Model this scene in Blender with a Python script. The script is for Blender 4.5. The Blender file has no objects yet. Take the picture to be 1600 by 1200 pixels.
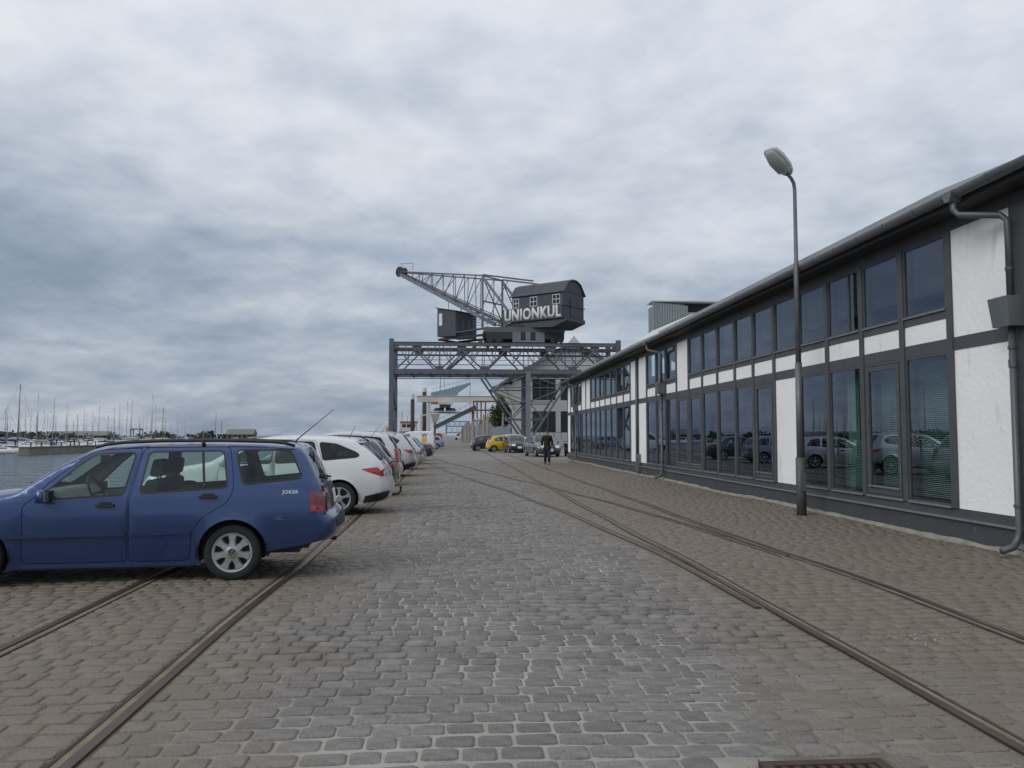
import bpy, bmesh, math, random
import numpy as np
from mathutils import Vector, Matrix
from mathutils.geometry import delaunay_2d_cdt
R = math.radians
random.seed(11)
rng = np.random.default_rng(11)
scene = bpy.context.scene
COL = scene.collection

# ------------------------------------------------------------------ camera
cam_d = bpy.data.cameras.new('camera')
cam_d.sensor_width = 36.0
cam_d.lens = 28.8
cam_d.clip_start = 0.05
cam_d.clip_end = 20000
cam = bpy.data.objects.new('camera', cam_d)
COL.objects.link(cam)
cam.location = (0, 0, 1.5)
cam.rotation_euler = (R(90) + math.atan(80 / 1280), 0, -R(4.11))
scene.camera = cam

# ------------------------------------------------------------------ world: overcast sky
SUN_AZ, SUN_EL = R(-125), R(34)          # azimuth measured from +Y towards +X
world = bpy.data.worlds.new('World')
scene.world = world
world.use_nodes = True
nt = world.node_tree
nt.nodes.clear()
def wn(t, **k):
    n = nt.nodes.new(t)
    for a, b in k.items():
        setattr(n, a, b)
    return n
def wl(a, b):
    nt.links.new(a, b)
def wmath(op, a, b=None, clamp=False):
    n = wn('ShaderNodeMath', operation=op, use_clamp=clamp)
    for i, v in enumerate((a, b)):
        if v is None:
            continue
        if isinstance(v, (int, float)):
            n.inputs[i].default_value = v
        else:
            wl(v, n.inputs[i])
    return n.outputs[0]
tc = wn('ShaderNodeTexCoord')
sep = wn('ShaderNodeSeparateXYZ')
wl(tc.outputs['Generated'], sep.inputs[0])
zz = wmath('ADD', wmath('MAXIMUM', sep.outputs[2], 0.0), 0.22)
comb = wn('ShaderNodeCombineXYZ')
wl(wmath('DIVIDE', sep.outputs[0], zz), comb.inputs[0])
wl(wmath('DIVIDE', sep.outputs[1], zz), comb.inputs[1])
def wnoise(scale, detail, rough, dist, off):
    mp = wn('ShaderNodeMapping')
    mp.inputs['Location'].default_value = off
    mp.inputs['Rotation'].default_value = (0, 0, 0.5)
    mp.inputs['Scale'].default_value = (1.0, 1.0, 1)
    wl(comb.outputs[0], mp.inputs[0])
    n = wn('ShaderNodeTexNoise')
    n.inputs['Scale'].default_value = scale
    n.inputs['Detail'].default_value = detail
    n.inputs['Roughness'].default_value = rough
    n.inputs['Distortion'].default_value = dist
    wl(mp.outputs[0], n.inputs['Vector'])
    return n.outputs[0]
n1 = wnoise(1.7, 9, 0.56, 0.12, (1.0, 31.2, 0))
n2 = wnoise(0.55, 3, 0.5, 0.2, (32.3, 19.9, 0))
n3 = wnoise(7.0, 6, 0.55, 0.1, (1.3, 9.4, 0))
mixn = wmath('ADD', wmath('ADD', wmath('MULTIPLY', n1, 0.46), wmath('MULTIPLY', n2, 0.38)), wmath('MULTIPLY', n3, 0.16))
mixn = wmath('ADD', mixn, wmath('MULTIPLY', wmath('SUBTRACT', sep.outputs[2], 0.17), 0.22))
ramp = wn('ShaderNodeValToRGB')
cr = ramp.color_ramp
cr.interpolation = 'B_SPLINE'
cr.elements[0].position = 0.34
cr.elements[0].color = (0.24, 0.31, 0.415, 1)
cr.elements[1].position = 0.66
cr.elements[1].color = (0.86, 0.89, 0.93, 1)
e = cr.elements.new(0.45); e.color = (0.39, 0.465, 0.575, 1)
e = cr.elements.new(0.54); e.color = (0.565, 0.63, 0.715, 1)
wl(mixn, ramp.inputs[0])
# the cloud deck is thinner, and so brighter, higher up (overcast luminance rises towards the zenith)
el = wn('ShaderNodeMapRange')
el.inputs[1].default_value = 0.0
el.inputs[2].default_value = 0.42
el.inputs[3].default_value = 0.82
el.inputs[4].default_value = 1.0
wl(sep.outputs[2], el.inputs[0])
vm = wn('ShaderNodeVectorMath', operation='SCALE')
wl(ramp.outputs[0], vm.inputs[0])
wl(el.outputs[0], vm.inputs['Scale'])
sky = wn('ShaderNodeTexSky')
sky.sky_type = 'NISHITA'
sky.sun_disc = False
sky.sun_elevation = SUN_EL
sky.sun_rotation = SUN_AZ
SKY_STRENGTH = 0.1
skx = wn('ShaderNodeVectorMath', operation='SCALE')      # cloud radiance on the scale of the physical sky
wl(vm.outputs[0], skx.inputs[0])
skx.inputs['Scale'].default_value = 1.0 / SKY_STRENGTH
mx = wn('ShaderNodeMix', data_type='RGBA')
mx.inputs[0].default_value = 0.94
wl(sky.outputs[0], mx.inputs[6])
wl(skx.outputs[0], mx.inputs[7])
bg = wn('ShaderNodeBackground')
bg.inputs['Strength'].default_value = SKY_STRENGTH
wl(mx.outputs[2], bg.inputs[0])
wo = wn('ShaderNodeOutputWorld')
wl(bg.outputs[0], wo.inputs[0])

sun_d = bpy.data.lights.new('sun', 'SUN')
sun_d.energy = 1.25
sun_d.angle = R(35)
sun_d.color = (1.0, 0.97, 0.93)
sun = bpy.data.objects.new('sun', sun_d)
COL.objects.link(sun)
sd = Vector((math.sin(SUN_AZ) * math.cos(SUN_EL), math.cos(SUN_AZ) * math.cos(SUN_EL), math.sin(SUN_EL)))
sun.rotation_euler = sd.to_track_quat('Z', 'Y').to_euler()

vs = scene.view_settings
vs.view_transform = 'Standard'
vs.look = 'None'
vs.exposure = 0.0
vs.gamma = 1.0
vs.use_curve_mapping = False
scene.cycles.max_bounces = 8
scene.cycles.transparent_max_bounces = 16

# ------------------------------------------------------------------ materials
MATS = {}
def mat(name, col, rough=0.6, metal=0.0, var=0.12, vscale=6.0, bump=0.0, bscale=40.0, coat=0.0, spec=0.5, island=0.0, dirt=None):
    """Principled material with noise-varied colour, optional bump, per-piece variation and dirt."""
    if name in MATS:
        return MATS[name]
    m = bpy.data.materials.new(name)
    MATS[name] = m
    m.use_nodes = True
    t = m.node_tree
    b = t.nodes['Principled BSDF']
    L = t.links.new
    co = t.nodes.new('ShaderNodeTexCoord')
    b.inputs['Roughness'].default_value = rough
    b.inputs['Metallic'].default_value = metal
    b.inputs['Specular IOR Level'].default_value = spec
    if coat:
        b.inputs['Coat Weight'].default_value = coat
        b.inputs['Coat Roughness'].default_value = 0.05
    no = t.nodes.new('ShaderNodeTexNoise')
    no.inputs['Scale'].default_value = vscale
    no.inputs['Detail'].default_value = 6
    no.inputs['Roughness'].default_value = 0.6
    L(co.outputs['Object'], no.inputs['Vector'])
    mr = t.nodes.new('ShaderNodeMapRange')
    mr.inputs[1].default_value = 0.25
    mr.inputs[2].default_value = 0.75
    mr.inputs[3].default_value = 1 - var
    mr.inputs[4].default_value = 1 + var
    L(no.outputs[0], mr.inputs[0])
    fac = mr.outputs[0]
    if island:
        ge = t.nodes.new('ShaderNodeNewGeometry')
        oi = t.nodes.new('ShaderNodeObjectInfo')
        ad = t.nodes.new('ShaderNodeMath'); ad.operation = 'ADD'
        L(ge.outputs['Random Per Island'], ad.inputs[0]); L(oi.outputs['Random'], ad.inputs[1])
        fr = t.nodes.new('ShaderNodeMath'); fr.operation = 'FRACT'
        L(ad.outputs[0], fr.inputs[0])
        m2 = t.nodes.new('ShaderNodeMapRange')
        m2.inputs[3].default_value = 1 - island
        m2.inputs[4].default_value = 1 + island
        L(fr.outputs[0], m2.inputs[0])
        mu = t.nodes.new('ShaderNodeMath'); mu.operation = 'MULTIPLY'
        L(fac, mu.inputs[0]); L(m2.outputs[0], mu.inputs[1])
        fac = mu.outputs[0]
    sc = t.nodes.new('ShaderNodeVectorMath'); sc.operation = 'SCALE'
    sc.inputs[0].default_value = col
    L(fac, sc.inputs['Scale'])
    out = sc.outputs[0]
    if dirt:
        dcol, dscale, lo, hi = dirt
        dn = t.nodes.new('ShaderNodeTexNoise')
        dn.inputs['Scale'].default_value = dscale
        dn.inputs['Detail'].default_value = 8
        dn.inputs['Roughness'].default_value = 0.65
        L(co.outputs['Object'], dn.inputs['Vector'])
        dr = t.nodes.new('ShaderNodeMapRange')
        dr.inputs[1].default_value = lo
        dr.inputs[2].default_value = hi
        L(dn.outputs[0], dr.inputs[0])
        dm = t.nodes.new('ShaderNodeMix'); dm.data_type = 'RGBA'
        L(dr.outputs[0], dm.inputs[0]); L(out, dm.inputs[6])
        dm.inputs[7].default_value = (*dcol, 1)
        out = dm.outputs[2]
    L(out, b.inputs['Base Color'])
    if bump:
        bn = t.nodes.new('ShaderNodeTexNoise')
        bn.inputs['Scale'].default_value = bscale
        bn.inputs['Detail'].default_value = 6
        L(co.outputs['Object'], bn.inputs['Vector'])
        bu = t.nodes.new('ShaderNodeBump')
        bu.inputs['Strength'].default_value = bump
        bu.inputs['Distance'].default_value = 0.02
        L(bn.outputs[0], bu.inputs['Height'])
        L(bu.outputs[0], b.inputs['Normal'])
    return m

def glass_mat(name, tint, ior=1.5, wav=0.0, wscale=1.5, rough=0.0, gloss=(0.93, 0.95, 1.0)):
    if name in MATS:
        return MATS[name]
    m = bpy.data.materials.new(name)
    MATS[name] = m
    m.use_nodes = True
    t = m.node_tree
    t.nodes.clear()
    L = t.links.new
    o = t.nodes.new('ShaderNodeOutputMaterial')
    mixs = t.nodes.new('ShaderNodeMixShader')
    tr = t.nodes.new('ShaderNodeBsdfTransparent'); tr.inputs[0].default_value = (*tint, 1)
    gl = t.nodes.new('ShaderNodeBsdfGlossy'); gl.inputs['Roughness'].default_value = rough
    gl.inputs[0].default_value = (*gloss, 1)
    fr = t.nodes.new('ShaderNodeFresnel')           # thin pane: the same reflectance from both faces
    ge = t.nodes.new('ShaderNodeNewGeometry')
    mi = t.nodes.new('ShaderNodeMix'); mi.data_type = 'FLOAT'
    L(ge.outputs['Backfacing'], mi.inputs[0]); mi.inputs[2].default_value = ior; mi.inputs[3].default_value = 1.0 / ior
    L(mi.outputs[0], fr.inputs[0])
    L(fr.outputs[0], mixs.inputs[0]); L(tr.outputs[0], mixs.inputs[1]); L(gl.outputs[0], mixs.inputs[2])
    if wav:
        co = t.nodes.new('ShaderNodeTexCoord')
        bn = t.nodes.new('ShaderNodeTexNoise')
        bn.inputs['Scale'].default_value = wscale
        bn.inputs['Detail'].default_value = 1
        L(co.outputs['Object'], bn.inputs['Vector'])
        bu = t.nodes.new('ShaderNodeBump'); bu.inputs['Strength'].default_value = wav; bu.inputs['Distance'].default_value = 0.02
        L(bn.outputs[0], bu.inputs['Height'])
        L(bu.outputs[0], gl.inputs['Normal'])
    L(mixs.outputs[0], o.inputs[0])
    return m

def emit_free(name):
    return MATS[name]

# ------------------------------------------------------------------ mesh helpers
class MB:
    def __init__(self):
        self.v = []
        self.f = []
    def add(self, vs, fs):
        o = len(self.v)
        self.v += [tuple(p) for p in vs]
        self.f += [tuple(i + o for i in q) for q in fs]
        return self
    def box(self, x0, x1, y0, y1, z0, z1):
        return self.add([(x0, y0, z0), (x1, y0, z0), (x1, y1, z0), (x0, y1, z0), (x0, y0, z1), (x1, y0, z1), (x1, y1, z1), (x0, y1, z1)],
                        [(0, 3, 2, 1), (4, 5, 6, 7), (0, 1, 5, 4), (1, 2, 6, 5), (2, 3, 7, 6), (3, 0, 4, 7)])
    def beam(self, p, q, w, h=None, up=(0, 0, 1)):
        h = h or w
        p = Vector(p); q = Vector(q)
        d = (q - p).normalized()
        u = Vector(up)
        if abs(d.dot(u)) > 0.97:
            u = Vector((0, 1, 0))
        s = d.cross(u).normalized()
        u = s.cross(d).normalized()
        vs = []
        for c in (p, q):
            for a, b in ((-1, -1), (1, -1), (1, 1), (-1, 1)):
                vs.append(c + s * (a * w / 2) + u * (b * h / 2))
        return self.add(vs, [(0, 1, 2, 3), (7, 6, 5, 4), (0, 4, 5, 1), (1, 5, 6, 2), (2, 6, 7, 3), (3, 7, 4, 0)])
    def tube(self, pts, r, n=8, caps=True):
        pts = [Vector(p) for p in pts]
        rs = r if isinstance(r, (list, tuple)) else [r] * len(pts)
        vs, fs = [], []
        prev = None
        for i, p in enumerate(pts):
            a = pts[max(i - 1, 0)]; b = pts[min(i + 1, len(pts) - 1)]
            d = (b - a).normalized()
            if prev is None:
                u = Vector((0, 0, 1)) if abs(d.z) < 0.9 else Vector((1, 0, 0))
                s = d.cross(u).normalized()
            else:
                s = (prev - d * prev.dot(d)).normalized()
            prev = s
            u = s.cross(d)
            for k in range(n):
                t = 2 * math.pi * k / n
                vs.append(p + s * (math.cos(t) * rs[i]) + u * (math.sin(t) * rs[i]))
        for i in range(len(pts) - 1):
            for k in range(n):
                a = i * n + k; b = i * n + (k + 1) % n
                fs.append((a, b, b + n, a + n))
        if caps:
            fs.append(tuple(range(n - 1, -1, -1)))
            fs.append(tuple(range((len(pts) - 1) * n, len(pts) * n)))
        return self.add(vs, fs)
    def lathe(self, prof, c=(0, 0, 0), axis='z', n=20):
        """prof: (radius, height) pairs turned about an axis through c."""
        vs, fs = [], []
        for r, h in prof:
            for k in range(n):
                t = 2 * math.pi * k / n
                a, b = r * math.cos(t), r * math.sin(t)
                if axis == 'z': p = (c[0] + a, c[1] + b, c[2] + h)
                elif axis == 'y': p = (c[0] + a, c[1] + h, c[2] + b)
                else: p = (c[0] + h, c[1] + a, c[2] + b)
                vs.append(p)
        for i in range(len(prof) - 1):
            for k in range(n):
                a = i * n + k; b = i * n + (k + 1) % n
                fs.append((a, b, b + n, a + n))
        return self.add(vs, fs)
    def prism(self, poly, d0, d1, axis='y'):
        """closed polygon extruded along an axis; poly is in the other two coordinates in xyz order."""
        n = len(poly)
        def P(a, b, d):
            return {'y': (a, d, b), 'x': (d, a, b), 'z': (a, b, d)}[axis]
        vs = [P(a, b, d0) for a, b in poly] + [P(a, b, d1) for a, b in poly]
        fs = [tuple(range(n)), tuple(range(2 * n - 1, n - 1, -1))]
        for i in range(n):
            j = (i + 1) % n
            fs.append((i, i + n, j + n, j))
        return self.add(vs, fs)
    def loft(self, rings, close=True, cap=True):
        n = len(rings[0])
        vs = [p for r in rings for p in r]
        fs = []
        for i in range(len(rings) - 1):
            for k in range(n if close else n - 1):
                a = i * n + k; b = i * n + (k + 1) % n
                fs.append((a, b, b + n, a + n))
        if cap and close:
            fs.append(tuple(range(n - 1, -1, -1)))
            fs.append(tuple(range((len(rings) - 1) * n, len(rings) * n)))
        return self.add(vs, fs)
    def mesh(self, name, smooth=False, fix=True):
        me = bpy.data.meshes.new(name)
        me.from_pydata(self.v, [], self.f)
        if fix:
            bm = bmesh.new(); bm.from_mesh(me)
            bmesh.ops.recalc_face_normals(bm, faces=bm.faces)
            bm.to_mesh(me); bm.free()
        if smooth:
            me.shade_smooth()
        me.update()
        return me
    def build(self, name, m, parent=None, smooth=False, label=None, fix=True):
        return link(name, self.mesh(name, smooth, fix), m, parent, label)

def link(name, me, m, parent=None, label=None):
    o = bpy.data.objects.new(name, me)
    if m is not None and me is not None and len(me.materials) == 0:
        me.materials.append(m)
    COL.objects.link(o)
    if parent is not None:
        o.parent = parent
    if label:
        o['label'] = label
    return o
def thing(name, label, cat, loc=(0, 0, 0), rz=0.0, group=None):
    o = bpy.data.objects.new(name, None)
    o.empty_display_size = 0.2
    COL.objects.link(o)
    o.location = loc
    o.rotation_euler = (0, 0, rz)
    o['label'] = label
    o['category'] = cat
    if group:
        o['group'] = group
    return o
def tag(o, label, cat, group=None):
    o['label'] = label; o['category'] = cat
    if group: o['group'] = group
    return o
def structure(o):
    o['kind'] = 'structure'
    return o
def copy_tree(o, parent=None):
    c = o.copy()
    COL.objects.link(c)
    c.parent = parent
    for ch in list(o.children):
        copy_tree(ch, c)
    return c
_boxmesh = {}
def beam_part(name, p, q, w, h, m, parent, up=(0, 0, 1)):
    return MB().beam(p, q, w, h, up).build(name, m, parent, fix=False)
def text_mesh(s, size, depth=0.0, bold=False, spacing=1.0, xscale=1.0):
    cu = bpy.data.curves.new('lettering', 'FONT')
    cu.body = s
    cu.size = size
    cu.extrude = depth
    cu.space_character = spacing
    if bold: cu.offset = size * 0.022 * float(bold)
    cu.resolution_u = 3
    o = bpy.data.objects.new('lettering', cu)
    COL.objects.link(o)
    dg = bpy.context.evaluated_depsgraph_get()
    me = bpy.data.meshes.new_from_object(o.evaluated_get(dg))
    COL.objects.unlink(o)
    bpy.data.objects.remove(o)
    if xscale != 1:
        for v in me.vertices: v.co.x *= xscale
    me.materials.clear()
    return me
def fillet(poly, r, n=4):
    """round the corners of a polygon."""
    out = []
    N = len(poly)
    for i in range(N):
        p0 = Vector(poly[i - 1]); p = Vector(poly[i]); p1 = Vector(poly[(i + 1) % N])
        a = (p0 - p); b = (p1 - p)
        rr = min(r, a.length * 0.45, b.length * 0.45)
        a.normalize(); b.normalize()
        A = p + a * rr; B = p + b * rr
        for k in range(n + 1):
            t = k / n
            q = A * (1 - t) ** 2 + p * 2 * t * (1 - t) + B * t * t
            out.append((q.x, q.y))
    return out
def inset(poly, d):
    """shrink a polygon by d (positive = inwards)."""
    N = len(poly)
    area = sum(poly[i][0] * poly[(i + 1) % N][1] - poly[(i + 1) % N][0] * poly[i][1] for i in range(N))
    s = 1 if area > 0 else -1
    out = []
    for i in range(N):
        p0 = Vector(poly[i - 1]); p = Vector(poly[i]); p1 = Vector(poly[(i + 1) % N])
        a = (p - p0); b = (p1 - p)
        if a.length < 1e-7: a = b
        if b.length < 1e-7: b = a
        a.normalize(); b.normalize()
        na = Vector((-a.y, a.x)) * s; nb = Vector((-b.y, b.x)) * s
        m = (na + nb)
        if m.length < 1e-6: m = na
        m.normalize()
        k = d / max(0.5, m.dot(na))
        q = p + m * k
        out.append((q.x, q.y))
    return out
def inpoly(px, pz, poly):
    px = np.asarray(px); pz = np.asarray(pz)
    c = np.zeros(px.shape, bool)
    N = len(poly)
    for i in range(N):
        x0, z0 = poly[i]; x1, z1 = poly[(i + 1) % N]
        if z0 == z1: continue
        k = ((z0 > pz) != (z1 > pz)) & (px < (x1 - x0) * (pz - z0) / (z1 - z0) + x0)
        c ^= k
    return c
# ------------------------------------------------------------------ setting: quay, paving, rails, water
QX = -8.6            # quay edge
WZ = -1.9            # water level
def undul(x, y):
    return (0.010 * np.sin(0.9 * x + 0.5 * y) + 0.008 * np.sin(0.35 * x - 0.8 * y + 1.0) + 0.006 * np.sin(1.9 * x + 1.3 * y + 2.0)
            - 0.018 * np.exp(-((x - 1.5) ** 2 / 0.5 + (y - 8.2) ** 2 / 2.0)) - 0.015 * np.exp(-((x - 0.4) ** 2 / 1.5 + (y - 17) ** 2 / 12.0)))

def lane_mix(m, side_col, amount):
    """brown soil and rust staining along the tracks and the wall foot, clean worn stone in the driving lane."""
    t = m.node_tree; L = t.links.new
    b = t.nodes['Principled BSDF']
    src = b.inputs['Base Color'].links[0].from_socket
    ge = t.nodes.new('ShaderNodeNewGeometry')
    sp_ = t.nodes.new('ShaderNodeSeparateXYZ'); L(ge.outputs['Position'], sp_.inputs[0])
    su = t.nodes.new('ShaderNodeMath'); su.operation = 'SUBTRACT'; L(sp_.outputs[0], su.inputs[0]); su.inputs[1].default_value = 0.55
    ab = t.nodes.new('ShaderNodeMath'); ab.operation = 'ABSOLUTE'; L(su.outputs[0], ab.inputs[0])
    no = t.nodes.new('ShaderNodeTexNoise'); no.inputs['Scale'].default_value = 0.7; no.inputs['Detail'].default_value = 6
    L(ge.outputs['Position'], no.inputs['Vector'])
    m1 = t.nodes.new('ShaderNodeMath'); m1.operation = 'MULTIPLY_ADD'; L(no.outputs[0], m1.inputs[0]); m1.inputs[1].default_value = 2.6; L(ab.outputs[0], m1.inputs[2])
    mr = t.nodes.new('ShaderNodeMapRange'); mr.interpolation_type = 'SMOOTHSTEP'
    L(m1.outputs[0], mr.inputs[0]); mr.inputs[1].default_value = 2.0; mr.inputs[2].default_value = 4.0; mr.inputs[3].default_value = 0; mr.inputs[4].default_value = amount
    mx_ = t.nodes.new('ShaderNodeMix'); mx_.data_type = 'RGBA'
    L(mr.outputs[0], mx_.inputs[0]); L(src, mx_.inputs[6]); mx_.inputs[7].default_value = (*side_col, 1)
    L(mx_.outputs[2], b.inputs['Base Color'])
    return m
def broken(x, y):
    return (np.exp(-((x - 1.6) ** 2 / 0.35 + (y - 7.6) ** 2 / 1.2)) + np.exp(-((x - 2.3) ** 2 / 0.2 + (y - 6.3) ** 2 / 0.25)) + 0.8 * np.exp(-((x - 0.3) ** 2 / 1.3 + (y - 16.5) ** 2 / 9.0))
            + np.exp(-((x + 0.9) ** 2 / 0.25 + (y - 6.0) ** 2 / 0.5)) + 0.7 * np.exp(-((x - 5.6) ** 2 / 0.7 + (y - 9.0) ** 2 / 4.0)))
def bed_material():
    m = mat('sand_joint', (0.36, 0.335, 0.295), 0.95, var=0.35, vscale=1.6, bump=0.5, bscale=120, dirt=((0.15, 0.135, 0.105), 0.8, 0.48, 0.62))
    return lane_mix(m, (0.135, 0.108, 0.072), 0.85)
def far_paving():
    m = bpy.data.materials.new('far_setts')
    m.use_nodes = True
    t = m.node_tree; b = t.nodes['Principled BSDF']; L = t.links.new
    co = t.nodes.new('ShaderNodeTexCoord')
    br = t.nodes.new('ShaderNodeTexBrick')
    br.inputs['Scale'].default_value = 1.0
    br.inputs['Brick Width'].default_value = 0.20
    br.inputs['Row Height'].default_value = 0.155
    br.inputs['Mortar Size'].default_value = 0.012
    br.inputs['Color1'].default_value = (0.16, 0.146, 0.132, 1)
    br.inputs['Color2'].default_value = (0.185, 0.17, 0.155, 1)
    br.inputs['Mortar'].default_value = (0.215, 0.20, 0.18, 1)
    L(co.outputs['Object'], br.inputs['Vector'])
    no = t.nodes.new('ShaderNodeTexNoise'); no.inputs['Scale'].default_value = 0.25; no.inputs['Detail'].default_value = 6
    L(co.outputs['Object'], no.inputs['Vector'])
    mr = t.nodes.new('ShaderNodeMapRange'); mr.inputs[1].default_value = 0.3; mr.inputs[2].default_value = 0.7; mr.inputs[3].default_value = 0.8; mr.inputs[4].default_value = 1.15
    L(no.outputs[0], mr.inputs[0])
    sc = t.nodes.new('ShaderNodeVectorMath'); sc.operation = 'SCALE'
    L(br.outputs[0], sc.inputs[0]); L(mr.outputs[0], sc.inputs['Scale'])
    L(sc.outputs[0], b.inputs['Base Color'])
    b.inputs['Roughness'].default_value = 0.8
    bu = t.nodes.new('ShaderNodeBump'); bu.inputs['Strength'].default_value = 0.5; bu.inputs['Distance'].default_value = 0.01; bu.invert = True
    L(br.outputs['Fac'], bu.inputs['Height']); L(bu.outputs[0], b.inputs['Normal'])
    return m
M_bed = bed_material()
M_cob = lane_mix(mat('granite_sett', (0.168, 0.156, 0.150), 0.64, var=0.36, vscale=9.0, bump=0.7, bscale=48, island=0.2, dirt=((0.105, 0.092, 0.075), 0.9, 0.54, 0.74)), (0.168, 0.134, 0.092), 0.72)
M_steel = mat('worn_rail_steel', (0.10, 0.066, 0.052), 0.42, metal=0.55, var=0.3, vscale=3.0, bump=0.15, bscale=60)
M_gsand = mat('groove_sand', (0.20, 0.172, 0.115), 0.95, var=0.35, vscale=4, bump=0.5, bscale=90, dirt=((0.12, 0.10, 0.07), 1.2, 0.5, 0.65))
M_rust = mat('rusty_rail', (0.062, 0.042, 0.036), 0.8, metal=0.2, var=0.4, vscale=5.0, bump=0.3, bscale=60)
M_conc = mat('quay_concrete', (0.27, 0.26, 0.245), 0.85, var=0.25, vscale=1.2, bump=0.3, bscale=25)

# rails as functions of y:  x(y)
STRAIGHT = [-3.15, -1.74, 2.75, 4.24]
CA = [(2.0, 2.69), (6, 2.68), (10.4, 2.57), (14.35, 2.3), (17.84, 1.98), (21.2, 1.57), (24.5, 1.08), (30.3, 0.27), (38, -0.68), (46.2, -1.62), (58, -2.6), (75, -3.05), (100, -3.12)]
CB = [(2.0, 4.2), (8.7, 4.17), (13.1, 4.02), (16.1, 3.77), (18.9, 3.46), (24.15, 2.72), (30, 1.92), (37.5, 0.85), (47, -0.45), (57, -1.35), (75, -1.66), (100, -1.71)]
def curve_x(C, y):
    ys = [p[0] for p in C]; xs = [p[1] for p in C]
    return float(np.interp(y, ys, xs))
def smooth_curve(C, n=4):
    out = []
    P = [Vector((b, a)) for a, b in C]
    for i in range(len(P) - 1):
        p0 = P[max(i - 1, 0)]; p1 = P[i]; p2 = P[i + 1]; p3 = P[min(i + 2, len(P) - 1)]
        for k in range(n):
            t = k / n
            q = 0.5 * (2 * p1 + (p2 - p0) * t + (2 * p0 - 5 * p1 + 4 * p2 - p3) * t * t + (3 * p1 - p0 - 3 * p2 + p3) * t ** 3)
            out.append((q.x, q.y))
    out.append((P[-1].x, P[-1].y))
    return out
RAIL_LINES = [[(x, 1.0), (x, 130.0)] for x in STRAIGHT]
SA = smooth_curve(CA); SB = smooth_curve(CB)
def sx(S, y):
    return float(np.interp(y, [p[1] for p in S], [p[0] for p in S]))

# bed under the setts, then the far paving; both belong to the quay ground
bm_ = MB()
xs = np.linspace(QX + 0.5, 7.2, 70); ys = np.linspace(-12, 46.0, 230)
gv = [(float(x), float(y), float(undul(x, y)) - 0.0085 - 0.022 * float(broken(x, y))) for y in ys for x in xs]
gf = [(j * 70 + i, j * 70 + i + 1, (j + 1) * 70 + i + 1, (j + 1) * 70 + i) for j in range(229) for i in range(69)]
bm_.add(gv, gf)
ground = structure(bm_.build('ground', M_bed, fix=False, smooth=True))
far = MB().add([(QX + 0.5, 46.0, -0.004), (7.2, 46.0, -0.004), (7.2, 560, -0.004), (QX + 0.5, 560, -0.004)], [(0, 1, 2, 3)])
far.add([(7.2, -12, -0.008), (2500, -12, -0.008), (2500, 560, -0.008), (7.2, 560, -0.008)], [(0, 1, 2, 3)])
far.add([(-60, -300, -0.008), (2500, -300, -0.008), (2500, -12, -0.008), (-60, -12, -0.008)], [(0, 1, 2, 3)])
far.build('paving', far_paving(), ground, fix=False)
# quay edge: coping stones and wall
cop = structure(MB().box(QX - 3.0, QX + 0.0, -300, 600, -6, -2.6).build('quay_footing', M_conc))
qw = structure(MB().box(QX, QX + 0.2, -12, 560, -6, -0.05).build('quay_wall', M_conc))
nst = 0
for k in range(110):
    y0 = -12 + k * 1.5
    if y0 > 100: break
    MB().box(QX - 0.04, QX + 0.495, y0 + 0.006, y0 + 1.494, -0.35, 0.10).build('coping_stone', M_conc, qw)
MB().box(QX - 0.04, QX + 0.495, 102.1, 560, -0.35, 0.10).build('coping', M_conc, qw)

# setts: rows run across the quay; each row is filled between the rails
def sett_ring(hx, hy, c, n8):
    if n8:
        return [(-hx + c, -hy), (hx - c, -hy), (hx, -hy + c), (hx, hy - c), (hx - c, hy), (-hx + c, hy), (-hx, hy - c), (-hx, -hy + c)]
    return [(-hx, -hy), (hx, -hy), (hx, hy), (-hx, hy)]
PX, PY = 0.192, 0.162
rows = []
y = 1.2
while y < 46.0:
    rows.append(y); y += PY * random.uniform(0.93, 1.07)
near_items = []
SV, SF = [], []
nv = 0
def add_sett(x, y, hx, hy, n8, z, tx, ty, rot):
    global nv
    c = min(hx, hy) * 0.24
    j = lambda s: random.uniform(-s, s)
    top = 0.013
    rings = []
    for ins, zz_, jit in ((0.0, -0.045, 0.0), (0.001, -0.007, 0.005), (0.010, 0.0, 0.005)):
        rings.append([(a * (1 - ins / hx) + j(jit), b * (1 - ins / hy) + j(jit), zz_) for a, b in sett_ring(hx, hy, c, n8)])
    n = len(rings[0])
    cs, sn = math.cos(rot), math.sin(rot)
    for r_ in rings:
        for a, b, h in r_:
            SV.append((x + a * cs - b * sn, y + a * sn + b * cs, z + h + (a * tx + b * ty if h > -0.04 else 0)))
    SV.append((x, y, z + 0.002))
    for i in range(2):
        for k in range(n):
            a = nv + i * n + k; b = nv + i * n + (k + 1) % n
            SF.append((a, b, b + n, a + n))
    ctr = nv + 3 * n
    for k in range(n):
        SF.append((nv + 2 * n + k, nv + 2 * n + (k + 1) % n, ctr))
    nv += 3 * n + 1
GRATE = (1.40, 1.98, 3.28, 3.76)
ca, sa = math.cos(R(4.11)), math.sin(R(4.11))
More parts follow.
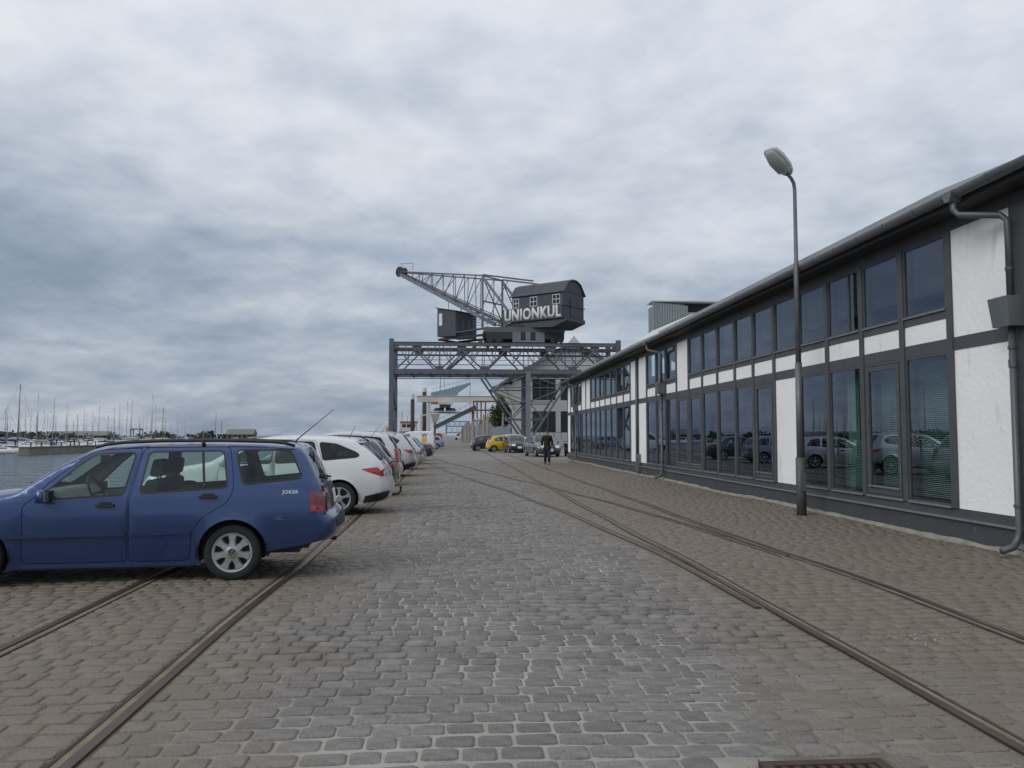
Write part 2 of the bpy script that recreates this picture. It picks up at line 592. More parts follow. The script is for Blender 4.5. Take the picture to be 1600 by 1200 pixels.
for ri, y in enumerate(rows):
    hyrow = PY / 2 - 0.008
    cuts = [(QX + 0.5, QX + 0.5)]
    for xr in STRAIGHT:
        side = 1 if xr in (-3.15, 2.75) else -1
        cuts.append((xr - 0.04 - (0.07 if side < 0 else 0), xr + 0.04 + (0.07 if side > 0 else 0)))
    for S, side, ymin in ((SA, 1, 7.0), (SB, -1, 9.5)):
        if y < ymin: continue
        xr = sx(S, y)
        cuts.append((xr - 0.04 - (0.07 if side < 0 else 0), xr + 0.04 + (0.07 if side > 0 else 0)))
    cuts.append((7.08, 7.2))
    cuts.sort()
    merged = [list(cuts[0])]
    for a, b in cuts[1:]:
        if a <= merged[-1][1] + 0.06: merged[-1][1] = max(b, merged[-1][1])
        else: merged.append([a, b])
    for (a0, a1), (b0, b1) in zip(merged[:-1], merged[1:]):
        lo, hi = a1, b0
        x = lo
        first = True
        while x < hi - 0.05:
            w = PX * random.uniform(0.78, 1.22)
            if first:
                w *= (0.55 if ri % 2 else 1.0); first = False
            if hi - (x + w) < 0.09: w = hi - x
            xc = x + w / 2
            hx = w / 2 - random.uniform(0.004, 0.012)
            if hx > 0.03 and not (GRATE[0] - 0.12 < xc < GRATE[1] + 0.12 and GRATE[2] - 0.1 < y < GRATE[3] + 0.1):
                hy = hyrow * random.uniform(0.88, 1.04)
                z = float(undul(xc, y)) + random.uniform(-0.003, 0.003)
                rr = random.uniform(-0.04, 0.04)
                bk = float(broken(xc, y))
                z += bk * random.uniform(-0.014, 0.006); rr += bk * random.uniform(-0.08, 0.08)
                hx -= bk * random.uniform(0, 0.008)
                yy = y + random.uniform(-0.008, 0.008)
                tx, ty = random.uniform(-0.025, 0.025), random.uniform(-0.03, 0.03)
                # stones that show largest: nearest ones inside the view become single pieces
                fwd = xc * sa + yy * ca; lat = xc * ca - yy * sa
                if 3.62 < fwd and abs(lat) < 0.64 * fwd and len(near_items) < 300:
                    near_items.append((xc, yy, hx, hy, z, tx, ty, rr))
                else:
                    add_sett(xc, yy, hx, hy, y < 20, z, tx, ty, rr)
            x += w
me = bpy.data.meshes.new('setts')
me.from_pydata(SV, [], SF)
me.shade_smooth()
so = link('setts', me, M_cob, ground)
so['kind'] = 'stuff'
# single setts share a dozen shapes
protos = []
for k in range(12):
    SV, SF, nv = [], [], 0
    # random unit shape 0.1 x 0.075 half size
    def _one():
        c = 0.018
        rings = []
        for ins, zz_, jit in ((0.0, -0.045, 0.0), (0.0, -0.009, 0.004), (0.006, -0.002, 0.004), (0.018, 0.0, 0.004)):
            rings.append([(a * (1 - ins / 0.1) + random.uniform(-jit, jit), b * (1 - ins / 0.075) + random.uniform(-jit, jit), zz_ + random.uniform(-jit, jit) * 0.3) for a, b in sett_ring(0.1, 0.075, c, True)])
        m = MB(); m.loft(rings, cap=False)
        n = 8
        o = len(m.v); m.v.append((0, 0, 0.001))
        for q in range(n): m.f.append((3 * n + q, 3 * n + (q + 1) % n, o))
        return m.mesh('sett', smooth=True)
    pm = _one(); pm.materials.append(M_cob)
    protos.append(pm)
for xc, yy, hx, hy, z, tx, ty, rr in near_items:
    o = bpy.data.objects.new('sett', random.choice(protos))
    COL.objects.link(o); o.parent = ground
    o.location = (xc, yy, z); o.scale = (hx / 0.1, hy / 0.075, 1)
    o.rotation_euler = (ty, -tx, rr + (math.pi if random.random() < 0.5 else 0))

# railway tracks set in the paving
def rail_strip(pts, off0, off1, z0, z1):
    m = MB()
    n = len(pts)
    rings = []
    for i, (x, y) in enumerate(pts):
        a = pts[max(i - 1, 0)]; b = pts[min(i + 1, n - 1)]
        d = Vector((b[0] - a[0], b[1] - a[1])).normalized()
        nx, ny = d.y, -d.x
        zb = float(undul(x, y)) if y < 46 else 0.0
        ring = []
        for o_, h in ((off0, z0), (off0, z1), (off1, z1), (off1, z0)):
            ring.append((x + nx * o_, y + ny * o_, zb + h))
        rings.append(ring)
    m.loft(rings)
    return m
def densify(x):
    return [(x, float(v)) for v in np.concatenate([np.arange(1.0, 47, 0.7), [60, 90, 130]])]
def make_track(name, label, left, right):
    t = thing(name, label, 'railway track', (0, 0, 0))
    for pts, s in ((left, 1), (right, -1)):
        r = rail_strip(pts, -0.029, 0.029, -0.06, 0.008).build('rail', M_steel, t)
        a, b = (0.082, 0.102) if s > 0 else (-0.102, -0.082)
        rail_strip(pts, a, b, -0.06, 0.002).build('check_rail', M_rust, r)
        a, b = (0.0295, 0.0815) if s > 0 else (-0.0815, -0.0295)
        rail_strip(pts, a, b, -0.06, -0.003).build('groove_sand', M_gsand, r)
    return t
make_track('railway_track', 'pair of rusty steel rails in the paving under the parked cars', densify(-3.15), densify(-1.74))
make_track('railway_track', 'straight pair of steel rails set in the setts beside the timber building', densify(2.75), densify(4.24))
make_track('railway_track', 'curved pair of rails branching off across the paved road', [p for p in SA if p[1] > 7.0], [p for p in SB if p[1] > 9.5])

# drain grate
gx0, gx1, gy0, gy1 = GRATE
gr = thing('drain_grate', 'rusty iron drain grate set flush in the setts', 'drain grate', ((gx0 + gx1) / 2, (gy0 + gy1) / 2, -0.02))
hxg, hyg = (gx1 - gx0) / 2, (gy1 - gy0) / 2
MB().box(-hxg, hxg, -hyg, -hyg + 0.05, -0.05, 0.03).box(-hxg, hxg, hyg - 0.05, hyg, -0.05, 0.03).box(-hxg, -hxg + 0.05, -hyg + 0.05, hyg - 0.05, -0.05, 0.03).box(hxg - 0.05, hxg, -hyg + 0.05, hyg - 0.05, -0.05, 0.03).build('frame', M_rust, gr)
for k in range(8):
    a = -hxg + 0.085 + k * 0.058
    MB().box(a, a + 0.03, -hyg + 0.05, hyg - 0.05, -0.03, 0.024).build('bar', M_rust, gr)

# water
def water_mat():
    m = bpy.data.materials.new('harbour_water')
    m.use_nodes = True
    t = m.node_tree; b = t.nodes['Principled BSDF']; L = t.links.new
    b.inputs['Base Color'].default_value = (0.03, 0.055, 0.072, 1)
    b.inputs['Roughness'].default_value = 0.2
    b.inputs['IOR'].default_value = 1.33
    b.inputs['Specular IOR Level'].default_value = 0.42
    co = t.nodes.new('ShaderNodeTexCoord')
    hs = None
    for s, d in ((0.35, 3), (1.4, 3)):
        no = t.nodes.new('ShaderNodeTexNoise'); no.inputs['Scale'].default_value = s; no.inputs['Detail'].default_value = d
        mp = t.nodes.new('ShaderNodeMapping'); mp.inputs['Scale'].default_value = (1.0, 1.8, 1); mp.inputs['Rotation'].default_value = (0, 0, 0.4)
        L(co.outputs['Object'], mp.inputs[0]); L(mp.outputs[0], no.inputs['Vector'])
        mu = t.nodes.new('ShaderNodeMath'); mu.operation = 'MULTIPLY'; mu.inputs[1].default_value = 0.6 / s
        L(no.outputs[0], mu.inputs[0])
        if hs is None: hs = mu.outputs[0]
        else:
            ad = t.nodes.new('ShaderNodeMath'); ad.operation = 'ADD'; L(hs, ad.inputs[0]); L(mu.outputs[0], ad.inputs[1]); hs = ad.outputs[0]
    bu = t.nodes.new('ShaderNodeBump'); bu.inputs['Strength'].default_value = 1.0; bu.inputs['Distance'].default_value = 1.0
    L(hs, bu.inputs['Height']); L(bu.outputs[0], b.inputs['Normal'])
    return m
wm = MB().add([(-6000, -400, WZ), (QX + 0.1, -400, WZ), (QX + 0.1, 570, WZ), (6000, 570, WZ), (6000, 9000, WZ), (-6000, 9000, WZ)], [(0, 1, 2, 3, 4, 5)])
water = structure(wm.build('water', water_mat(), fix=False))
# ------------------------------------------------------------------ timber framed building
M_tim = mat('painted_timber_grey', (0.062, 0.068, 0.074), 0.55, var=0.18, vscale=3.0, bump=0.25, bscale=30)
M_timd = mat('dark_soffit', (0.022, 0.023, 0.026), 0.7, var=0.15)
M_white = mat('white_limewash', (0.83, 0.83, 0.83), 0.85, var=0.05, vscale=1.2, bump=0.5, bscale=14, dirt=((0.42, 0.41, 0.39), 1.6, 0.6, 0.82))
for n_ in M_white.node_tree.nodes:
    if n_.type == 'TEX_NOISE' and abs(n_.inputs['Scale'].default_value - 1.6) < 1e-3:      # streaks run downwards
        mp_ = M_white.node_tree.nodes.new('ShaderNodeMapping'); mp_.inputs['Scale'].default_value = (3, 3, 0.5)
        M_white.node_tree.links.new(n_.inputs['Vector'].links[0].from_socket, mp_.inputs[0]); M_white.node_tree.links.new(mp_.outputs[0], n_.inputs['Vector'])
M_plinth = mat('dark_plinth', (0.05, 0.054, 0.062), 0.75, var=0.2, vscale=2.0, bump=0.3, bscale=20, dirt=((0.30, 0.29, 0.27), 2.4, 0.66, 0.72))
M_ledge = mat('ledge_paint', (0.17, 0.18, 0.19), 0.6, var=0.2)
M_zinc = mat('zinc_grey', (0.135, 0.152, 0.163), 0.45, metal=0.35, var=0.2, vscale=2.5)
M_pipe = mat('pipe_grey', (0.095, 0.108, 0.118), 0.45, metal=0.2, var=0.2, vscale=2.5)
M_roof = mat('roof_sheet', (0.33, 0.35, 0.365), 0.6, metal=0.1, var=0.12, vscale=0.8)
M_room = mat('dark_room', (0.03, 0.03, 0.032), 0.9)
M_blind = mat('green_blind', (0.38, 0.56, 0.48), 0.7, var=0.1)
M_curt = mat('green_curtain', (0.11, 0.17, 0.125), 0.9, var=0.25)
M_pane = glass_mat('window_glass', (0.62, 0.76, 0.74), 2.15, wav=0.06, wscale=0.8, gloss=(0.70, 0.78, 0.95))
M_metalclad = mat('corrugated_cladding', (0.20, 0.235, 0.245), 0.5, metal=0.2, var=0.1)
BX = 7.15
BY0, BY1 = 4.6, 50.6
b = thing('timber_framed_building', 'long two storey building with dark timber frame and white infill panels', 'building', (BX, 28, 0))
def P(*a):           # world -> building local
    return (a[0] - BX, a[1] - 28, a[2])
def bb(name, x0, x1, y0, y1, z0, z1, m, parent=None, label=None, chamfer=False):
    mb = MB().box(x0 - BX, x1 - BX, y0 - 28, y1 - 28, z0, z1)
    return mb.build(name, m, parent or b, label=label, fix=False)
posts = [4.66, 5.9, 7.2, 8.5, 9.80, 11.2, 12.46, 13.75, 15.08, 16.38, 17.68, 18.95, 20.22, 21.6, 22.95, 24.3, 25.66, 27.0, 28.3, 29.7, 31.1, 32.5, 33.85, 35.26, 36.6, 38.0, 39.4, 40.7, 42.1, 43.6, 45.1, 46.5, 47.9, 49.3, 50.54]
Z_SILL, Z_LT, Z_M0, Z_M1, Z_P0, Z_P1, Z_UB, Z_UT, Z_TOP = 0.47, 2.68, 2.72, 2.95, 2.95, 3.18, 3.35, 4.41, 4.56
bb('plinth', 7.10, 7.5, BY0 - 0.1, BY1 + 0.05, -0.2, 0.31, M_plinth)
bb('plinth_ledge', 7.06, 7.3, BY0 - 0.1, BY1 + 0.05, 0.312, 0.34, M_ledge)
bb('bottom_rail', 7.12, 7.3, BY0, BY1, 0.342, 0.47, M_tim)
bb('middle_rail', 7.105, 7.3, BY0, BY1, Z_LT + 0.03, 2.89, M_tim)
bb('upper_rail', 7.11, 7.3, BY0, BY1, 4.43, 4.60, M_tim)
for i, y in enumerate(posts):
    w = 0.068 if i not in (0, len(posts) - 1) else 0.06
    bb('post', 7.09, 7.29, y - w, y + w, 0.472, 4.428, M_tim)
bb('post', 7.088, 7.29, 9.30, 9.731, 0.473, 4.427, M_tim)
PANEL_LOW = {0, 1, 2, 3, 4, 9, 19, 20, 33}
PANEL_UP = {0, 1, 2, 3, 4, 15, 19, 20, 28, 29, 33}
DOORS = {6, 10, 14, 15}
def frame_mesh(x0, x1, ya, yb, za, zb, t):
    m = MB()
    q = lambda *a: m.box(a[0] - BX, a[1] - BX, a[2] - 28, a[3] - 28, a[4], a[5])
    q(x0, x1, ya, yb, za, za + t); q(x0, x1, ya, yb, zb - t, zb)
    q(x0, x1, ya, ya + t, za + t, zb - t); q(x0, x1, yb - t, yb, za + t, zb - t)
    return m
def pane_mesh(x, ya, yb, za, zb):
    m = MB()
    return m.add([(x - BX, ya - 28, za), (x - BX, yb - 28, za), (x - BX, yb - 28, zb), (x - BX, ya - 28, zb)], [(0, 3, 2, 1)])
def window(ya, yb, za, zb, kind='window', t=0.04, mull=None, sill=True):
    w = frame_mesh(7.108, 7.22, ya, yb, za, zb, t).build(kind, M_tim, b, fix=False)
    if kind == 'door':
        frame_mesh(7.098, 7.18, ya + t + 0.012, yb - t - 0.012, za + t + 0.008, zb - t - 0.008, 0.085).build('door_leaf', M_tim, w, fix=False)
        pane_mesh(7.122, ya + t + 0.095, yb - t - 0.095, za + t + 0.09, zb - t - 0.09).build('pane', M_pane, w, fix=False)
        for zz_ in (0.9, 2.0, 2.2):
            MB().tube([(7.090 - BX, ya + t + 0.02 - 28, zz_), (7.090 - BX, ya + t + 0.02 - 28, zz_ + 0.11)], 0.012, 6).build('hinge', M_zinc, w)
        bb('threshold', 7.07, 7.097, ya + 0.1, yb - 0.1, za + t + 0.12, za + t + 0.145, M_ledge, w)
    else:
        if mull:
            ym = ya + (yb - ya) * mull
            MB().box(7.11 - BX, 7.2 - BX, ym - 0.03 - 28, ym + 0.03 - 28, za + t, zb - t).build('mullion', M_tim, w, fix=False)
            pane_mesh(7.128, ya + t, ym - 0.03, za + t, zb - t).build('pane', M_pane, w, fix=False)
            pane_mesh(7.128, ym + 0.03, yb - t, za + t, zb - t).build('pane', M_pane, w, fix=False)
        else:
            pane_mesh(7.128, ya + t, yb - t, za + t, zb - t).build('pane', M_pane, w, fix=False)
    if sill:
        bb('sill', 7.075, 7.107, ya + 0.01, yb - 0.01, za - 0.012, za + 0.014, M_ledge, w)
    return w
def wallpanel(ya, yb, za, zb):
    # slightly uneven rendered infill
    n = 5
    m = MB(); vs = []
    for j in range(n):
        for i in range(n):
            yy = ya + (yb - ya) * i / (n - 1); zz_ = za + (zb - za) * j / (n - 1)
            vs.append((7.118 - BX + random.uniform(-0.003, 0.003), yy - 28, zz_))
    m.add(vs, [(j * n + i, (j + 1) * n + i, (j + 1) * n + i + 1, j * n + i + 1) for j in range(n - 1) for i in range(n - 1)])
    o = m.build('wall_panel', M_white, b, smooth=True, fix=False)
    return o
for i in range(len(posts) - 1):
    ya, yb = posts[i] + 0.068, posts[i + 1] - 0.068
    if i == 3: yb = 9.30
    if i in PANEL_LOW:
        wallpanel(ya, yb, 0.471, Z_LT + 0.03)
    elif i in DOORS:
        window(ya, yb, 0.475, Z_LT + 0.028, 'door')
    else:
        window(ya, yb, 0.475, Z_LT + 0.028, 'window', mull=0.72 if i == 16 else None)
    if i in PANEL_UP:
        wallpanel(ya, yb, 2.891, 4.429)
    else:
        wallpanel(ya, yb, 2.891, Z_P1 + 0.01)
        bb('sill_rail', 7.108, 7.29, ya, yb, Z_P1 + 0.011, Z_UB - 0.03, M_tim)
        window(ya, yb, Z_UB - 0.028, 4.428, 'window', mull=0.33 if i in (7, 23, 25, 31) else None, t=0.045)
# rooms behind the glass
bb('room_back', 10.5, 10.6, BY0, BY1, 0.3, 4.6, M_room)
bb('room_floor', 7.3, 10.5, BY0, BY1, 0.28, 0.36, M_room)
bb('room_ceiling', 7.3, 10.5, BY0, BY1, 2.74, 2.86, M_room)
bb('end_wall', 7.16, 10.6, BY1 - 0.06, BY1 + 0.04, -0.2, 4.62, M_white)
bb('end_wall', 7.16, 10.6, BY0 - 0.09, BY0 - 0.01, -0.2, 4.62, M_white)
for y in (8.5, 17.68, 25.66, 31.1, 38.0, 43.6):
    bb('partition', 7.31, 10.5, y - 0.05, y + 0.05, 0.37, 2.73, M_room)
# blinds and curtains
m = MB()
for k in range(72):
    z = 0.56 + k * 0.029
    m.beam((7.36 - BX, 11.3 - 28, z), (7.36 - BX, 13.6 - 28, z), 0.026, 0.004, up=(0.5, 0, 1))
m.build('blind', M_blind, b, fix=False)
m = MB()
for k in range(30):
    z = 0.56 + k * 0.029
    m.beam((7.36 - BX, 13.85 - 28, z), (7.36 - BX, 14.95 - 28, z), 0.026, 0.004, up=(0.5, 0, 1))
m.build('blind', M_blind, b, fix=False)
m = MB()
pts = [(7.42 - BX + 0.03 * math.sin(k * 1.3), 14.5 + k * 0.03 - 28) for k in range(14)]
m.add([(x, y, 0.5) for x, y in pts] + [(x, y, 2.68) for x, y in pts], [(k, k + 1, k + 15, k + 14) for k in range(13)])
m.build('curtain', M_curt, b, smooth=True, fix=False)
# eaves, roof, gutter
bb('soffit', 6.74, 7.30, BY0 - 0.15, BY1 + 0.1, 4.602, 4.66, M_timd)
bb('fascia', 6.72, 6.739, BY0 - 0.15, BY1 + 0.1, 4.58, 4.73, M_timd)
rf = MB()
ex, ez, rx, rz = 6.70, 4.735, 12.2, 6.75
rf.add([P(ex, BY0 - 0.2, ez), P(ex, BY1 + 0.15, ez), P(rx, BY1 + 0.15, rz), P(rx, BY0 - 0.2, rz),
        P(ex, BY0 - 0.2, ez - 0.06), P(ex, BY1 + 0.15, ez - 0.06), P(rx, BY1 + 0.15, rz - 0.06), P(rx, BY0 - 0.2, rz - 0.06),
        P(17.7, BY0 - 0.2, ez), P(17.7, BY1 + 0.15, ez)],
       [(0, 1, 2, 3), (4, 7, 6, 5), (0, 4, 5, 1), (1, 5, 6, 2), (0, 3, 7, 4), (3, 2, 9, 8)])
roof = rf.build('roof', M_roof, b, fix=False)
def raised(y0, y1):
    m = MB()
    m.prism([(6.80 - BX, 4.78), (7.9 - BX, 5.22), (7.9 - BX, 5.40), (6.78 - BX, 4.93)], y0 - 28, y1 - 28, 'y')
    return m.build('roof_edge_sheet', M_roof, roof)
raised(10.9, 26.6)
raised(29.2, 43.0)
# the metal clad roof box
rb = MB()
n = 14
m = MB()
for k in range(n):
    x0 = 8.05 + k * 0.105
    m.prism([(x0 - BX, 0), (x0 + 0.035 - BX, -0.03), (x0 + 0.07 - BX, -0.03), (x0 + 0.105 - BX, 0)], 4.9, 6.9 - 0.011 * k, 'z')
for i, v in enumerate(m.v):
    m.v[i] = (v[0], v[1] + 32.5 - 28, v[2])
box = MB().box(8.05 - BX, 9.52 - BX, 32.51 - 28, 33.2 - 28, 4.9, 6.72).build('roof_box', M_metalclad, roof)
m.build('cladding', M_metalclad, box)
MB().box(8.03 - BX, 11.4 - BX, 32.44 - 28, 33.3 - 28, 6.90, 6.95).build('roof_box_cover', M_roof, roof)
MB().box(9.53 - BX, 11.3 - BX, 32.9 - 28, 33.2 - 28, 5.3, 6.55).build('roof_box_wall', M_white, roof)
MB().box(9.53 - BX, 11.3 - BX, 32.89 - 28, 33.2 - 28, 6.56, 6.89).build('roof_box_band', M_timd, roof)
rl = MB().prism([(7.0 - BX, 4.9), (8.0 - BX, 5.70), (9.55 - BX, 6.36), (11.2 - BX, 6.6), (11.2 - BX, 5.0)], 32.15 - 28, 32.38 - 28, 'y').build('roof_hatch', M_white, roof)
# gutter: half round
gp = []
g = MB()
N = 10
rings = []
for y in (BY0 - 0.2, BY1 + 0.15):
    ring = []
    for k in range(N + 1):
        t = math.pi * k / N
        ring.append((6.645 - BX - 0.085 * math.cos(t), y - 28, 4.735 - 0.095 * math.sin(t)))
    for k in range(N, -1, -1):
        t = math.pi * k / N
        ring.append((6.645 - BX - 0.078 * math.cos(t), y - 28, 4.735 - 0.088 * math.sin(t)))
    rings.append(ring)
g.loft(rings)
gut = g.build('gutter', M_zinc, b, smooth=False)
y = BY0
while y < BY1:
    m = MB()
    ring = [(6.645 - BX - 0.089 * math.cos(math.pi * k / N), 4.738 - 0.10 * math.sin(math.pi * k / N)) for k in range(N + 1)]
    ring2 = [(6.645 - BX - 0.0855 * math.cos(math.pi * k / N), 4.738 - 0.0955 * math.sin(math.pi * k / N)) for k in range(N, -1, -1)]
    m.prism(ring + ring2, y - 0.016 - 28, y + 0.016 - 28, 'y')
    m.build('gutter_bracket', M_pipe, gut)
    y += 0.82
# downpipes
def downpipe(y, zhop, ground_x=6.85, with_hop=True, foot=0.12):
    r = 0.044
    top = [(6.645 - BX, y + 0.55 - 28, 4.66), (6.645 - BX, y + 0.55 - 28, 4.50), (6.68 - BX, y + 0.5 - 28, 4.42), (6.95 - BX, y + 0.06 - 28, 4.30), (7.0 - BX, y - 28, 4.22), (7.0 - BX, y - 28, zhop + 0.2 if with_hop else 0.3)]
    d = MB().tube(top, r, 10).build('downpipe', M_pipe, b, smooth=True)
    MB().prism([(-0.12 + y - 28 + 0.55, 4.735), (0.12 + y - 28 + 0.55, 4.735), (0.05 + y - 28 + 0.55, 4.60), (-0.05 + y - 28 + 0.55, 4.60)], 6.55 - BX, 6.735 - BX, 'x').build('gutter_outlet', M_zinc, d)
    if with_hop:
        h = MB()
        ring0 = [(6.86 - BX, y - 0.16 - 28, zhop - 0.17), (7.085 - BX, y - 0.16 - 28, zhop - 0.17), (7.085 - BX, y + 0.16 - 28, zhop - 0.17), (6.86 - BX, y + 0.16 - 28, zhop - 0.17)]
        ring1 = [(6.82 - BX, y - 0.19 - 28, zhop + 0.2), (7.085 - BX, y - 0.19 - 28, zhop + 0.2), (7.085 - BX, y + 0.19 - 28, zhop + 0.2), (6.82 - BX, y + 0.19 - 28, zhop + 0.2)]
        h.loft([ring0, ring1]); h.build('hopper', M_zinc, d)
        low = [(7.0 - BX, y - 28, zhop - 0.17), (7.0 - BX, y - 28, 0.30), (6.98 - BX, y - 28, 0.22), (6.90 - BX, y - 0.02 - 28, foot), (ground_x - 0.12 - BX, y - 0.05 - 28, foot - 0.04)]
        MB().tube(low, r, 10).build('lower_pipe', M_pipe, d, smooth=True)
        for z in (3.6, 2.6, 0.62):
            MB().lathe([(r + 0.001, -0.02), (r + 0.009, -0.02), (r + 0.009, 0.02), (r + 0.001, 0.02)], (7.0 - BX, y - 28, z), 'z', 12).build('pipe_clip', M_tim, d)
        MB().lathe([(r + 0.002, -0.05), (r + 0.008, -0.05), (r + 0.008, 0.05), (r + 0.002, 0.05)], (7.0 - BX, y - 28, 2.4), 'z', 12).build('pipe_socket', M_pipe, d)
downpipe(9.76, 3.03)
downpipe(27.15, 3.05)
downpipe(46.5, 3.05)
# straight pipe and meter box in the white bay
MB().tube([(7.05 - BX, 31.1 - 28, 4.5), (7.05 - BX, 31.1 - 28, 0.3)], 0.055, 10).build('downpipe', M_pipe, b, smooth=True)
bb('meter_box', 6.98, 7.10, 30.75, 31.1, 0.12, 0.78, M_zinc)
# rough mortar fillet along the foot of the wall
m = MB(); vs = []; fs = []
nn = 160
for k in range(nn):
    y = BY0 + (BY1 - BY0) * k / (nn - 1)
    ww = 0.10 + 0.06 * math.sin(k * 0.7) * math.sin(k * 0.23) + random.uniform(-0.02, 0.02)
    zb = float(undul(7.0, y)) if y < 46 else 0
    vs += [(7.1 - ww - BX, y - 28, zb - 0.012), (7.1 - ww * 0.5 - BX, y - 28, zb + 0.015), (7.105 - BX, y - 28, zb + 0.05 + random.uniform(-0.01, 0.02))]
for k in range(nn - 1):
    for q in range(2):
        a = k * 3 + q
        fs.append((a, a + 3, a + 4, a + 1))
m.add(vs, fs)
m.build('mortar_fillet', mat('old_mortar', (0.25, 0.235, 0.20), 0.95, var=0.35, vscale=4, bump=0.6, bscale=40), b, fix=False)

# ------------------------------------------------------------------ street lamp
M_lampst = mat('galvanised_lamp', (0.15, 0.15, 0.165), 0.5, metal=0.4, var=0.2, vscale=3)
M_lamphd = mat('lamp_housing', (0.42, 0.44, 0.45), 0.5, var=0.1)
M_lens = mat('lamp_lens', (0.30, 0.33, 0.33), 0.25, var=0.08)
lp = thing('street_lamp', 'tall grey steel lamp post with angled head in front of the timber building', 'street lamp', (6.54, 15.08, 0))
MB().tube([(0, 0, -0.05), (0, 0, 1.08)], 0.092, 14).build('base_sleeve', mat('lamp_base', (0.085, 0.088, 0.09), 0.6, metal=0.2, var=0.3, vscale=5), lp, smooth=True)
MB().tube([(0, 0, 1.081), (0, 0, 2.88)], [0.068, 0.065], 14).build('lower_post', M_lampst, lp, smooth=True)
MB().tube([(0, 0, 2.881), (0, 0, 4.75), (0, 0, 4.80), (0, 0, 6.22), (-0.02, -0.01, 6.34), (-0.07, -0.03, 6.42), (-0.20, -0.10, 6.52)], [0.052, 0.05, 0.038, 0.034, 0.033, 0.033, 0.032], 12).build('upper_post', M_lampst, lp, smooth=True)
MB().box(-0.05, 0.05, -0.100, -0.088, 0.45, 0.8).build('service_door', M_lampst, lp)
hd = MB()
ax = Vector((-0.62, -0.30, 0.50)).normalized()
sd_ = Vector((0.45, -0.89, 0.0)).normalized()
up_ = sd_.cross(ax).normalized()
if up_.z < 0: up_ = -up_
o0 = Vector((-0.13, -0.06, 6.48))
def hp(t, s, u):
    q = o0 + ax * t + sd_ * s + up_ * u
    return (q.x, q.y, q.z)
rings = []
for t, hw, th in ((0.0, 0.07, 0.05), (0.05, 0.12, 0.10), (0.2, 0.165, 0.13), (0.45, 0.175, 0.13), (0.62, 0.15, 0.10), (0.68, 0.10, 0.05)):
    rings.append([hp(t, -hw, 0), hp(t, -hw * 0.85, th * 0.8), hp(t, 0, th), hp(t, hw * 0.85, th * 0.8), hp(t, hw, 0)])
hd.loft(rings, close=True)
head = hd.build('lamp_head', M_lamphd, lp, smooth=True)
rings = []
for t, hw, th in ((0.06, 0.10, 0.02), (0.14, 0.15, 0.09), (0.40, 0.165, 0.11), (0.6, 0.13, 0.08), (0.66, 0.08, 0.02)):
    rings.append([hp(t, -hw, -0.002), hp(t, -hw * 0.8, -th * 0.8), hp(t, 0, -th), hp(t, hw * 0.8, -th * 0.8), hp(t, hw, -0.002)])
MB().loft(rings).build('lamp_lens', M_lens, head, smooth=True)
# ------------------------------------------------------------------ coal crane on its gantry
M_cr = mat('crane_grey_paint', (0.105, 0.118, 0.142), 0.6, metal=0.1, var=0.25, vscale=0.7, dirt=((0.085, 0.078, 0.08), 0.9, 0.58, 0.75))
M_crl = mat('crane_light_grey', (0.17, 0.185, 0.21), 0.6, metal=0.1, var=0.15, vscale=0.7)
M_house = mat('crane_house_cladding', (0.052, 0.063, 0.080), 0.65, var=0.2, vscale=1.2, dirt=((0.075, 0.08, 0.09), 1.5, 0.6, 0.8))
M_dark = mat('crane_dark_machinery', (0.03, 0.032, 0.036), 0.7, var=0.2)
M_letter = mat('sign_white', (0.60, 0.61, 0.62), 0.7, var=0.2, vscale=2.5)
M_winw = mat('window_white_paint', (0.65, 0.66, 0.67), 0.6, var=0.04)
CY0, CY1 = 98.0, 104.6
cr_ = thing('gantry_crane', 'dark grey coal crane with boom and lettered house on a steel gantry', 'crane', (9.0, 101.3, 0))
OX, OY = 9.0, 101.3
def cb(name, p, q, w, h=None, m=None, up=(0, 0, 1), parent=None):
    p = (p[0] - OX, p[1] - OY, p[2]); q = (q[0] - OX, q[1] - OY, q[2])
    return MB().beam(p, q, w, h or w, up).build(name, m or M_cr, parent or cr_, fix=False)
XL, XR = -7.35, 20.0
ZT, ZB = 12.35, 9.1
nodes_b = [-7.0, -1.7, 3.7, 9.0, 14.4, 19.8]
nodes_t = [-4.35, 1.0, 6.35, 11.7, 17.1]
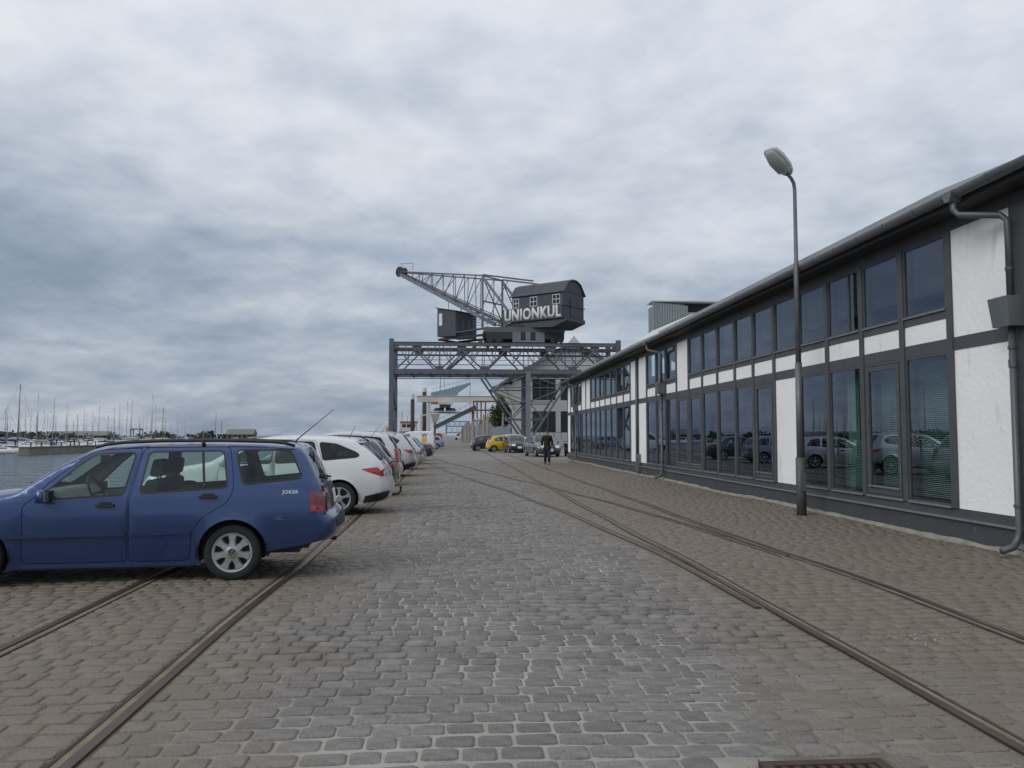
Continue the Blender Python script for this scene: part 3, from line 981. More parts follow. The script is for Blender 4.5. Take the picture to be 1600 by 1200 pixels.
for Y in (CY0, CY1):
    cb('top_chord', (XL, Y, ZT), (XR, Y, ZT), 0.35, 0.36)
    cb('bottom_chord', (XL, Y, ZB), (XR, Y, ZB), 0.35, 0.46)
    cb('crane_rail', (XL, Y, ZT + 0.24), (XR, Y, ZT + 0.24), 0.12, 0.12, M_dark)
    for i, xb in enumerate(nodes_b):
        for xt in nodes_t:
            if abs(xt - xb) < 3.0:
                cb('truss_diagonal', (xb + 0.2 * (1 if xt > xb else -1), Y, ZB + 0.25), (xt, Y, ZT - 0.55), 0.15, 0.17)
                mx_, mz_ = (xb + xt) / 2, (ZB + ZT) / 2 - 0.1
                cb('truss_strut', (mx_, Y + 0.02, mz_), (mx_ + 0.75 * (1 if xt < xb else -1) * 1.2, Y + 0.02, ZT - 0.2), 0.09, 0.10)
                cb('truss_hanger', (mx_, Y - 0.02, mz_), (mx_, Y - 0.02, ZT - 0.2), 0.08, 0.09)
    for xt in nodes_t:
        cb('gusset_plate', (xt - 0.55, Y, ZT - 0.42), (xt + 0.55, Y, ZT - 0.42), 0.06, 0.5)
    for xb in nodes_b[1:-1]:
        cb('gusset_plate', (xb - 0.5, Y + 0.01, ZB + 0.45), (xb + 0.5, Y + 0.01, ZB + 0.45), 0.06, 0.45)
        cb('truss_post', (xb, Y, ZB + 0.3), (xb, Y, ZT - 0.18), 0.09, 0.12)
    for z in (10.55, 11.15):
        cb('hand_rail', (XL, Y + 0.6, z - 0.6), (XR, Y + 0.6, z - 0.6), 0.06, 0.06)
    cb('walkway_edge', (XL, Y + 0.9, ZB - 0.32), (XR, Y + 0.9, ZB - 0.32), 0.9, 0.05)
    cb('upper_stringer', (XL, Y + 0.4, ZT - 0.62), (XR, Y + 0.4, ZT - 0.62), 0.12, 0.22, M_cr)
for x in np.linspace(XL + 0.1, XR - 0.1, 13):
    cb('cross_beam', (x, CY0 + 0.2, ZB - 0.12), (x, CY1 - 0.2, ZB - 0.12), 0.2, 0.35)
for k, x in enumerate(np.linspace(XL + 0.2, XR - 2.4, 12)):
    cb('wind_brace', (x, CY0 + (0.2 if k % 2 else 6.4), ZB - 0.05), (x + 2.2, CY0 + (6.4 if k % 2 else 0.2), ZB - 0.05), 0.12, 0.12)
for x in (XL, XR):
    cb('end_frame', (x, CY0, ZT - 0.1), (x, CY1, ZT - 0.1), 0.3, 0.3)
    for Y in (CY0, CY1):
        cb('end_post', (x, Y, ZB), (x, Y, 13.0), 0.55, 0.5, up=(0, 1, 0))
# quay side legs
for Y in (CY0, CY1):
    cb('quay_leg', (XL, Y, 0.35), (XL, Y, ZB), 0.52, 0.48, up=(0, 1, 0))
    cb('bogie', (XL, Y - 1.1, 0.35), (XL, Y + 1.1, 0.35), 0.5, 0.6, M_dark)
cb('leg_tie', (XL, CY0, 1.0), (XL, CY1, 1.0), 0.3, 0.4)
cb('leg_tie', (XL, CY0, 5.0), (XL, CY1, 5.0), 0.25, 0.3)
for a, c in (((XL, CY0, 1.0), (XL, CY1, 5.0)), ((XL, CY1, 1.0), (XL, CY0, 5.0)), ((XL, CY0, 5.0), (XL, CY1, 9.0)), ((XL, CY1, 5.0), (XL, CY0, 9.0))):
    cb('leg_brace', a, c, 0.14, 0.16)
# land side fan shaped legs
LX = 9.0
for Y, m_ in ((CY0, M_crl), (CY1, M_cr)):
    cb('land_leg', (LX, Y, 0.2), (LX, Y, ZB), 0.55, 0.5, m_, up=(0, 1, 0))
    for s_ in (-1, 1):
        top = (LX + s_ * 5.5, Y, ZB - 0.3)
        base = (LX + s_ * 0.2, Y, 0.9)
        cb('raking_leg', base, top, 0.2, 0.22)
        f = lambda t: (base[0] + (top[0] - base[0]) * t, Y, base[2] + (top[2] - base[2]) * t)
        for t in (0.32, 0.58, 0.8):
            cb('leg_rung', f(t), (LX, Y, f(t)[2]), 0.11, 0.12)
        for t0, t1 in ((0.32, 0.58), (0.58, 0.8), (0.8, 1.0)):
            cb('leg_brace', f(t0) if t0 != 0.58 else (LX, Y, f(t0)[2]), (LX, Y, f(t1)[2]) if t0 != 0.58 else f(t1), 0.10, 0.12)
for t in (0.25, 0.6, 0.95):
    z = 0.9 + (ZB - 1.2) * t
    cb('leg_tie', (LX, CY0, z), (LX, CY1, z), 0.16, 0.18)
cb('foot_beam', (LX, CY0 - 1.0, 0.3), (LX, CY1 + 1.0, 0.3), 0.6, 0.55, M_dark)
# stair from the carriage down to the walkway
cb('stair', (3.6, 100.2, 13.2), (-0.6, 100.2, 9.5), 0.7, 0.3)
# carriage
def cbox(name, x0, x1, y0, y1, z0, z1, m=None, parent=None):
    return MB().box(x0 - OX, x1 - OX, y0 - OY, y1 - OY, z0, z1).build(name, m or M_cr, parent or cr_, fix=False)
car = cbox('carriage_deck', 3.7, 13.5, 98.2, 104.5, 13.95, 14.55)
cbox('carriage_girder', 3.9, 13.4, 98.1, 98.5, 13.1, 13.94, M_dark, car)
cbox('carriage_girder', 3.9, 13.4, 104.2, 104.6, 13.1, 13.94, M_dark, car)
for x0, x1 in ((7.1, 8.1), (8.7, 9.3), (9.9, 11.0)):
    cbox('carriage_panel', x0, x1, 98.03, 98.09, 12.72, 13.93, M_crl, car)
cbox('carriage_panel', 7.1, 11.0, 98.0, 98.06, 12.7, 12.95, M_crl, car)
for x in (4.4, 5.4, 12.0, 13.0):
    for Y in (CY0, CY1):
        MB().lathe([(0.001, -0.1), (0.32, -0.1), (0.32, 0.1), (0.001, 0.1)], (x - OX, Y - OY, 12.98), 'y', 16).build('wheel', M_dark, car)
for x in (4.0, 5.0, 12.4):
    cbox('buffer', x, x + 0.9, 98.02, 98.4, 12.75, 13.1, M_dark, car)
MB().lathe([(2.6, 0), (2.6, 0.35), (2.3, 0.36), (2.3, 0.75)], (0, 101.3 - OY, 14.56), 'z', 28).build('slewing_ring', M_dark, cr_, smooth=False)
# ---- slewing part, in its own axes: u along the boom, v across
A_ = R(40)
U = Vector((-math.cos(A_), math.sin(A_), 0)); Vv = Vector((math.sin(A_), math.cos(A_), 0))
def uv(u, v, z):
    q = U * u + Vv * v
    return (q.x, q.y, z)
def sb(name, p, q, w, h=None, m=None, parent=None, up=(0, 0, 1)):
    return MB().beam(uv(*p), uv(*q), w, h or w, up).build(name, m or M_cr, parent or cr_, fix=False)
def uvprism(poly_vz, u0, u1):
    n = len(poly_vz)
    m = MB()
    m.add([uv(u0, v, z) for v, z in poly_vz] + [uv(u1, v, z) for v, z in poly_vz], [tuple(range(n)), tuple(range(2 * n - 1, n - 1, -1))] + [(i, i + n, (i + 1) % n + n, (i + 1) % n) for i in range(n)])
    return m
def uvprism2(poly_uz, v0, v1):
    n = len(poly_uz)
    m = MB()
    m.add([uv(u, v0, z) for u, z in poly_uz] + [uv(u, v1, z) for u, z in poly_uz], [tuple(range(n)), tuple(range(2 * n - 1, n - 1, -1))] + [(i, i + n, (i + 1) % n + n, (i + 1) % n) for i in range(n)])
    return m
HW = 2.35
HU0, HU1 = -7.0, 0.4
hs = uvprism([(-HW, 15.45), (HW, 15.45), (HW, 18.55), (-HW, 18.55)], HU0, HU1).build('house', M_house, cr_)
rz_ = [(-HW - 0.22, 18.42), (-HW * 0.62, 19.75), (-HW * 0.2, 20.12), (HW * 0.2, 20.12), (HW * 0.62, 19.75), (HW + 0.22, 18.42), (HW + 0.15, 18.36), (HW * 0.6, 19.62), (HW * 0.18, 19.98), (-HW * 0.18, 19.98), (-HW * 0.6, 19.62), (-HW - 0.15, 18.36)]
uvprism(rz_, HU0 - 0.22, HU1 + 0.22).build('house_roof', M_house, hs)
for u_ in (HU0, HU1):
    uvprism([(-HW, 18.55), (HW, 18.55), (HW * 0.6, 19.60), (HW * 0.18, 19.95), (-HW * 0.18, 19.95), (-HW * 0.6, 19.60)], u_ - 0.04, u_ + 0.04).build('gable', M_house, hs)
uvprism2([(HU0 - 0.3, 15.44), (HU0 - 0.3, 15.0), (HU0 + 1.6, 14.35), (HU1 + 0.2, 14.7), (HU1 + 0.2, 15.44)], -HW + 0.15, HW - 0.15).build('counterweight', M_house, hs)
sb('house_sill', (HU0 - 0.1, -HW - 0.05, 15.42), (HU1 + 0.2, -HW - 0.05, 15.42), 0.16, 0.2, M_house, hs)
for z in (17.3,):
    sb('gable_ledge', (HU0 - 0.06, -HW, 16.9), (HU0 - 0.06, HW + 0.2, 16.9), 0.12, 0.1, M_house, hs)
for v in (-0.9, 0.9):
    sb('support', (-3.4, v, 14.5), (-3.4, v, 15.4), 0.6, 0.5, M_dark, cr_, up=(0, 1, 0))
    sb('support', (1.0, v, 14.5), (1.0, v, 15.4), 0.5, 0.5, M_dark, cr_, up=(0, 1, 0))
sb('slew_beam', (-4.2, -1.8, 14.75), (4.2, -1.8, 14.75), 0.4, 0.5, M_dark)
sb('slew_beam', (-4.2, 1.8, 14.75), (4.2, 1.8, 14.75), 0.4, 0.5, M_dark)
# sign board with raised letters along the near side
SGU0, SGU1 = 1.75, -6.95
uvprism2([(SGU0, 15.35), (SGU1, 15.35), (SGU1, 16.95), (SGU0, 16.95)], -HW - 0.06, -HW - 0.14).build('sign_board', M_house, hs)
tm = text_mesh('UNIONKUL', 1.0, 0.0, 1.9, 1.08)
xs_ = [v.co.x for v in tm.vertices]; ys_ = [v.co.y for v in tm.vertices]
x0_, x1_, y0_, y1_ = min(xs_), max(xs_), min(ys_), max(ys_)
for v in tm.vertices:
    fx_ = (v.co.x - x0_) / (x1_ - x0_); fy_ = (v.co.y - y0_) / (y1_ - y0_)
    v.co = uv(SGU0 - 0.30 - fx_ * (SGU0 - SGU1 - 0.45), -HW - 0.165, 15.40 + fy_ * 1.50)
lo = link('lettering', tm, M_letter, hs)
sol = lo.modifiers.new('depth', 'SOLIDIFY'); sol.thickness = 0.05; sol.offset = 0
# house windows: white frames with panes
def crane_window(u0, u1, z0, z1, v=-HW - 0.02):
    m = MB()
    for z in (z0, (z0 + z1) / 2, z1): m.beam(uv(u0, v, z), uv(u1, v, z), 0.06, 0.07)
    for u in (u0, (u0 + u1) / 2, u1): m.beam(uv(u, v, z0), uv(u, v, z1), 0.07, 0.06)
    w = m.build('window', M_winw, hs, fix=False)
    MB().add([uv(u0, v + 0.01, z0), uv(u1, v + 0.01, z0), uv(u1, v + 0.01, z1), uv(u0, v + 0.01, z1)], [(0, 1, 2, 3)]).build('pane', glass_mat('dark_pane', (0.25, 0.28, 0.3), 1.6), w, fix=False)
crane_window(-5.55, -6.55, 17.05, 18.15); crane_window(-2.3, -3.3, 17.05, 18.15); crane_window(0.2, -0.6, 17.05, 18.15)
MB().add([uv(HU0 - 0.05, -0.7, 15.6), uv(HU0 - 0.05, 0.5, 15.6), uv(HU0 - 0.05, 0.5, 17.9), uv(HU0 - 0.05, -0.7, 17.9)], [(0, 3, 2, 1)]).build('house_door', M_house, hs, fix=False)
# masts, boom, ties
TIP = (21.3, 0.0, 24.4)
def chord(v, t):      # upper tie from mast top to tip
    a = (5.2, v * 2.1, 21.75); c = (TIP[0] - 0.4, v * 0.45, TIP[2] - 0.05)
    return tuple(a[i] + (c[i] - a[i]) * t for i in range(3))
def boomc(v, t):      # lower boom chord
    a = (3.2, v * 2.1, 15.3); c = (TIP[0] - 0.2, v * 0.45, TIP[2] - 0.45)
    return tuple(a[i] + (c[i] - a[i]) * t for i in range(3))
for v in (-1, 1):
    sb('mast', (5.2, v * 2.1, 15.1), (5.2, v * 2.1, 21.8), 0.26, 0.26, M_crl, up=(0, 1, 0))
    sb('back_stay', (5.2, v * 2.1, 21.6), (1.0, v * 2.1, 16.6), 0.26, 0.26, M_crl)
    sb('back_tie', (5.2, v * 2.1, 21.85), (-2.5, v * 2.0, 20.2), 0.15, 0.2)
    sb('boom_tie', chord(v, 0), chord(v, 1), 0.13, 0.18)
    sb('boom_chord', boomc(v, 0), boomc(v, 1), 0.3, 0.42, M_crl)
    sb('boom_rail', (boomc(v, 0)[0], boomc(v, 0)[1] * 0.8, boomc(v, 0)[2] + 0.55), (boomc(v, 0.97)[0], boomc(v, 0.97)[1] * 0.8, boomc(v, 0.97)[2] + 0.3), 0.1, 0.12)
    prev = None
    for k in range(1, 8):
        t = k / 8
        ub = boomc(v, 0.07 + 0.9 * t)
        uc = chord(v, 0)
        # vertical hanger under the tie
        tt = (ub[0] - chord(v, 0)[0]) / (chord(v, 1)[0] - chord(v, 0)[0])
        top = chord(v, max(tt, 0.0))
        sb('boom_post', ub, top, 0.1, 0.1)
        if prev is not None:
            sb('boom_diagonal', ub, prev, 0.07, 0.07)
        prev = top
    sb('mast_brace', (5.2, v * 2.1, 21.6), (2.0, v * 2.1, 15.3), 0.1, 0.1, M_dark)
    sb('mast_brace', (1.2, v * 2.1, 20.7), (4.6, v * 2.1, 15.6), 0.07, 0.07)
    for k in range(4):
        sb('hand_rail', (3.0, v * 2.5, 15.6 + 0.35 * k), (6.5, v * 2.5, 15.3 + 0.35 * k), 0.05, 0.05)
for k in range(9):
    t = k / 8.2
    sb('boom_cross', boomc(-1, t), boomc(1, t), 0.1, 0.14)
    if k < 8:
        sb('boom_lacing', boomc(-1 if k % 2 else 1, t), boomc(1 if k % 2 else -1, t + 0.12), 0.08, 0.08)
for z in (18.5, 21.75):
    sb('mast_cross', (5.2, -2.1, z), (5.2, 2.1, z), 0.14, 0.16)
m = MB().lathe([(0.001, -0.45), (0.75, -0.45), (0.62, -0.3), (0.62, 0.3), (0.75, 0.45), (0.001, 0.45)], (0, 0, 0), 'y', 20)
Rm = Matrix(((U.x, Vv.x, 0), (U.y, Vv.y, 0), (0, 0, 1)))
tp = Vector(uv(*TIP))
m.v = [tuple(Rm @ Vector(p) + tp) for p in m.v]
m.build('tip_sheave', M_dark, cr_)
sb('tip_rail', (TIP[0], -0.5, TIP[2] + 1.1), (TIP[0] - 2.6, -0.5, TIP[2] + 0.9), 0.05, 0.05)
for du in (0.6, 2.6): sb('tip_rail', (TIP[0] - du, -0.5, TIP[2] - 0.1), (TIP[0] - du, -0.5, TIP[2] + 1.0), 0.05, 0.05)
sb('tip_rail', (TIP[0] + 0.75, 0, TIP[2] - 0.4), (TIP[0] + 0.75, 0, TIP[2] + 0.9), 0.06, 0.06)
# operator's cab hung below the boom
uc0, uc1, vc0, vc1 = 8.8, 11.9, -3.1, 1.2
cabm = MB()
cabm.add([uv(u, v, z) for u, v, z in ((uc0, vc0, 14.2), (uc1, vc0, 14.3), (uc1, vc1, 14.3), (uc0, vc1, 14.2), (uc0, vc0, 17.35), (uc1, vc0, 18.0), (uc1, vc1, 18.0), (uc0, vc1, 17.35))],
         [(0, 3, 2, 1), (4, 5, 6, 7), (0, 1, 5, 4), (1, 2, 6, 5), (2, 3, 7, 6), (3, 0, 4, 7)])
cab = cabm.build('operator_cab', M_house, cr_)
sb('cab_roof', (uc0 - 0.15, (vc0 + vc1) / 2, 17.42), (uc1 + 0.3, (vc0 + vc1) / 2, 18.12), vc1 - vc0 + 0.3, 0.1, M_house, cab)
wv = vc0 - 0.03
MB().add([uv(11.05, wv, 15.7), uv(11.6, wv, 15.7), uv(11.6, wv, 17.3), uv(11.05, wv, 17.3)], [(0, 1, 2, 3)]).build('cab_window', M_winw, cab, fix=False)
for v in (vc0 + 0.3, vc1 - 0.3):
    sb('cab_joist', (3.0, v * 0.9, 14.1), (uc1 - 0.3, v, 13.95), 0.16, 0.3, M_dark, cab)
sb('cab_joist', (uc1 - 0.2, vc0, 13.9), (uc1 - 0.2, vc1, 13.9), 0.16, 0.24, M_dark, cab)
sb('cab_walkway', (3.5, -2.9, 14.9), (8.8, -2.9, 14.6), 0.7, 0.12, M_cr, cab)
for k in range(6):
    sb('cab_rail', (3.5 + k, -3.2, 14.9), (3.5 + k, -3.2, 16.0), 0.05, 0.05, M_cr, cab)
for u in (9.2, 11.5):
    t_ = (u - boomc(-1, 0)[0]) / (boomc(-1, 1)[0] - boomc(-1, 0)[0])
    for v in (-1, 1):
        q = boomc(v, t_)
        sb('cab_hanger', (u, q[1], 17.6), q, 0.08, 0.08, M_cr, cab)
# ------------------------------------------------------------------ cars
M_tyre = mat('tyre_rubber', (0.018, 0.018, 0.019), 0.85, var=0.2)
M_black = mat('black_plastic', (0.018, 0.019, 0.02), 0.55, var=0.15)
M_seal = mat('window_rubber', (0.012, 0.012, 0.013), 0.5, var=0.05)
M_trim = mat('car_interior', (0.15, 0.155, 0.16), 0.85, var=0.15)
M_seat = mat('seat_fabric', (0.05, 0.052, 0.058), 0.95, var=0.2, vscale=12)
M_alloy = mat('alloy_rim', (0.40, 0.41, 0.43), 0.35, metal=0.6, var=0.08)
M_darkrim = mat('dark_rim_metal', (0.03, 0.03, 0.032), 0.6, metal=0.3)  # dark metal of the recessed wheel discs and the emblem backing
M_red = mat('tail_light_red', (0.34, 0.012, 0.025), 0.15, var=0.15, vscale=20, coat=1.0)
M_dred = mat('tail_light_dark_red', (0.13, 0.008, 0.014), 0.15, var=0.2, vscale=20, coat=1.0)
M_clear = mat('lamp_clear', (0.60, 0.62, 0.65), 0.12, metal=0.2, var=0.2, vscale=25, coat=1.0)
M_amber = mat('indicator_amber', (0.55, 0.20, 0.02), 0.2, var=0.1, coat=1.0)
M_plate = mat('number_plate_white', (0.70, 0.70, 0.68), 0.5, var=0.04)
M_chrome = mat('chrome', (0.65, 0.66, 0.68), 0.15, metal=0.95, var=0.03)
M_carglass = glass_mat('car_glass', (0.76, 0.87, 0.83), 1.55)
M_carglassd = glass_mat('car_glass_dark', (0.22, 0.26, 0.26), 1.55)
def paint(name, col, metal=0.35, rough=0.32, dirt=None):
    return mat(name, col, rough, metal=metal, var=0.04, vscale=2.0, coat=0.9, dirt=dirt)

RAD = {'front_bumper': 0.17, 'nose': 0.13, 'hood': 0.08, 'windscreen': 0.045, 'roof': 0.075, 'rear_window': 0.06, 'tailgate': 0.11, 'rear_bumper': 0.15}
class Car:
    def __init__(s, spec):
        s.sp = spec
        s.L = spec['L']; s.hw = spec['W'] / 2
        # outline subdivided, with segment name per edge and rounding radius per vertex
        pts, names = [], []
        step = spec.get('step', 0.07)
        for nm, pl in spec['outline']:
            for i in range(len(pl) - 1):
                a = Vector(pl[i]); c = Vector(pl[i + 1])
                n = max(1, int(round((c - a).length / step)))
                for k in range(n):
                    pts.append(tuple(a + (c - a) * k / n)); names.append(nm)
        pts.append(spec['outline'][-1][1][-1])
        # relax corners a little inside each segment
        pa = np.array(pts)
        fixed = {0, len(pts) - 1}
        for i in range(1, len(names)):
            if names[i] != names[i - 1] and not spec.get('soft', {}).get(names[i], False): fixed.add(i)
        for _ in range(2):
            q = pa.copy()
            for i in range(1, len(pa) - 1):
                w = 0.12 if i in fixed else 0.25
                q[i] = pa[i] * (1 - 2 * w) + (pa[i - 1] + pa[i + 1]) * w
            pa = q
        s.out = pa; s.names = names
        rad = spec.get('rad', {})
        rr = [rad.get(n, RAD[n]) for n in names]
        rv = np.array([rr[0]] + [(rr[i] + rr[i - 1]) / 2 for i in range(1, len(rr))] + [rr[-1]])
        for _ in range(3):
            rv[1:-1] = (rv[:-2] + 2 * rv[1:-1] + rv[2:]) / 4
        s.rv = rv
        # bottom edge with wheel arches (from rear to front)
        bot = []
        zs = spec.get('sill', 0.22)
        ar = spec.get('arch', 0.36)
        xr, xf, wr = spec['xr'], spec['xf'], spec['wr']
        x = pa[-1][0] - 0.05
        def arch(xc, zrear):
            a0 = math.asin(max(-0.9, min(0.9, (zrear - wr) / ar)))
            a1 = math.pi - math.asin(max(-0.9, min(0.9, (zs - wr) / ar)))
            res = []
            for k in range(15):
                t = a0 + (a1 - a0) * k / 14
                res.append((xc + ar * math.cos(t), wr + ar * math.sin(t)))
            return res
        A = arch(xr, spec.get('rear_low', zs))
        zend = pa[-1][1]
        n = 4
        x0 = pa[-1][0]
        for k in range(1, n):
            t = k / n
            bot.append((x0 + (A[0][0] - x0) * t, zend + (A[0][1] - zend) * t))
        bot += A
        F = arch(xf, zs)
        for k in range(1, 22):
            t = k / 22
            bot.append((A[-1][0] + (F[0][0] - A[-1][0]) * t, zs))
        bot += F
        x1, z1 = pa[0]
        for k in range(1, 4):
            t = k / 4
            bot.append((F[-1][0] + (x1 - F[-1][0]) * t, F[-1][1] + (z1 - F[-1][1]) * t))
        s.bot = bot
        s.poly = [tuple(p) for p in pa] + bot
    def G(s, x, z):
        sp = s.sp
        x = np.asarray(x, float); z = np.asarray(z, float)
        hw = s.hw
        y = hw * (1 - 0.085 * np.clip((0.66 - z) / 0.46, 0, 1) ** 1.6)
        zb = sp['belt']; tb = sp.get('tumble', 0.34)
        y = y - 0.032 * np.clip((z - zb + 0.30) / 0.30, 0, 1) ** 1.7
        k = 0.03
        t = (z - zb)
        y = y - tb * (0.5 * (t + np.sqrt(t * t + k * k)) - 0.0)
        y = y - 0.02 * np.exp(-((z - sp.get('crease', 0.5)) / 0.05) ** 2) * sp.get('crease_d', 0.0)
        xf = sp.get('fx', 1.2)
        y = y - sp.get('ft', 0.10) * np.clip((xf - x) / xf, 0, 1) ** 2.2
        xr0 = sp.get('rx', s.L - 1.1)
        y = y - sp.get('rt', 0.06) * np.clip((x - xr0) / (s.L - xr0), 0, 1) ** 2.2
        # fender flare round the arches
        for xc in (sp['xr'], sp['xf']):
            d = np.sqrt((x - xc) ** 2 + (z - sp['wr']) ** 2) - sp.get('arch', 0.36)
            y = y + sp.get('flare', 0.014) * np.exp(-np.clip(d, 0, None) / 0.06)
        # rounding towards the outline
        px, pz = x.ravel(), z.ravel()
        best = np.full(px.shape, 9.0); br = np.full(px.shape, 0.1)
        for i in range(len(s.out) - 1):
            a = s.out[i]; c = s.out[i + 1]
            dx, dz = c - a
            l2 = dx * dx + dz * dz
            if l2 < 1e-12: continue
            tt = np.clip(((px - a[0]) * dx + (pz - a[1]) * dz) / l2, 0, 1)
            d = np.hypot(px - a[0] - tt * dx, pz - a[1] - tt * dz)
            m = d < best
            best[m] = d[m]; br[m] = (s.rv[i] * (1 - tt) + s.rv[i + 1] * tt)[m]
        u = np.clip(br - best, 0, None)
        drop = br - np.sqrt(np.clip(br * br - u * u, 0, None))
        return (y.ravel() - drop).reshape(x.shape)
    def cdt(s, loops, grid, boundary):
        """triangulate: loops are closed constraint polygons; returns verts(2d), tris."""
        V, E = [], []
        for lp_ in loops:
            o = len(V)
            V += [Vector(p) for p in lp_]
            E += [(o + i, o + (i + 1) % len(lp_)) for i in range(len(lp_))]
        xs = np.array([p[0] for p in boundary]); zs = np.array([p[1] for p in boundary])
        gx, gz = np.meshgrid(np.arange(xs.min(), xs.max(), grid), np.arange(zs.min(), zs.max(), grid))
        gx = gx.ravel(); gz = gz.ravel()
        ok = inpoly(gx, gz, boundary)
        gx, gz = gx[ok], gz[ok]
        extra = list(zip(gx, gz))
        if boundary is s.poly:
            n = len(s.out)
            tang = np.gradient(s.out, axis=0)
            tang /= np.linalg.norm(tang, axis=1)[:, None] + 1e-9
            nor = np.stack([tang[:, 1], -tang[:, 0]], 1)        # inwards for a clockwise top outline
            for f in (0.06, 0.2, 0.45, 0.8):
                q = s.out + nor * (s.rv * f)[:, None]
                k = inpoly(q[:, 0], q[:, 1], boundary)
                extra += [tuple(p) for p in q[k]]
        # keep extra points off the constraint lines
        ex = np.array(extra, float).reshape(-1, 2)
        keep = np.ones(len(ex), bool)
        for lp_ in loops:
            P_ = np.array(lp_)
            Q_ = np.roll(P_, -1, 0)
            for a, c in zip(P_, Q_):
                d = c - a; l2 = d @ d
                if l2 < 1e-12: continue
                t = np.clip(((ex - a) @ d) / l2, 0, 1)
                keep &= np.hypot(*(ex - a - t[:, None] * d).T) > 0.007
        V += [Vector(p) for p in ex[keep]]
        r = delaunay_2d_cdt(V, E, [], 0, 1e-5)
        return [(v.x, v.y) for v in r[0]], [tuple(f) for f in r[2]]
    def strip_pt(s, i, f, off=0.0):
        """point on the centre strip at (fractional) outline index i, lateral fraction f in -1..1."""
        n = len(s.out) - 1
        i = min(max(i, 0), n)
        i0 = min(int(i), n - 1); t = i - i0
        p = s.out[i0] * (1 - t) + s.out[i0 + 1] * t
        a = s.out[max(i0 - 1, 0)]; c = s.out[min(i0 + 2, n)]
        d = (c - a) / (np.linalg.norm(c - a) + 1e-9)
        nrm = np.array([-d[1], d[0]])
        nm = s.names[i0]
        cr = s.crown_v[i0] * (1 - t) + s.crown_v[i0 + 1] * t
        y = s.gy[i0] * (1 - t) + s.gy[i0 + 1] * t
        k = cr * (1 - f * f) + off
        return (p[0] + nrm[0] * k, f * y, p[1] + nrm[1] * k)
    def index_at(s, name, t):
        ids = [i for i, n in enumerate(s.names) if n == name]
        return ids[0] + t * (ids[-1] + 1 - ids[0])

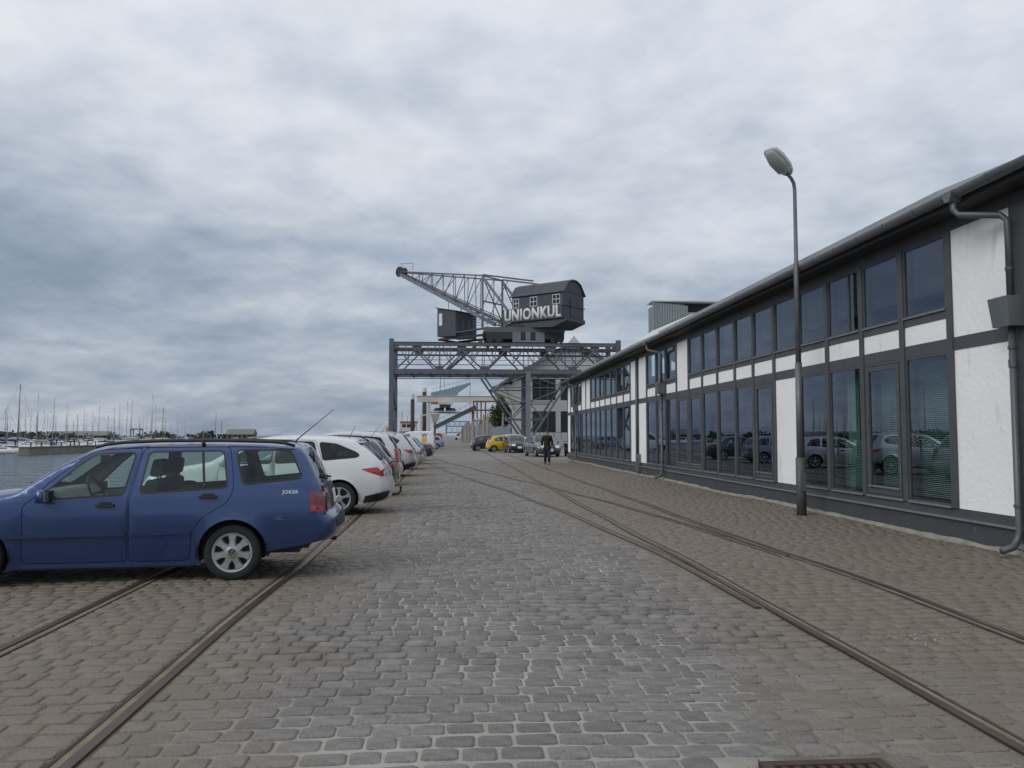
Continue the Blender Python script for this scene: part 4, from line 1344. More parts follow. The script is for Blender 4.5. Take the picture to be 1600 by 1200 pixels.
def make_car(spec, paint_m, name, label, cat, loc, rz, group=None, glass=None, detail=True):
    c = Car(spec)
    L = c.L
    root = thing(name, label, cat, loc, rz, group)
    sh = lambda p: (p[0] - L / 2, p[1], p[2])
    CROWN = dict(front_bumper=0.10, nose=0.10, hood=0.03, windscreen=0.06, roof=0.035, rear_window=0.05, tailgate=0.05, rear_bumper=0.06)
    CROWN.update(spec.get('crown', {}))
    cv = np.array([CROWN[n] for n in c.names] + [CROWN[c.names[-1]]])
    for _ in range(4): cv[1:-1] = (cv[:-2] + 2 * cv[1:-1] + cv[2:]) / 4
    c.crown_v = cv
    c.gy = np.maximum(c.G(c.out[:, 0], c.out[:, 1]), 0.05)
    glass = glass or M_carglass
    # ---- side regions
    wins = [fillet(w, 0.045, 3) for w in spec['windows']]
    seals = [inset(w, -0.018) for w in wins]
    doors = [fillet(d, 0.05, 3) for d in spec.get('doors', [])]
    gaps = [inset(d, -0.007) for d in doors]
    trims = spec.get('trim', [])
    loops = [c.poly] + wins + seals + doors + gaps + trims
    V2, T = c.cdt(loops, spec.get('grid', 0.085), c.poly)
    V2a = np.array(V2)
    Y = c.G(V2a[:, 0], V2a[:, 1])
    cen = np.array([V2a[list(t)].mean(0) for t in T])
    reg = np.full(len(T), 'body', object)
    inside = inpoly(cen[:, 0], cen[:, 1], c.poly)
    for k, d in enumerate(trims): reg[inpoly(cen[:, 0], cen[:, 1], d)] = 'trim'
    for k, d in enumerate(gaps): reg[inpoly(cen[:, 0], cen[:, 1], d)] = 'gap'
    for k, d in enumerate(doors): reg[inpoly(cen[:, 0], cen[:, 1], d)] = 'door%d' % k
    for k, d in enumerate(seals): reg[inpoly(cen[:, 0], cen[:, 1], d)] = 'seal%d' % k
    for k, d in enumerate(wins): reg[inpoly(cen[:, 0], cen[:, 1], d)] = 'glass%d' % k
    reg[~inside] = 'none'
    Tn = np.array(T)
    def sub(sel, side, dy=0.0):
        tri = Tn[sel]
        used, inv = np.unique(tri, return_inverse=True)
        inv = inv.reshape(tri.shape)
        vs = [(V2a[i, 0] - L / 2, side * (Y[i] + dy), V2a[i, 1]) for i in used]
        fs = [tuple(int(q) for q in (t if side < 0 else t[::-1])) for t in inv]
        return vs, fs
    body = MB()
    linr = MB()
    for side in (-1, 1):
        body.add(*sub(reg == 'body', side))
        sel = np.array([r == 'body' or r == 'gap' or r.startswith('door') or r == 'trim' for r in reg])
        linr.add(*sub(sel, side, -0.035))
    # ---- centre strip
    N = 10
    fr = np.linspace(-1, 1, N + 1)
    fr = np.sign(fr) * np.abs(fr) ** 0.85
    stripG = {}
    gl_f = spec.get('glass_f', 0.9)
    for i, nm in enumerate(c.names):
        cols = fr
        isg = nm in ('windscreen', 'rear_window')
        if isg:
            ids = [q for q, n_ in enumerate(c.names) if n_ == nm]
            edge = i in (ids[0],) or i in (ids[-1],)
            cols = np.concatenate([[-1], np.linspace(-gl_f, gl_f, N - 1), [1]])
        for k in range(len(cols) - 1):
            q = [c.strip_pt(i, cols[k]), c.strip_pt(i, cols[k + 1]), c.strip_pt(i + 1, cols[k + 1]), c.strip_pt(i + 1, cols[k])]
            q = [sh(p) for p in q]
            key = 'body'
            if isg and 0 < k < len(cols) - 2 and not (nm == 'rear_window' and i == ids[0]): key = nm
            if nm in spec.get('black_seg', ()): key = 'trimstrip'
            stripG.setdefault(key, MB()).add(q, [(0, 3, 2, 1)])
    body.add(stripG['body'].v, stripG['body'].f)
    def merged(mb, nm, m, parent, smooth=True):
        me = mb.mesh(nm, fix=False)
        bm = bmesh.new(); bm.from_mesh(me)
        bmesh.ops.remove_doubles(bm, verts=bm.verts, dist=0.0008)
        bmesh.ops.recalc_face_normals(bm, faces=bm.faces)
        bm.to_mesh(me); bm.free()
        if smooth: me.shade_smooth()
        return link(nm, me, m, parent)
    bo = merged(body, 'body', paint_m, root)
    if 'trimstrip' in stripG: merged(stripG['trimstrip'], 'bumper_trim', M_black, root)
    # lining behind the roof
    for i, nm in enumerate(c.names):
        if nm in ('windscreen', 'rear_window'): continue
        for k in range(N):
            q = [c.strip_pt(i, fr[k] * 0.97, -0.03), c.strip_pt(i, fr[k + 1] * 0.97, -0.03), c.strip_pt(i + 1, fr[k + 1] * 0.97, -0.03), c.strip_pt(i + 1, fr[k] * 0.97, -0.03)]
            linr.add([sh(p) for p in q], [(0, 3, 2, 1)])
    merged(linr, 'interior_lining', M_trim, root)
    if 'windscreen' in stripG: merged(stripG['windscreen'], 'windscreen', glass, root)
    if 'rear_window' in stripG: merged(stripG['rear_window'], 'rear_window', spec.get('rear_glass', glass), root)
    for side in (-1, 1):
        for k in range(len(doors)):
            vs, fs = sub(reg == 'door%d' % k, side)
            d = link('door', MB().add(vs, fs).mesh('door', True, False), paint_m, root)
            # handle
            if spec.get('handles'):
                hx, hz = spec['handles'][k]
                hm = spec.get('handle_mat', M_black)
                yy = float(c.G(np.array([hx]), np.array([hz]))[0])
                m = MB()
                m.box(hx - 0.085 - L / 2, hx + 0.085 - L / 2, side * (yy + 0.012), side * (yy + 0.034), hz - 0.014, hz + 0.014)
                m.box(hx - 0.085 - L / 2, hx - 0.06 - L / 2, side * (yy - 0.01), side * (yy + 0.012), hz - 0.012, hz + 0.012)
                m.box(hx + 0.06 - L / 2, hx + 0.085 - L / 2, side * (yy - 0.01), side * (yy + 0.012), hz - 0.012, hz + 0.012)
                m.prism(fillet([(hx - 0.075 - L / 2, hz - 0.02), (hx + 0.075 - L / 2, hz - 0.02), (hx + 0.06 - L / 2, hz + 0.035), (hx - 0.06 - L / 2, hz + 0.035)], 0.015, 2), side * (yy - 0.002), side * (yy + 0.0035), 'y')
                m.build('door_handle', hm, d)
        if any(r == 'trim' for r in reg):
            vs, fs = sub(reg == 'trim', side, 0.006)
            link('side_trim', MB().add(vs, fs).mesh('side_trim', True, False), M_black, root)
        for k in range(len(wins)):
            vs, fs = sub(reg == 'seal%d' % k, side, 0.003)
            w = link('window_seal', MB().add(vs, fs).mesh('window_seal', True, False), M_seal, root)
            vs, fs = sub(reg == 'glass%d' % k, side, -0.004)
            gm = spec.get('glass_mats', {}).get(k, glass)
            link('pane', MB().add(vs, fs).mesh('pane', True, False), gm, w)
    # ---- patches
    def side_patch(nm, poly, m, off=0.005, sides=(-1, 1), g=0.05, parent=None, thick=True):
        VV, TT = c.cdt([poly], g, poly)
        va = np.array(VV)
        yy = c.G(va[:, 0], va[:, 1])
        cc = np.array([va[list(t)].mean(0) for t in TT])
        ins = inpoly(cc[:, 0], cc[:, 1], poly)
        for side in sides:
            mb = MB().add([(va[i, 0] - L / 2, side * (yy[i] + off), va[i, 1]) for i in range(len(va))], [tuple(t if side < 0 else t[::-1]) for t, k in zip(TT, ins) if k])
            # skirt closing the edge onto the body
            n = len(poly); pa_ = np.array(poly)
            yp = c.G(pa_[:, 0], pa_[:, 1])
            if thick:
                o = len(mb.v)
                mb.v += [(p[0] - L / 2, side * (q + off), p[1]) for p, q in zip(poly, yp)] + [(p[0] - L / 2, side * (q - 0.01), p[1]) for p, q in zip(poly, yp)]
                mb.f += [(o + i, o + (i + 1) % n, o + n + (i + 1) % n, o + n + i) for i in range(n)]
            link(nm, mb.mesh(nm, True, False), m, parent or root)
    def strip_patch(nm, seg, t0, t1, f0, f1, m, off=0.006, nu=4, nv=4, parent=None, mirror=False, seg1=None):
        for sg in ((1, -1) if mirror else (1,)):
            mb = MB(); vs = []
            i0 = c.index_at(seg, t0); i1 = c.index_at(seg1 or seg, t1)
            for a in range(nu + 1):
                for bq in range(nv + 1):
                    edge = a in (0, nu) or bq in (0, nv)
                    vs.append(sh(c.strip_pt(i0 + (i1 - i0) * a / nu, sg * (f0 + (f1 - f0) * bq / nv), -0.006 if edge and off > 0.003 and False else off)))
            fs = [(a * (nv + 1) + q, (a + 1) * (nv + 1) + q, (a + 1) * (nv + 1) + q + 1, a * (nv + 1) + q + 1) for a in range(nu) for q in range(nv)]
            mb.add(vs, fs)
            mb.build(nm, m, parent or root, smooth=True)
    for nm, poly, m, off in spec.get('side_patches', []):
        side_patch(nm, fillet(poly, 0.02, 2), m, off)
    for a in spec.get('strip_patches', []):
        strip_patch(*a[0], **a[1])
    # ---- wheels
    wr = spec['wr']
    tw = 0.095
    for xc in (spec['xf'], spec['xr']):
        for side in (-1, 1):
            yo = c.hw - 0.035
            yc = side * (yo - tw)
            m = MB()
            rim = wr * spec.get('rimf', 0.66)
            prof = [(rim, -tw * 0.85), (rim * 1.08, -tw * 0.98), (wr * 0.93, -tw), (wr * 0.985, -tw * 0.8), (wr, -tw * 0.5), (wr, tw * 0.5), (wr * 0.985, tw * 0.8), (wr * 0.93, tw), (rim * 1.08, tw * 0.98), (rim, tw * 0.85)]
            m.lathe(prof, (xc - L / 2, yc, wr), 'y', 32)
            wo_ = m.build('wheel', M_tyre, root, smooth=True)
            yf = yc + side * tw
            make_rim(wo_, xc - L / 2, yf, wr, rim, side, spec.get('wheel', 'alloy5'))
    # ---- underside and wheel wells
    ub = MB()
    ub.box(spec['xf'] + 0.40 - L / 2, spec['xr'] - 0.40 - L / 2, -c.hw + 0.10, c.hw - 0.10, spec.get('sill', 0.22) - 0.02, 0.33)
    ub.box(0.25 - L / 2, L - 0.35 - L / 2, -c.hw + 0.26, c.hw - 0.26, 0.25, 0.62)
    ub.box(spec['xr'] + 0.40 - L / 2, L - 0.25 - L / 2, -c.hw + 0.2, c.hw - 0.2, 0.30, 0.5)
    ub.build('underbody', M_black, root)
    for xc in (spec['xf'], spec['xr']):
        for side in (-1, 1):
            m = MB()
            ar = spec.get('arch', 0.36) + 0.012
            pts = [(xc - L / 2 + ar * math.cos(t), wr + ar * math.sin(t)) for t in np.linspace(-0.15, math.pi + 0.15, 16)]
            ya, yb = side * (c.hw - 0.255), side * (c.hw - 0.012)
            m.add([(p[0], ya, p[1]) for p in pts] + [(p[0], yb, p[1]) for p in pts], [(k, k + 1, k + 17, k + 16) for k in range(15)])
            m.add([(p[0], ya, p[1]) for p in pts], [tuple(range(16))])
            m.build('wheel_well', M_black, root)
    # ---- interior
    if detail:
        fx = spec.get('seat_x', spec['xf'] + 1.15)
        for side in (-1, 1):
            yc = side * 0.36
            seat(root, fx - L / 2, yc, 0.24, spec.get('seat_z', 0.0))
        rx = fx + 0.85
        zo = spec.get('seat_z', 0.0)
        m = MB().box(rx - 0.25 - L / 2, rx + 0.3 - L / 2, -0.62, 0.62, 0.30, 0.52 + zo)
        m.prism([(rx + 0.2 - L / 2, 0.5 + zo), (rx + 0.34 - L / 2, 0.5 + zo), (rx + 0.45 - L / 2, 1.0 + zo), (rx + 0.34 - L / 2, 1.0 + zo)], -0.62, 0.62, 'y')
        m.build('rear_seat', M_seat, root)
        for yy in (-0.38, 0.38):
            MB().prism(fillet([(rx + 0.33 - L / 2, 1.0 + zo), (rx + 0.43 - L / 2, 1.0 + zo), (rx + 0.45 - L / 2, 1.17 + zo), (rx + 0.36 - L / 2, 1.17 + zo)], 0.03, 2), yy - 0.12, yy + 0.12, 'y').build('headrest', M_seat, root)
        dxx = spec['dash_x']
        MB().prism(fillet([(dxx - 0.35 - L / 2, 0.45), (dxx + 0.18 - L / 2, 0.45), (dxx + 0.22 - L / 2, 0.80 + zo), (dxx + 0.05 - L / 2, spec['belt'] + 0.0), (dxx - 0.35 - L / 2, spec['belt'] - 0.02)], 0.04, 2), -c.hw + 0.16, c.hw - 0.16, 'y').build('dashboard', M_trim, root)
        m = MB()
        cx, cz = dxx + 0.42 - L / 2, spec['belt'] - 0.04
        ring = [(cx - 0.08 * math.sin(t) , -0.36 + 0.185 * math.cos(t), cz + 0.17 * math.sin(t)) for t in np.linspace(0, 2 * math.pi, 19)]
        m.tube(ring, 0.014, 6, caps=False)
        m.beam((cx, -0.54, cz), (cx, -0.18, cz), 0.03, 0.03)
        m.build('steering_wheel', M_black, root)
        wi = c.index_at('windscreen', 0.86)
        p = sh(c.strip_pt(wi, 0.0, -0.08))
        MB().box(p[0], p[0] + 0.03, -0.12, 0.12, p[2] - 0.06, p[2] + 0.01).build('rear_view_mirror', M_black, root)
    return root, c, side_patch, strip_patch, sh
def seat(root, x, y, hw, zo):
    m = MB()
    m.box(x - 0.25, x + 0.25, y - hw, y + hw, 0.32, 0.52 + zo)
    m.prism(fillet([(x + 0.15, 0.5 + zo), (x + 0.32, 0.5 + zo), (x + 0.42, 1.02 + zo), (x + 0.30, 1.04 + zo)], 0.05, 3), y - hw, y + hw, 'y')
    s_ = m.build('seat', M_seat, root)
    MB().prism(fillet([(x + 0.30, 1.06 + zo), (x + 0.42, 1.06 + zo), (x + 0.44, 1.24 + zo), (x + 0.34, 1.25 + zo)], 0.04, 3), y - 0.13, y + 0.13, 'y').tube([(x + 0.36, y - 0.05, 1.0 + zo), (x + 0.38, y - 0.05, 1.1 + zo)], 0.008, 5).tube([(x + 0.36, y + 0.05, 1.0 + zo), (x + 0.38, y + 0.05, 1.1 + zo)], 0.008, 5).build('headrest', M_seat, s_)
def make_rim(parent, x, y, z, r, side, kind):
    """kind: hubcap7 | alloy5 | steel."""
    m = MB()
    d = lambda t: y + side * t
    m.lathe([(r * 1.0, -side * 0.06), (r * 0.3, -side * 0.06), (0.001, -side * 0.06)], (x, y, z), 'y', 24)
    m.build('wheel_disc', M_darkrim, parent, smooth=True)
    m = MB()
    m.lathe([(r * 1.06, -side * 0.008), (r * 1.05, side * 0.002), (r * 0.93, -side * 0.004), (r * 0.90, -side * 0.03)], (x, y, z), 'y', 28)
    ns = 7 if kind == 'hubcap7' else 5 if kind == 'alloy5' else 9
    for k in range(ns):
        t = 2 * math.pi * k / ns + math.pi / 2
        ct, st = math.cos(t), math.sin(t)
        if kind == 'hubcap7':
            wi, wo2, r0, r1 = 0.24 * r, 0.27 * r, 0.28 * r, 0.92 * r
        elif kind == 'alloy5':
            wi, wo2, r0, r1 = 0.16 * r, 0.22 * r, 0.15 * r, 0.95 * r
        else:
            wi, wo2, r0, r1 = 0.26 * r, 0.18 * r, 0.3 * r, 0.93 * r
        pts = [(r0, -wi), ((r0 + r1) / 2, -wi * 0.72), (r1, -wo2), (r1, wo2), ((r0 + r1) / 2, wi * 0.72), (r0, wi)]
        ring0 = [(x + a * ct - b_ * st, d(-0.03), z + a * st + b_ * ct) for a, b_ in pts]
        ring1 = [(x + (a) * ct - b_ * 0.72 * st, d(0.004 + (0.006 if i in (0, 5) else 0)), z + a * st + b_ * 0.72 * ct) for i, (a, b_) in enumerate(pts)]
        m.loft([ring0, ring1])
    m.lathe([(r * 0.34, -side * 0.02), (r * 0.33, side * 0.010), (r * 0.25, side * 0.016), (0.001, side * 0.017)], (x, y, z), 'y', 20)
    m.build('rim', M_alloy, parent, smooth=False)

# ============ blue estate
M_blue = paint('estate_blue_paint', (0.024, 0.056, 0.165), 0.5, 0.36, dirt=((0.05, 0.05, 0.055), 2.2, 0.62, 0.85))
GX = [('front_bumper', [(0.16, 0.22), (0.05, 0.30), (0.0, 0.45), (0.01, 0.56)]), ('nose', [(0.01, 0.56), (0.05, 0.70), (0.12, 0.755)]),
      ('hood', [(0.12, 0.755), (0.35, 0.82), (0.75, 0.875), (1.05, 0.91), (1.25, 0.935)]), ('windscreen', [(1.25, 0.935), (1.60, 1.18), (1.90, 1.345)]),
      ('roof', [(1.90, 1.345), (2.05, 1.378), (2.4, 1.405), (3.0, 1.415), (3.6, 1.402), (3.98, 1.375)]), ('rear_window', [(3.98, 1.375), (4.05, 1.30), (4.205, 0.98)]),
      ('tailgate', [(4.205, 0.98), (4.26, 0.86), (4.275, 0.665)]), ('rear_bumper', [(4.275, 0.665), (4.35, 0.655), (4.385, 0.56), (4.37, 0.46), (4.26, 0.385)])]
golf = dict(L=4.34, W=1.70, outline=GX, xf=0.86, xr=3.335, wr=0.290, arch=0.345, sill=0.165, rear_low=0.29, belt=0.93, tumble=0.36, rimf=0.665, wheel='hubcap7',
    windows=[[(1.50, 0.865), (1.545, 0.935), (1.80, 1.175), (1.93, 1.28), (2.00, 1.302), (2.335, 1.315), (2.255, 0.905)],
             [(2.425, 0.915), (2.48, 1.318), (3.205, 1.328), (3.265, 0.968)],
             [(3.435, 0.995), (3.345, 1.335), (3.885, 1.335), (4.015, 1.055)]],
    doors=[[(1.32, 0.22), (1.325, 0.80), (1.42, 0.865), (1.56, 1.03), (1.82, 1.25), (1.97, 1.345), (2.40, 1.365), (2.30, 0.85), (2.30, 0.22)],
           [(2.325, 0.22), (2.325, 0.85), (2.42, 1.366), (3.27, 1.375), (3.325, 1.05), (3.33, 0.93), (3.27, 0.80), (3.03, 0.66), (2.93, 0.50), (2.90, 0.22)]],
    handles=[(2.10, 0.79), (3.09, 0.865)], step=0.05, grid=0.06, seat_x=2.12, dash_x=1.45, seat_z=0.0, flare=0.020, rad={'rear_bumper': 0.11, 'tailgate': 0.09, 'rear_window': 0.07},
    side_patches=[('rub_strip', [(0.98, 0.475), (2.295, 0.485), (2.295, 0.525), (0.98, 0.515)], M_blue, 0.02), ('rub_strip', [(2.33, 0.485), (2.915, 0.495), (2.93, 0.535), (2.33, 0.525)], M_blue, 0.02),
                  ('side_indicator', [(0.93, 0.675), (1.02, 0.675), (1.02, 0.715), (0.93, 0.715)], M_amber, 0.010),
                  ('tail_light', [(4.115, 0.685), (4.27, 0.69), (4.262, 0.90), (4.10, 0.915)], M_dred, 0.008), ('lamp_segment', [(4.125, 0.70), (4.262, 0.703), (4.262, 0.765), (4.12, 0.765)], M_red, 0.011),
                  ('bumper_strip', [(3.72, 0.655), (4.30, 0.665), (4.30, 0.628), (3.73, 0.615)], M_blue, 0.012)],
    strip_patches=[(('tail_light', 'tailgate', 0.05, 0.93, 0.70, 0.985, M_dred), dict(mirror=True, off=0.008)), (('number_plate', 'tailgate', 0.35, 0.80, -0.32, 0.32, M_plate), dict(off=0.012)),
                   (('tailgate_trim', 'tailgate', 0.08, 0.95, -0.69, 0.69, mat('dirty_tailgate', (0.035, 0.045, 0.075), 0.7, var=0.3, vscale=8)), dict(off=0.004)),
                   (('bumper_step', 'rear_bumper', 0.30, 0.55, -0.95, 0.95, M_black), dict(off=0.006)),
                   (('headlight', 'nose', 0.1, 0.9, 0.55, 0.95, M_clear), dict(mirror=True)), (('grille', 'nose', 0.1, 0.9, -0.5, 0.5, M_black), {})])
gr_, gc, gside, gstrip, gsh = make_car(golf, M_blue, 'parked_car', 'dark blue estate car with black roof rails and silver wheel covers', 'car', (0, 0, 0), 0.0, 'cars parked along the quay')
# place: rear wheel face on the ground at (-2.22, 8.73), nose towards the water and slightly to the viewer
rzg = R(5.0)
wx_, wy_ = golf['xr'] - golf['L'] / 2, -golf['W'] / 2 + 0.03
gr_.rotation_euler = (0, 0, rzg)
gr_.location = (-2.27 - (wx_ * math.cos(rzg) - wy_ * math.sin(rzg)), 8.73 - (wx_ * math.sin(rzg) + wy_ * math.cos(rzg)), 0)
Lg = golf['L']
def gG(x, z): return float(gc.G(np.array([x]), np.array([z]))[0])
for s_ in (-1, 1):
    yr = gG(2.9, 1.36) - 0.035
    m = MB()
    m.tube([(1.93 - Lg / 2, s_ * yr, 1.375), (2.02 - Lg / 2, s_ * yr, 1.402), (2.2 - Lg / 2, s_ * yr, 1.425), (2.6 - Lg / 2, s_ * yr, 1.442), (3.2 - Lg / 2, s_ * yr, 1.444), (3.7 - Lg / 2, s_ * yr, 1.430), (3.83 - Lg / 2, s_ * yr, 1.415), (3.93 - Lg / 2, s_ * yr, 1.385)], 0.017, 8)
    m.beam((3.0 - Lg / 2, s_ * yr, 1.395), (2.98 - Lg / 2, s_ * yr, 1.44), 0.05, 0.03)
    m.build('roof_rail', M_black, gr_, smooth=True)
    ym = gG(1.48, 0.9)
    m = MB()
    m.loft([[(1.53 - Lg / 2 + a * 0.85, s_ * (ym + t * 0.9), 0.895 + bq * 0.9) for a, bq in fillet([(-0.055 * k, -0.07 * k), (0.06 * k, -0.075 * k), (0.06 * k, 0.075 * k), (-0.03 * k, 0.07 * k)], 0.03, 3)] for t, k in ((0.02, 0.8), (0.07, 1.0), (0.17, 1.0), (0.205, 0.75))])
    mm = m.build('side_mirror', M_blue, gr_, smooth=True)
    MB().box(1.577 - Lg / 2, 1.583 - Lg / 2, s_ * (ym + 0.05), s_ * (ym + 0.17), 0.845, 0.945).build('mirror_glass', M_chrome, mm)
    MB().prism([(1.44 - Lg / 2, 0.855), (1.60 - Lg / 2, 0.86), (1.60 - Lg / 2, 0.95), (1.56 - Lg / 2, 0.94)], s_ * (ym - 0.01), s_ * (ym + 0.03), 'y').build('mirror_foot', M_black, mm)
m = MB().tube([(3.86 - Lg / 2, 0, 1.40), (3.89 - Lg / 2, 0, 1.45), (4.30 - Lg / 2, 0.0, 1.80)], [0.014, 0.008, 0.003], 6)
m.lathe([(0.03, -0.02), (0.025, 0.015), (0.001, 0.02)], (3.855 - Lg / 2, 0, 1.41), 'z', 10)
m.build('aerial', M_black, gr_)
MB().tube([(4.10 - Lg / 2, 0.42, 0.30), (4.33 - Lg / 2, 0.42, 0.27)], 0.024, 10).build('exhaust_pipe', M_rust, gr_)
p = gsh(gc.strip_pt(gc.index_at('rear_window', 0.98), 0.0, 0.03)); q = gsh(gc.strip_pt(gc.index_at('rear_window', 0.85), -0.7, 0.03))
MB().tube([p, q], 0.012, 6).build('rear_wiper', M_black, gr_)
for f0, f1 in ((-0.55, 0.0), (0.1, 0.62)):
    p = gsh(gc.strip_pt(gc.index_at('windscreen', 0.02), f0, 0.02)); q = gsh(gc.strip_pt(gc.index_at('windscreen', 0.16), f1, 0.02))
    MB().tube([p, q], 0.012, 6).build('wiper', M_black, gr_)
# pillar between the rear door panes
yy0, yy1 = gG(3.07, 0.97), gG(3.01, 1.32)
for s_ in (-1, 1):
    MB().beam((3.045 - Lg / 2, s_ * yy0, 0.958), (3.00 - Lg / 2, s_ * yy1, 1.325), 0.022, 0.022, up=(1, 0, 0)).build('window_divider', M_seal, gr_)
# badge lettering on the rear quarter
tm = text_mesh('JOKER', 0.05, 0.0, True, 1.15)
for v in tm.vertices:
    x = 3.83 + v.co.x; z = 0.89 + v.co.y
    v.co = (x - Lg / 2 - 0.0, -(gG(x, z) + 0.004), z)
link('lettering', tm, M_chrome, gr_)
# round emblem on the wheel covers
for xc in (golf['xf'], golf['xr']):
    yb = -(golf['W'] / 2 - 0.035 + 0.019)
    x0 = xc - Lg / 2; z0 = golf['wr']
    m = MB()
    m.lathe([(0.044, 0.0), (0.044, -0.004), (0.036, -0.004), (0.036, 0.0)], (x0, yb, z0), 'y', 20)
    for a, bq in (((-0.017, 0.034), (0.0, 0.004)), ((0.017, 0.034), (0.0, 0.004)), ((-0.034, 0.012), (-0.016, -0.030)), ((0.034, 0.012), (0.016, -0.030)), ((-0.016, -0.030), (0.0, -0.002)), ((0.016, -0.030), (0.0, -0.002))):
        m.beam((x0 + a[0], yb - 0.002, z0 + a[1]), (x0 + bq[0], yb - 0.002, z0 + bq[1]), 0.007, 0.004, up=(0, 1, 0))
    MB().lathe([(0.047, 0.003), (0.046, 0.001), (0.001, 0.001)], (x0, yb, z0), 'y', 20).build('emblem_disc', M_darkrim, gr_)
    m.build('emblem', M_chrome, gr_)
# ============ other cars: side outlines, windows and lamps of each kind
M_wht = paint('car_white', (0.62, 0.635, 0.65), 0.0, 0.3)
M_silv = paint('car_silver', (0.47, 0.485, 0.50), 0.55, 0.33)
M_silv2 = paint('car_light_silver', (0.54, 0.555, 0.57), 0.4, 0.33)
M_dgrey = paint('car_dark_grey', (0.075, 0.085, 0.09), 0.5, 0.33)
M_navy = paint('car_navy', (0.012, 0.02, 0.055), 0.4, 0.3)
M_dteal = paint('car_dark_teal', (0.02, 0.04, 0.055), 0.4, 0.3)
M_char = paint('car_charcoal', (0.02, 0.025, 0.032), 0.3, 0.3)
M_yel = paint('car_yellow', (0.55, 0.33, 0.006), 0.0, 0.3)
M_bsilv = paint('car_blue_silver', (0.20, 0.26, 0.38), 0.5, 0.33)
def body_outline(L, zb_front, hood_z, xc, zc, xw, zw, roof, xrw, zrw, tail, bump):
    """front bumper, nose, hood to cowl (xc,zc), screen to (xw,zw), roof points, rear glass end (xrw,zrw), tailgate and bumper points."""
    return [('front_bumper', [(0.17, 0.21), (0.05, 0.30), (0.0, 0.44), (0.02, zb_front)]), ('nose', [(0.02, zb_front), (0.09, zb_front + 0.12), (0.20, hood_z - 0.06)]),
            ('hood', [(0.20, hood_z - 0.06), (0.50, hood_z), (xc * 0.75, (hood_z + zc) / 2 + 0.01), (xc, zc)]), ('windscreen', [(xc, zc), ((xc + xw) / 2, (zc + zw) / 2 + 0.02), (xw, zw)]),
            ('roof', [(xw, zw)] + roof), ('rear_window', [roof[-1], ((roof[-1][0] + xrw) / 2 + 0.01, (roof[-1][1] + zrw) / 2 + 0.02), (xrw, zrw)]), ('tailgate', [(xrw, zrw)] + tail), ('rear_bumper', [tail[-1]] + bump)]
def std_patches(tl_side, tl_strip, plate=('tailgate', 0.55, 0.9), red=None):
    red = red or M_red
    sp = [('tail_light', tl_side, red, 0.007), ('headlight', [(0.10, 0.60), (0.42, 0.70), (0.40, 0.76), (0.16, 0.70)], M_clear, 0.006)]
    st = [(('tail_light', tl_strip[0], tl_strip[1], tl_strip[2], tl_strip[3], 0.985, red), dict(mirror=True, off=0.008)),
          (('number_plate', plate[0], plate[1], plate[2], -0.33, 0.33, M_plate), dict(off=0.012)),
          (('headlight', 'nose', 0.1, 0.85, 0.55, 0.98, M_clear), dict(mirror=True, off=0.006)), (('grille', 'nose', 0.15, 0.75, -0.48, 0.48, M_black), dict(off=0.006)),
          (('lower_grille', 'front_bumper', 0.3, 0.7, -0.7, 0.7, M_black), dict(off=0.006)),
          (('front_plate', 'front_bumper', 0.62, 0.92, -0.30, 0.30, M_plate), dict(off=0.014))]
    return sp, st
S = {}
# long estate with wedge tail lights
sp, st = std_patches([(4.02, 0.865), (4.30, 0.90), (4.46, 0.86), (4.50, 0.735), (4.40, 0.725), (4.18, 0.80)], ('tailgate', 0.08, 0.55, 0.66), ('tailgate', 0.62, 0.92))
S['estate'] = dict(L=4.56, W=1.80, outline=body_outline(4.56, 0.58, 0.86, 1.22, 0.98, 2.02, 1.40, [(2.3, 1.455), (2.8, 1.475), (3.4, 1.455), (3.85, 1.405)], 4.36, 1.0,
    [(4.47, 0.88), (4.50, 0.70)], [(4.55, 0.60), (4.56, 0.45), (4.50, 0.30), (4.3, 0.25)]),
    xf=0.92, xr=3.62, wr=0.315, arch=0.365, sill=0.21, belt=0.96, tumble=0.40, wheel='alloy5', grid=0.075, step=0.06, seat_x=2.15, dash_x=1.55, seat_z=0.02,
    windows=[[(1.55, 0.98), (2.05, 1.32), (2.38, 1.375), (2.36, 0.985)], [(2.45, 0.985), (2.47, 1.38), (3.12, 1.365), (3.22, 1.02)], [(3.32, 1.04), (3.24, 1.36), (3.55, 1.325), (3.92, 1.17), (3.98, 1.115), (3.9, 1.09)]],
    doors=[[(1.40, 0.26), (1.42, 0.85), (1.50, 0.95), (2.03, 1.355), (2.42, 1.415), (2.41, 0.26)], [(2.43, 0.26), (2.44, 1.416), (3.16, 1.40), (3.30, 1.0), (3.26, 0.78), (3.15, 0.60), (3.14, 0.26)]],
    handles=[(2.2, 0.83), (3.0, 0.86)], handle_mat=M_wht, trim=[[(4.06, 0.245), (4.10, 0.36), (4.30, 0.40), (4.62, 0.46), (4.62, 0.2), (4.1, 0.2)]], side_patches=sp, strip_patches=st, glass_mats={2: M_carglassd, 1: M_carglassd}, rear_glass=M_carglassd, rad={'rear_bumper': 0.2, 'tailgate': 0.17, 'rear_window': 0.10})
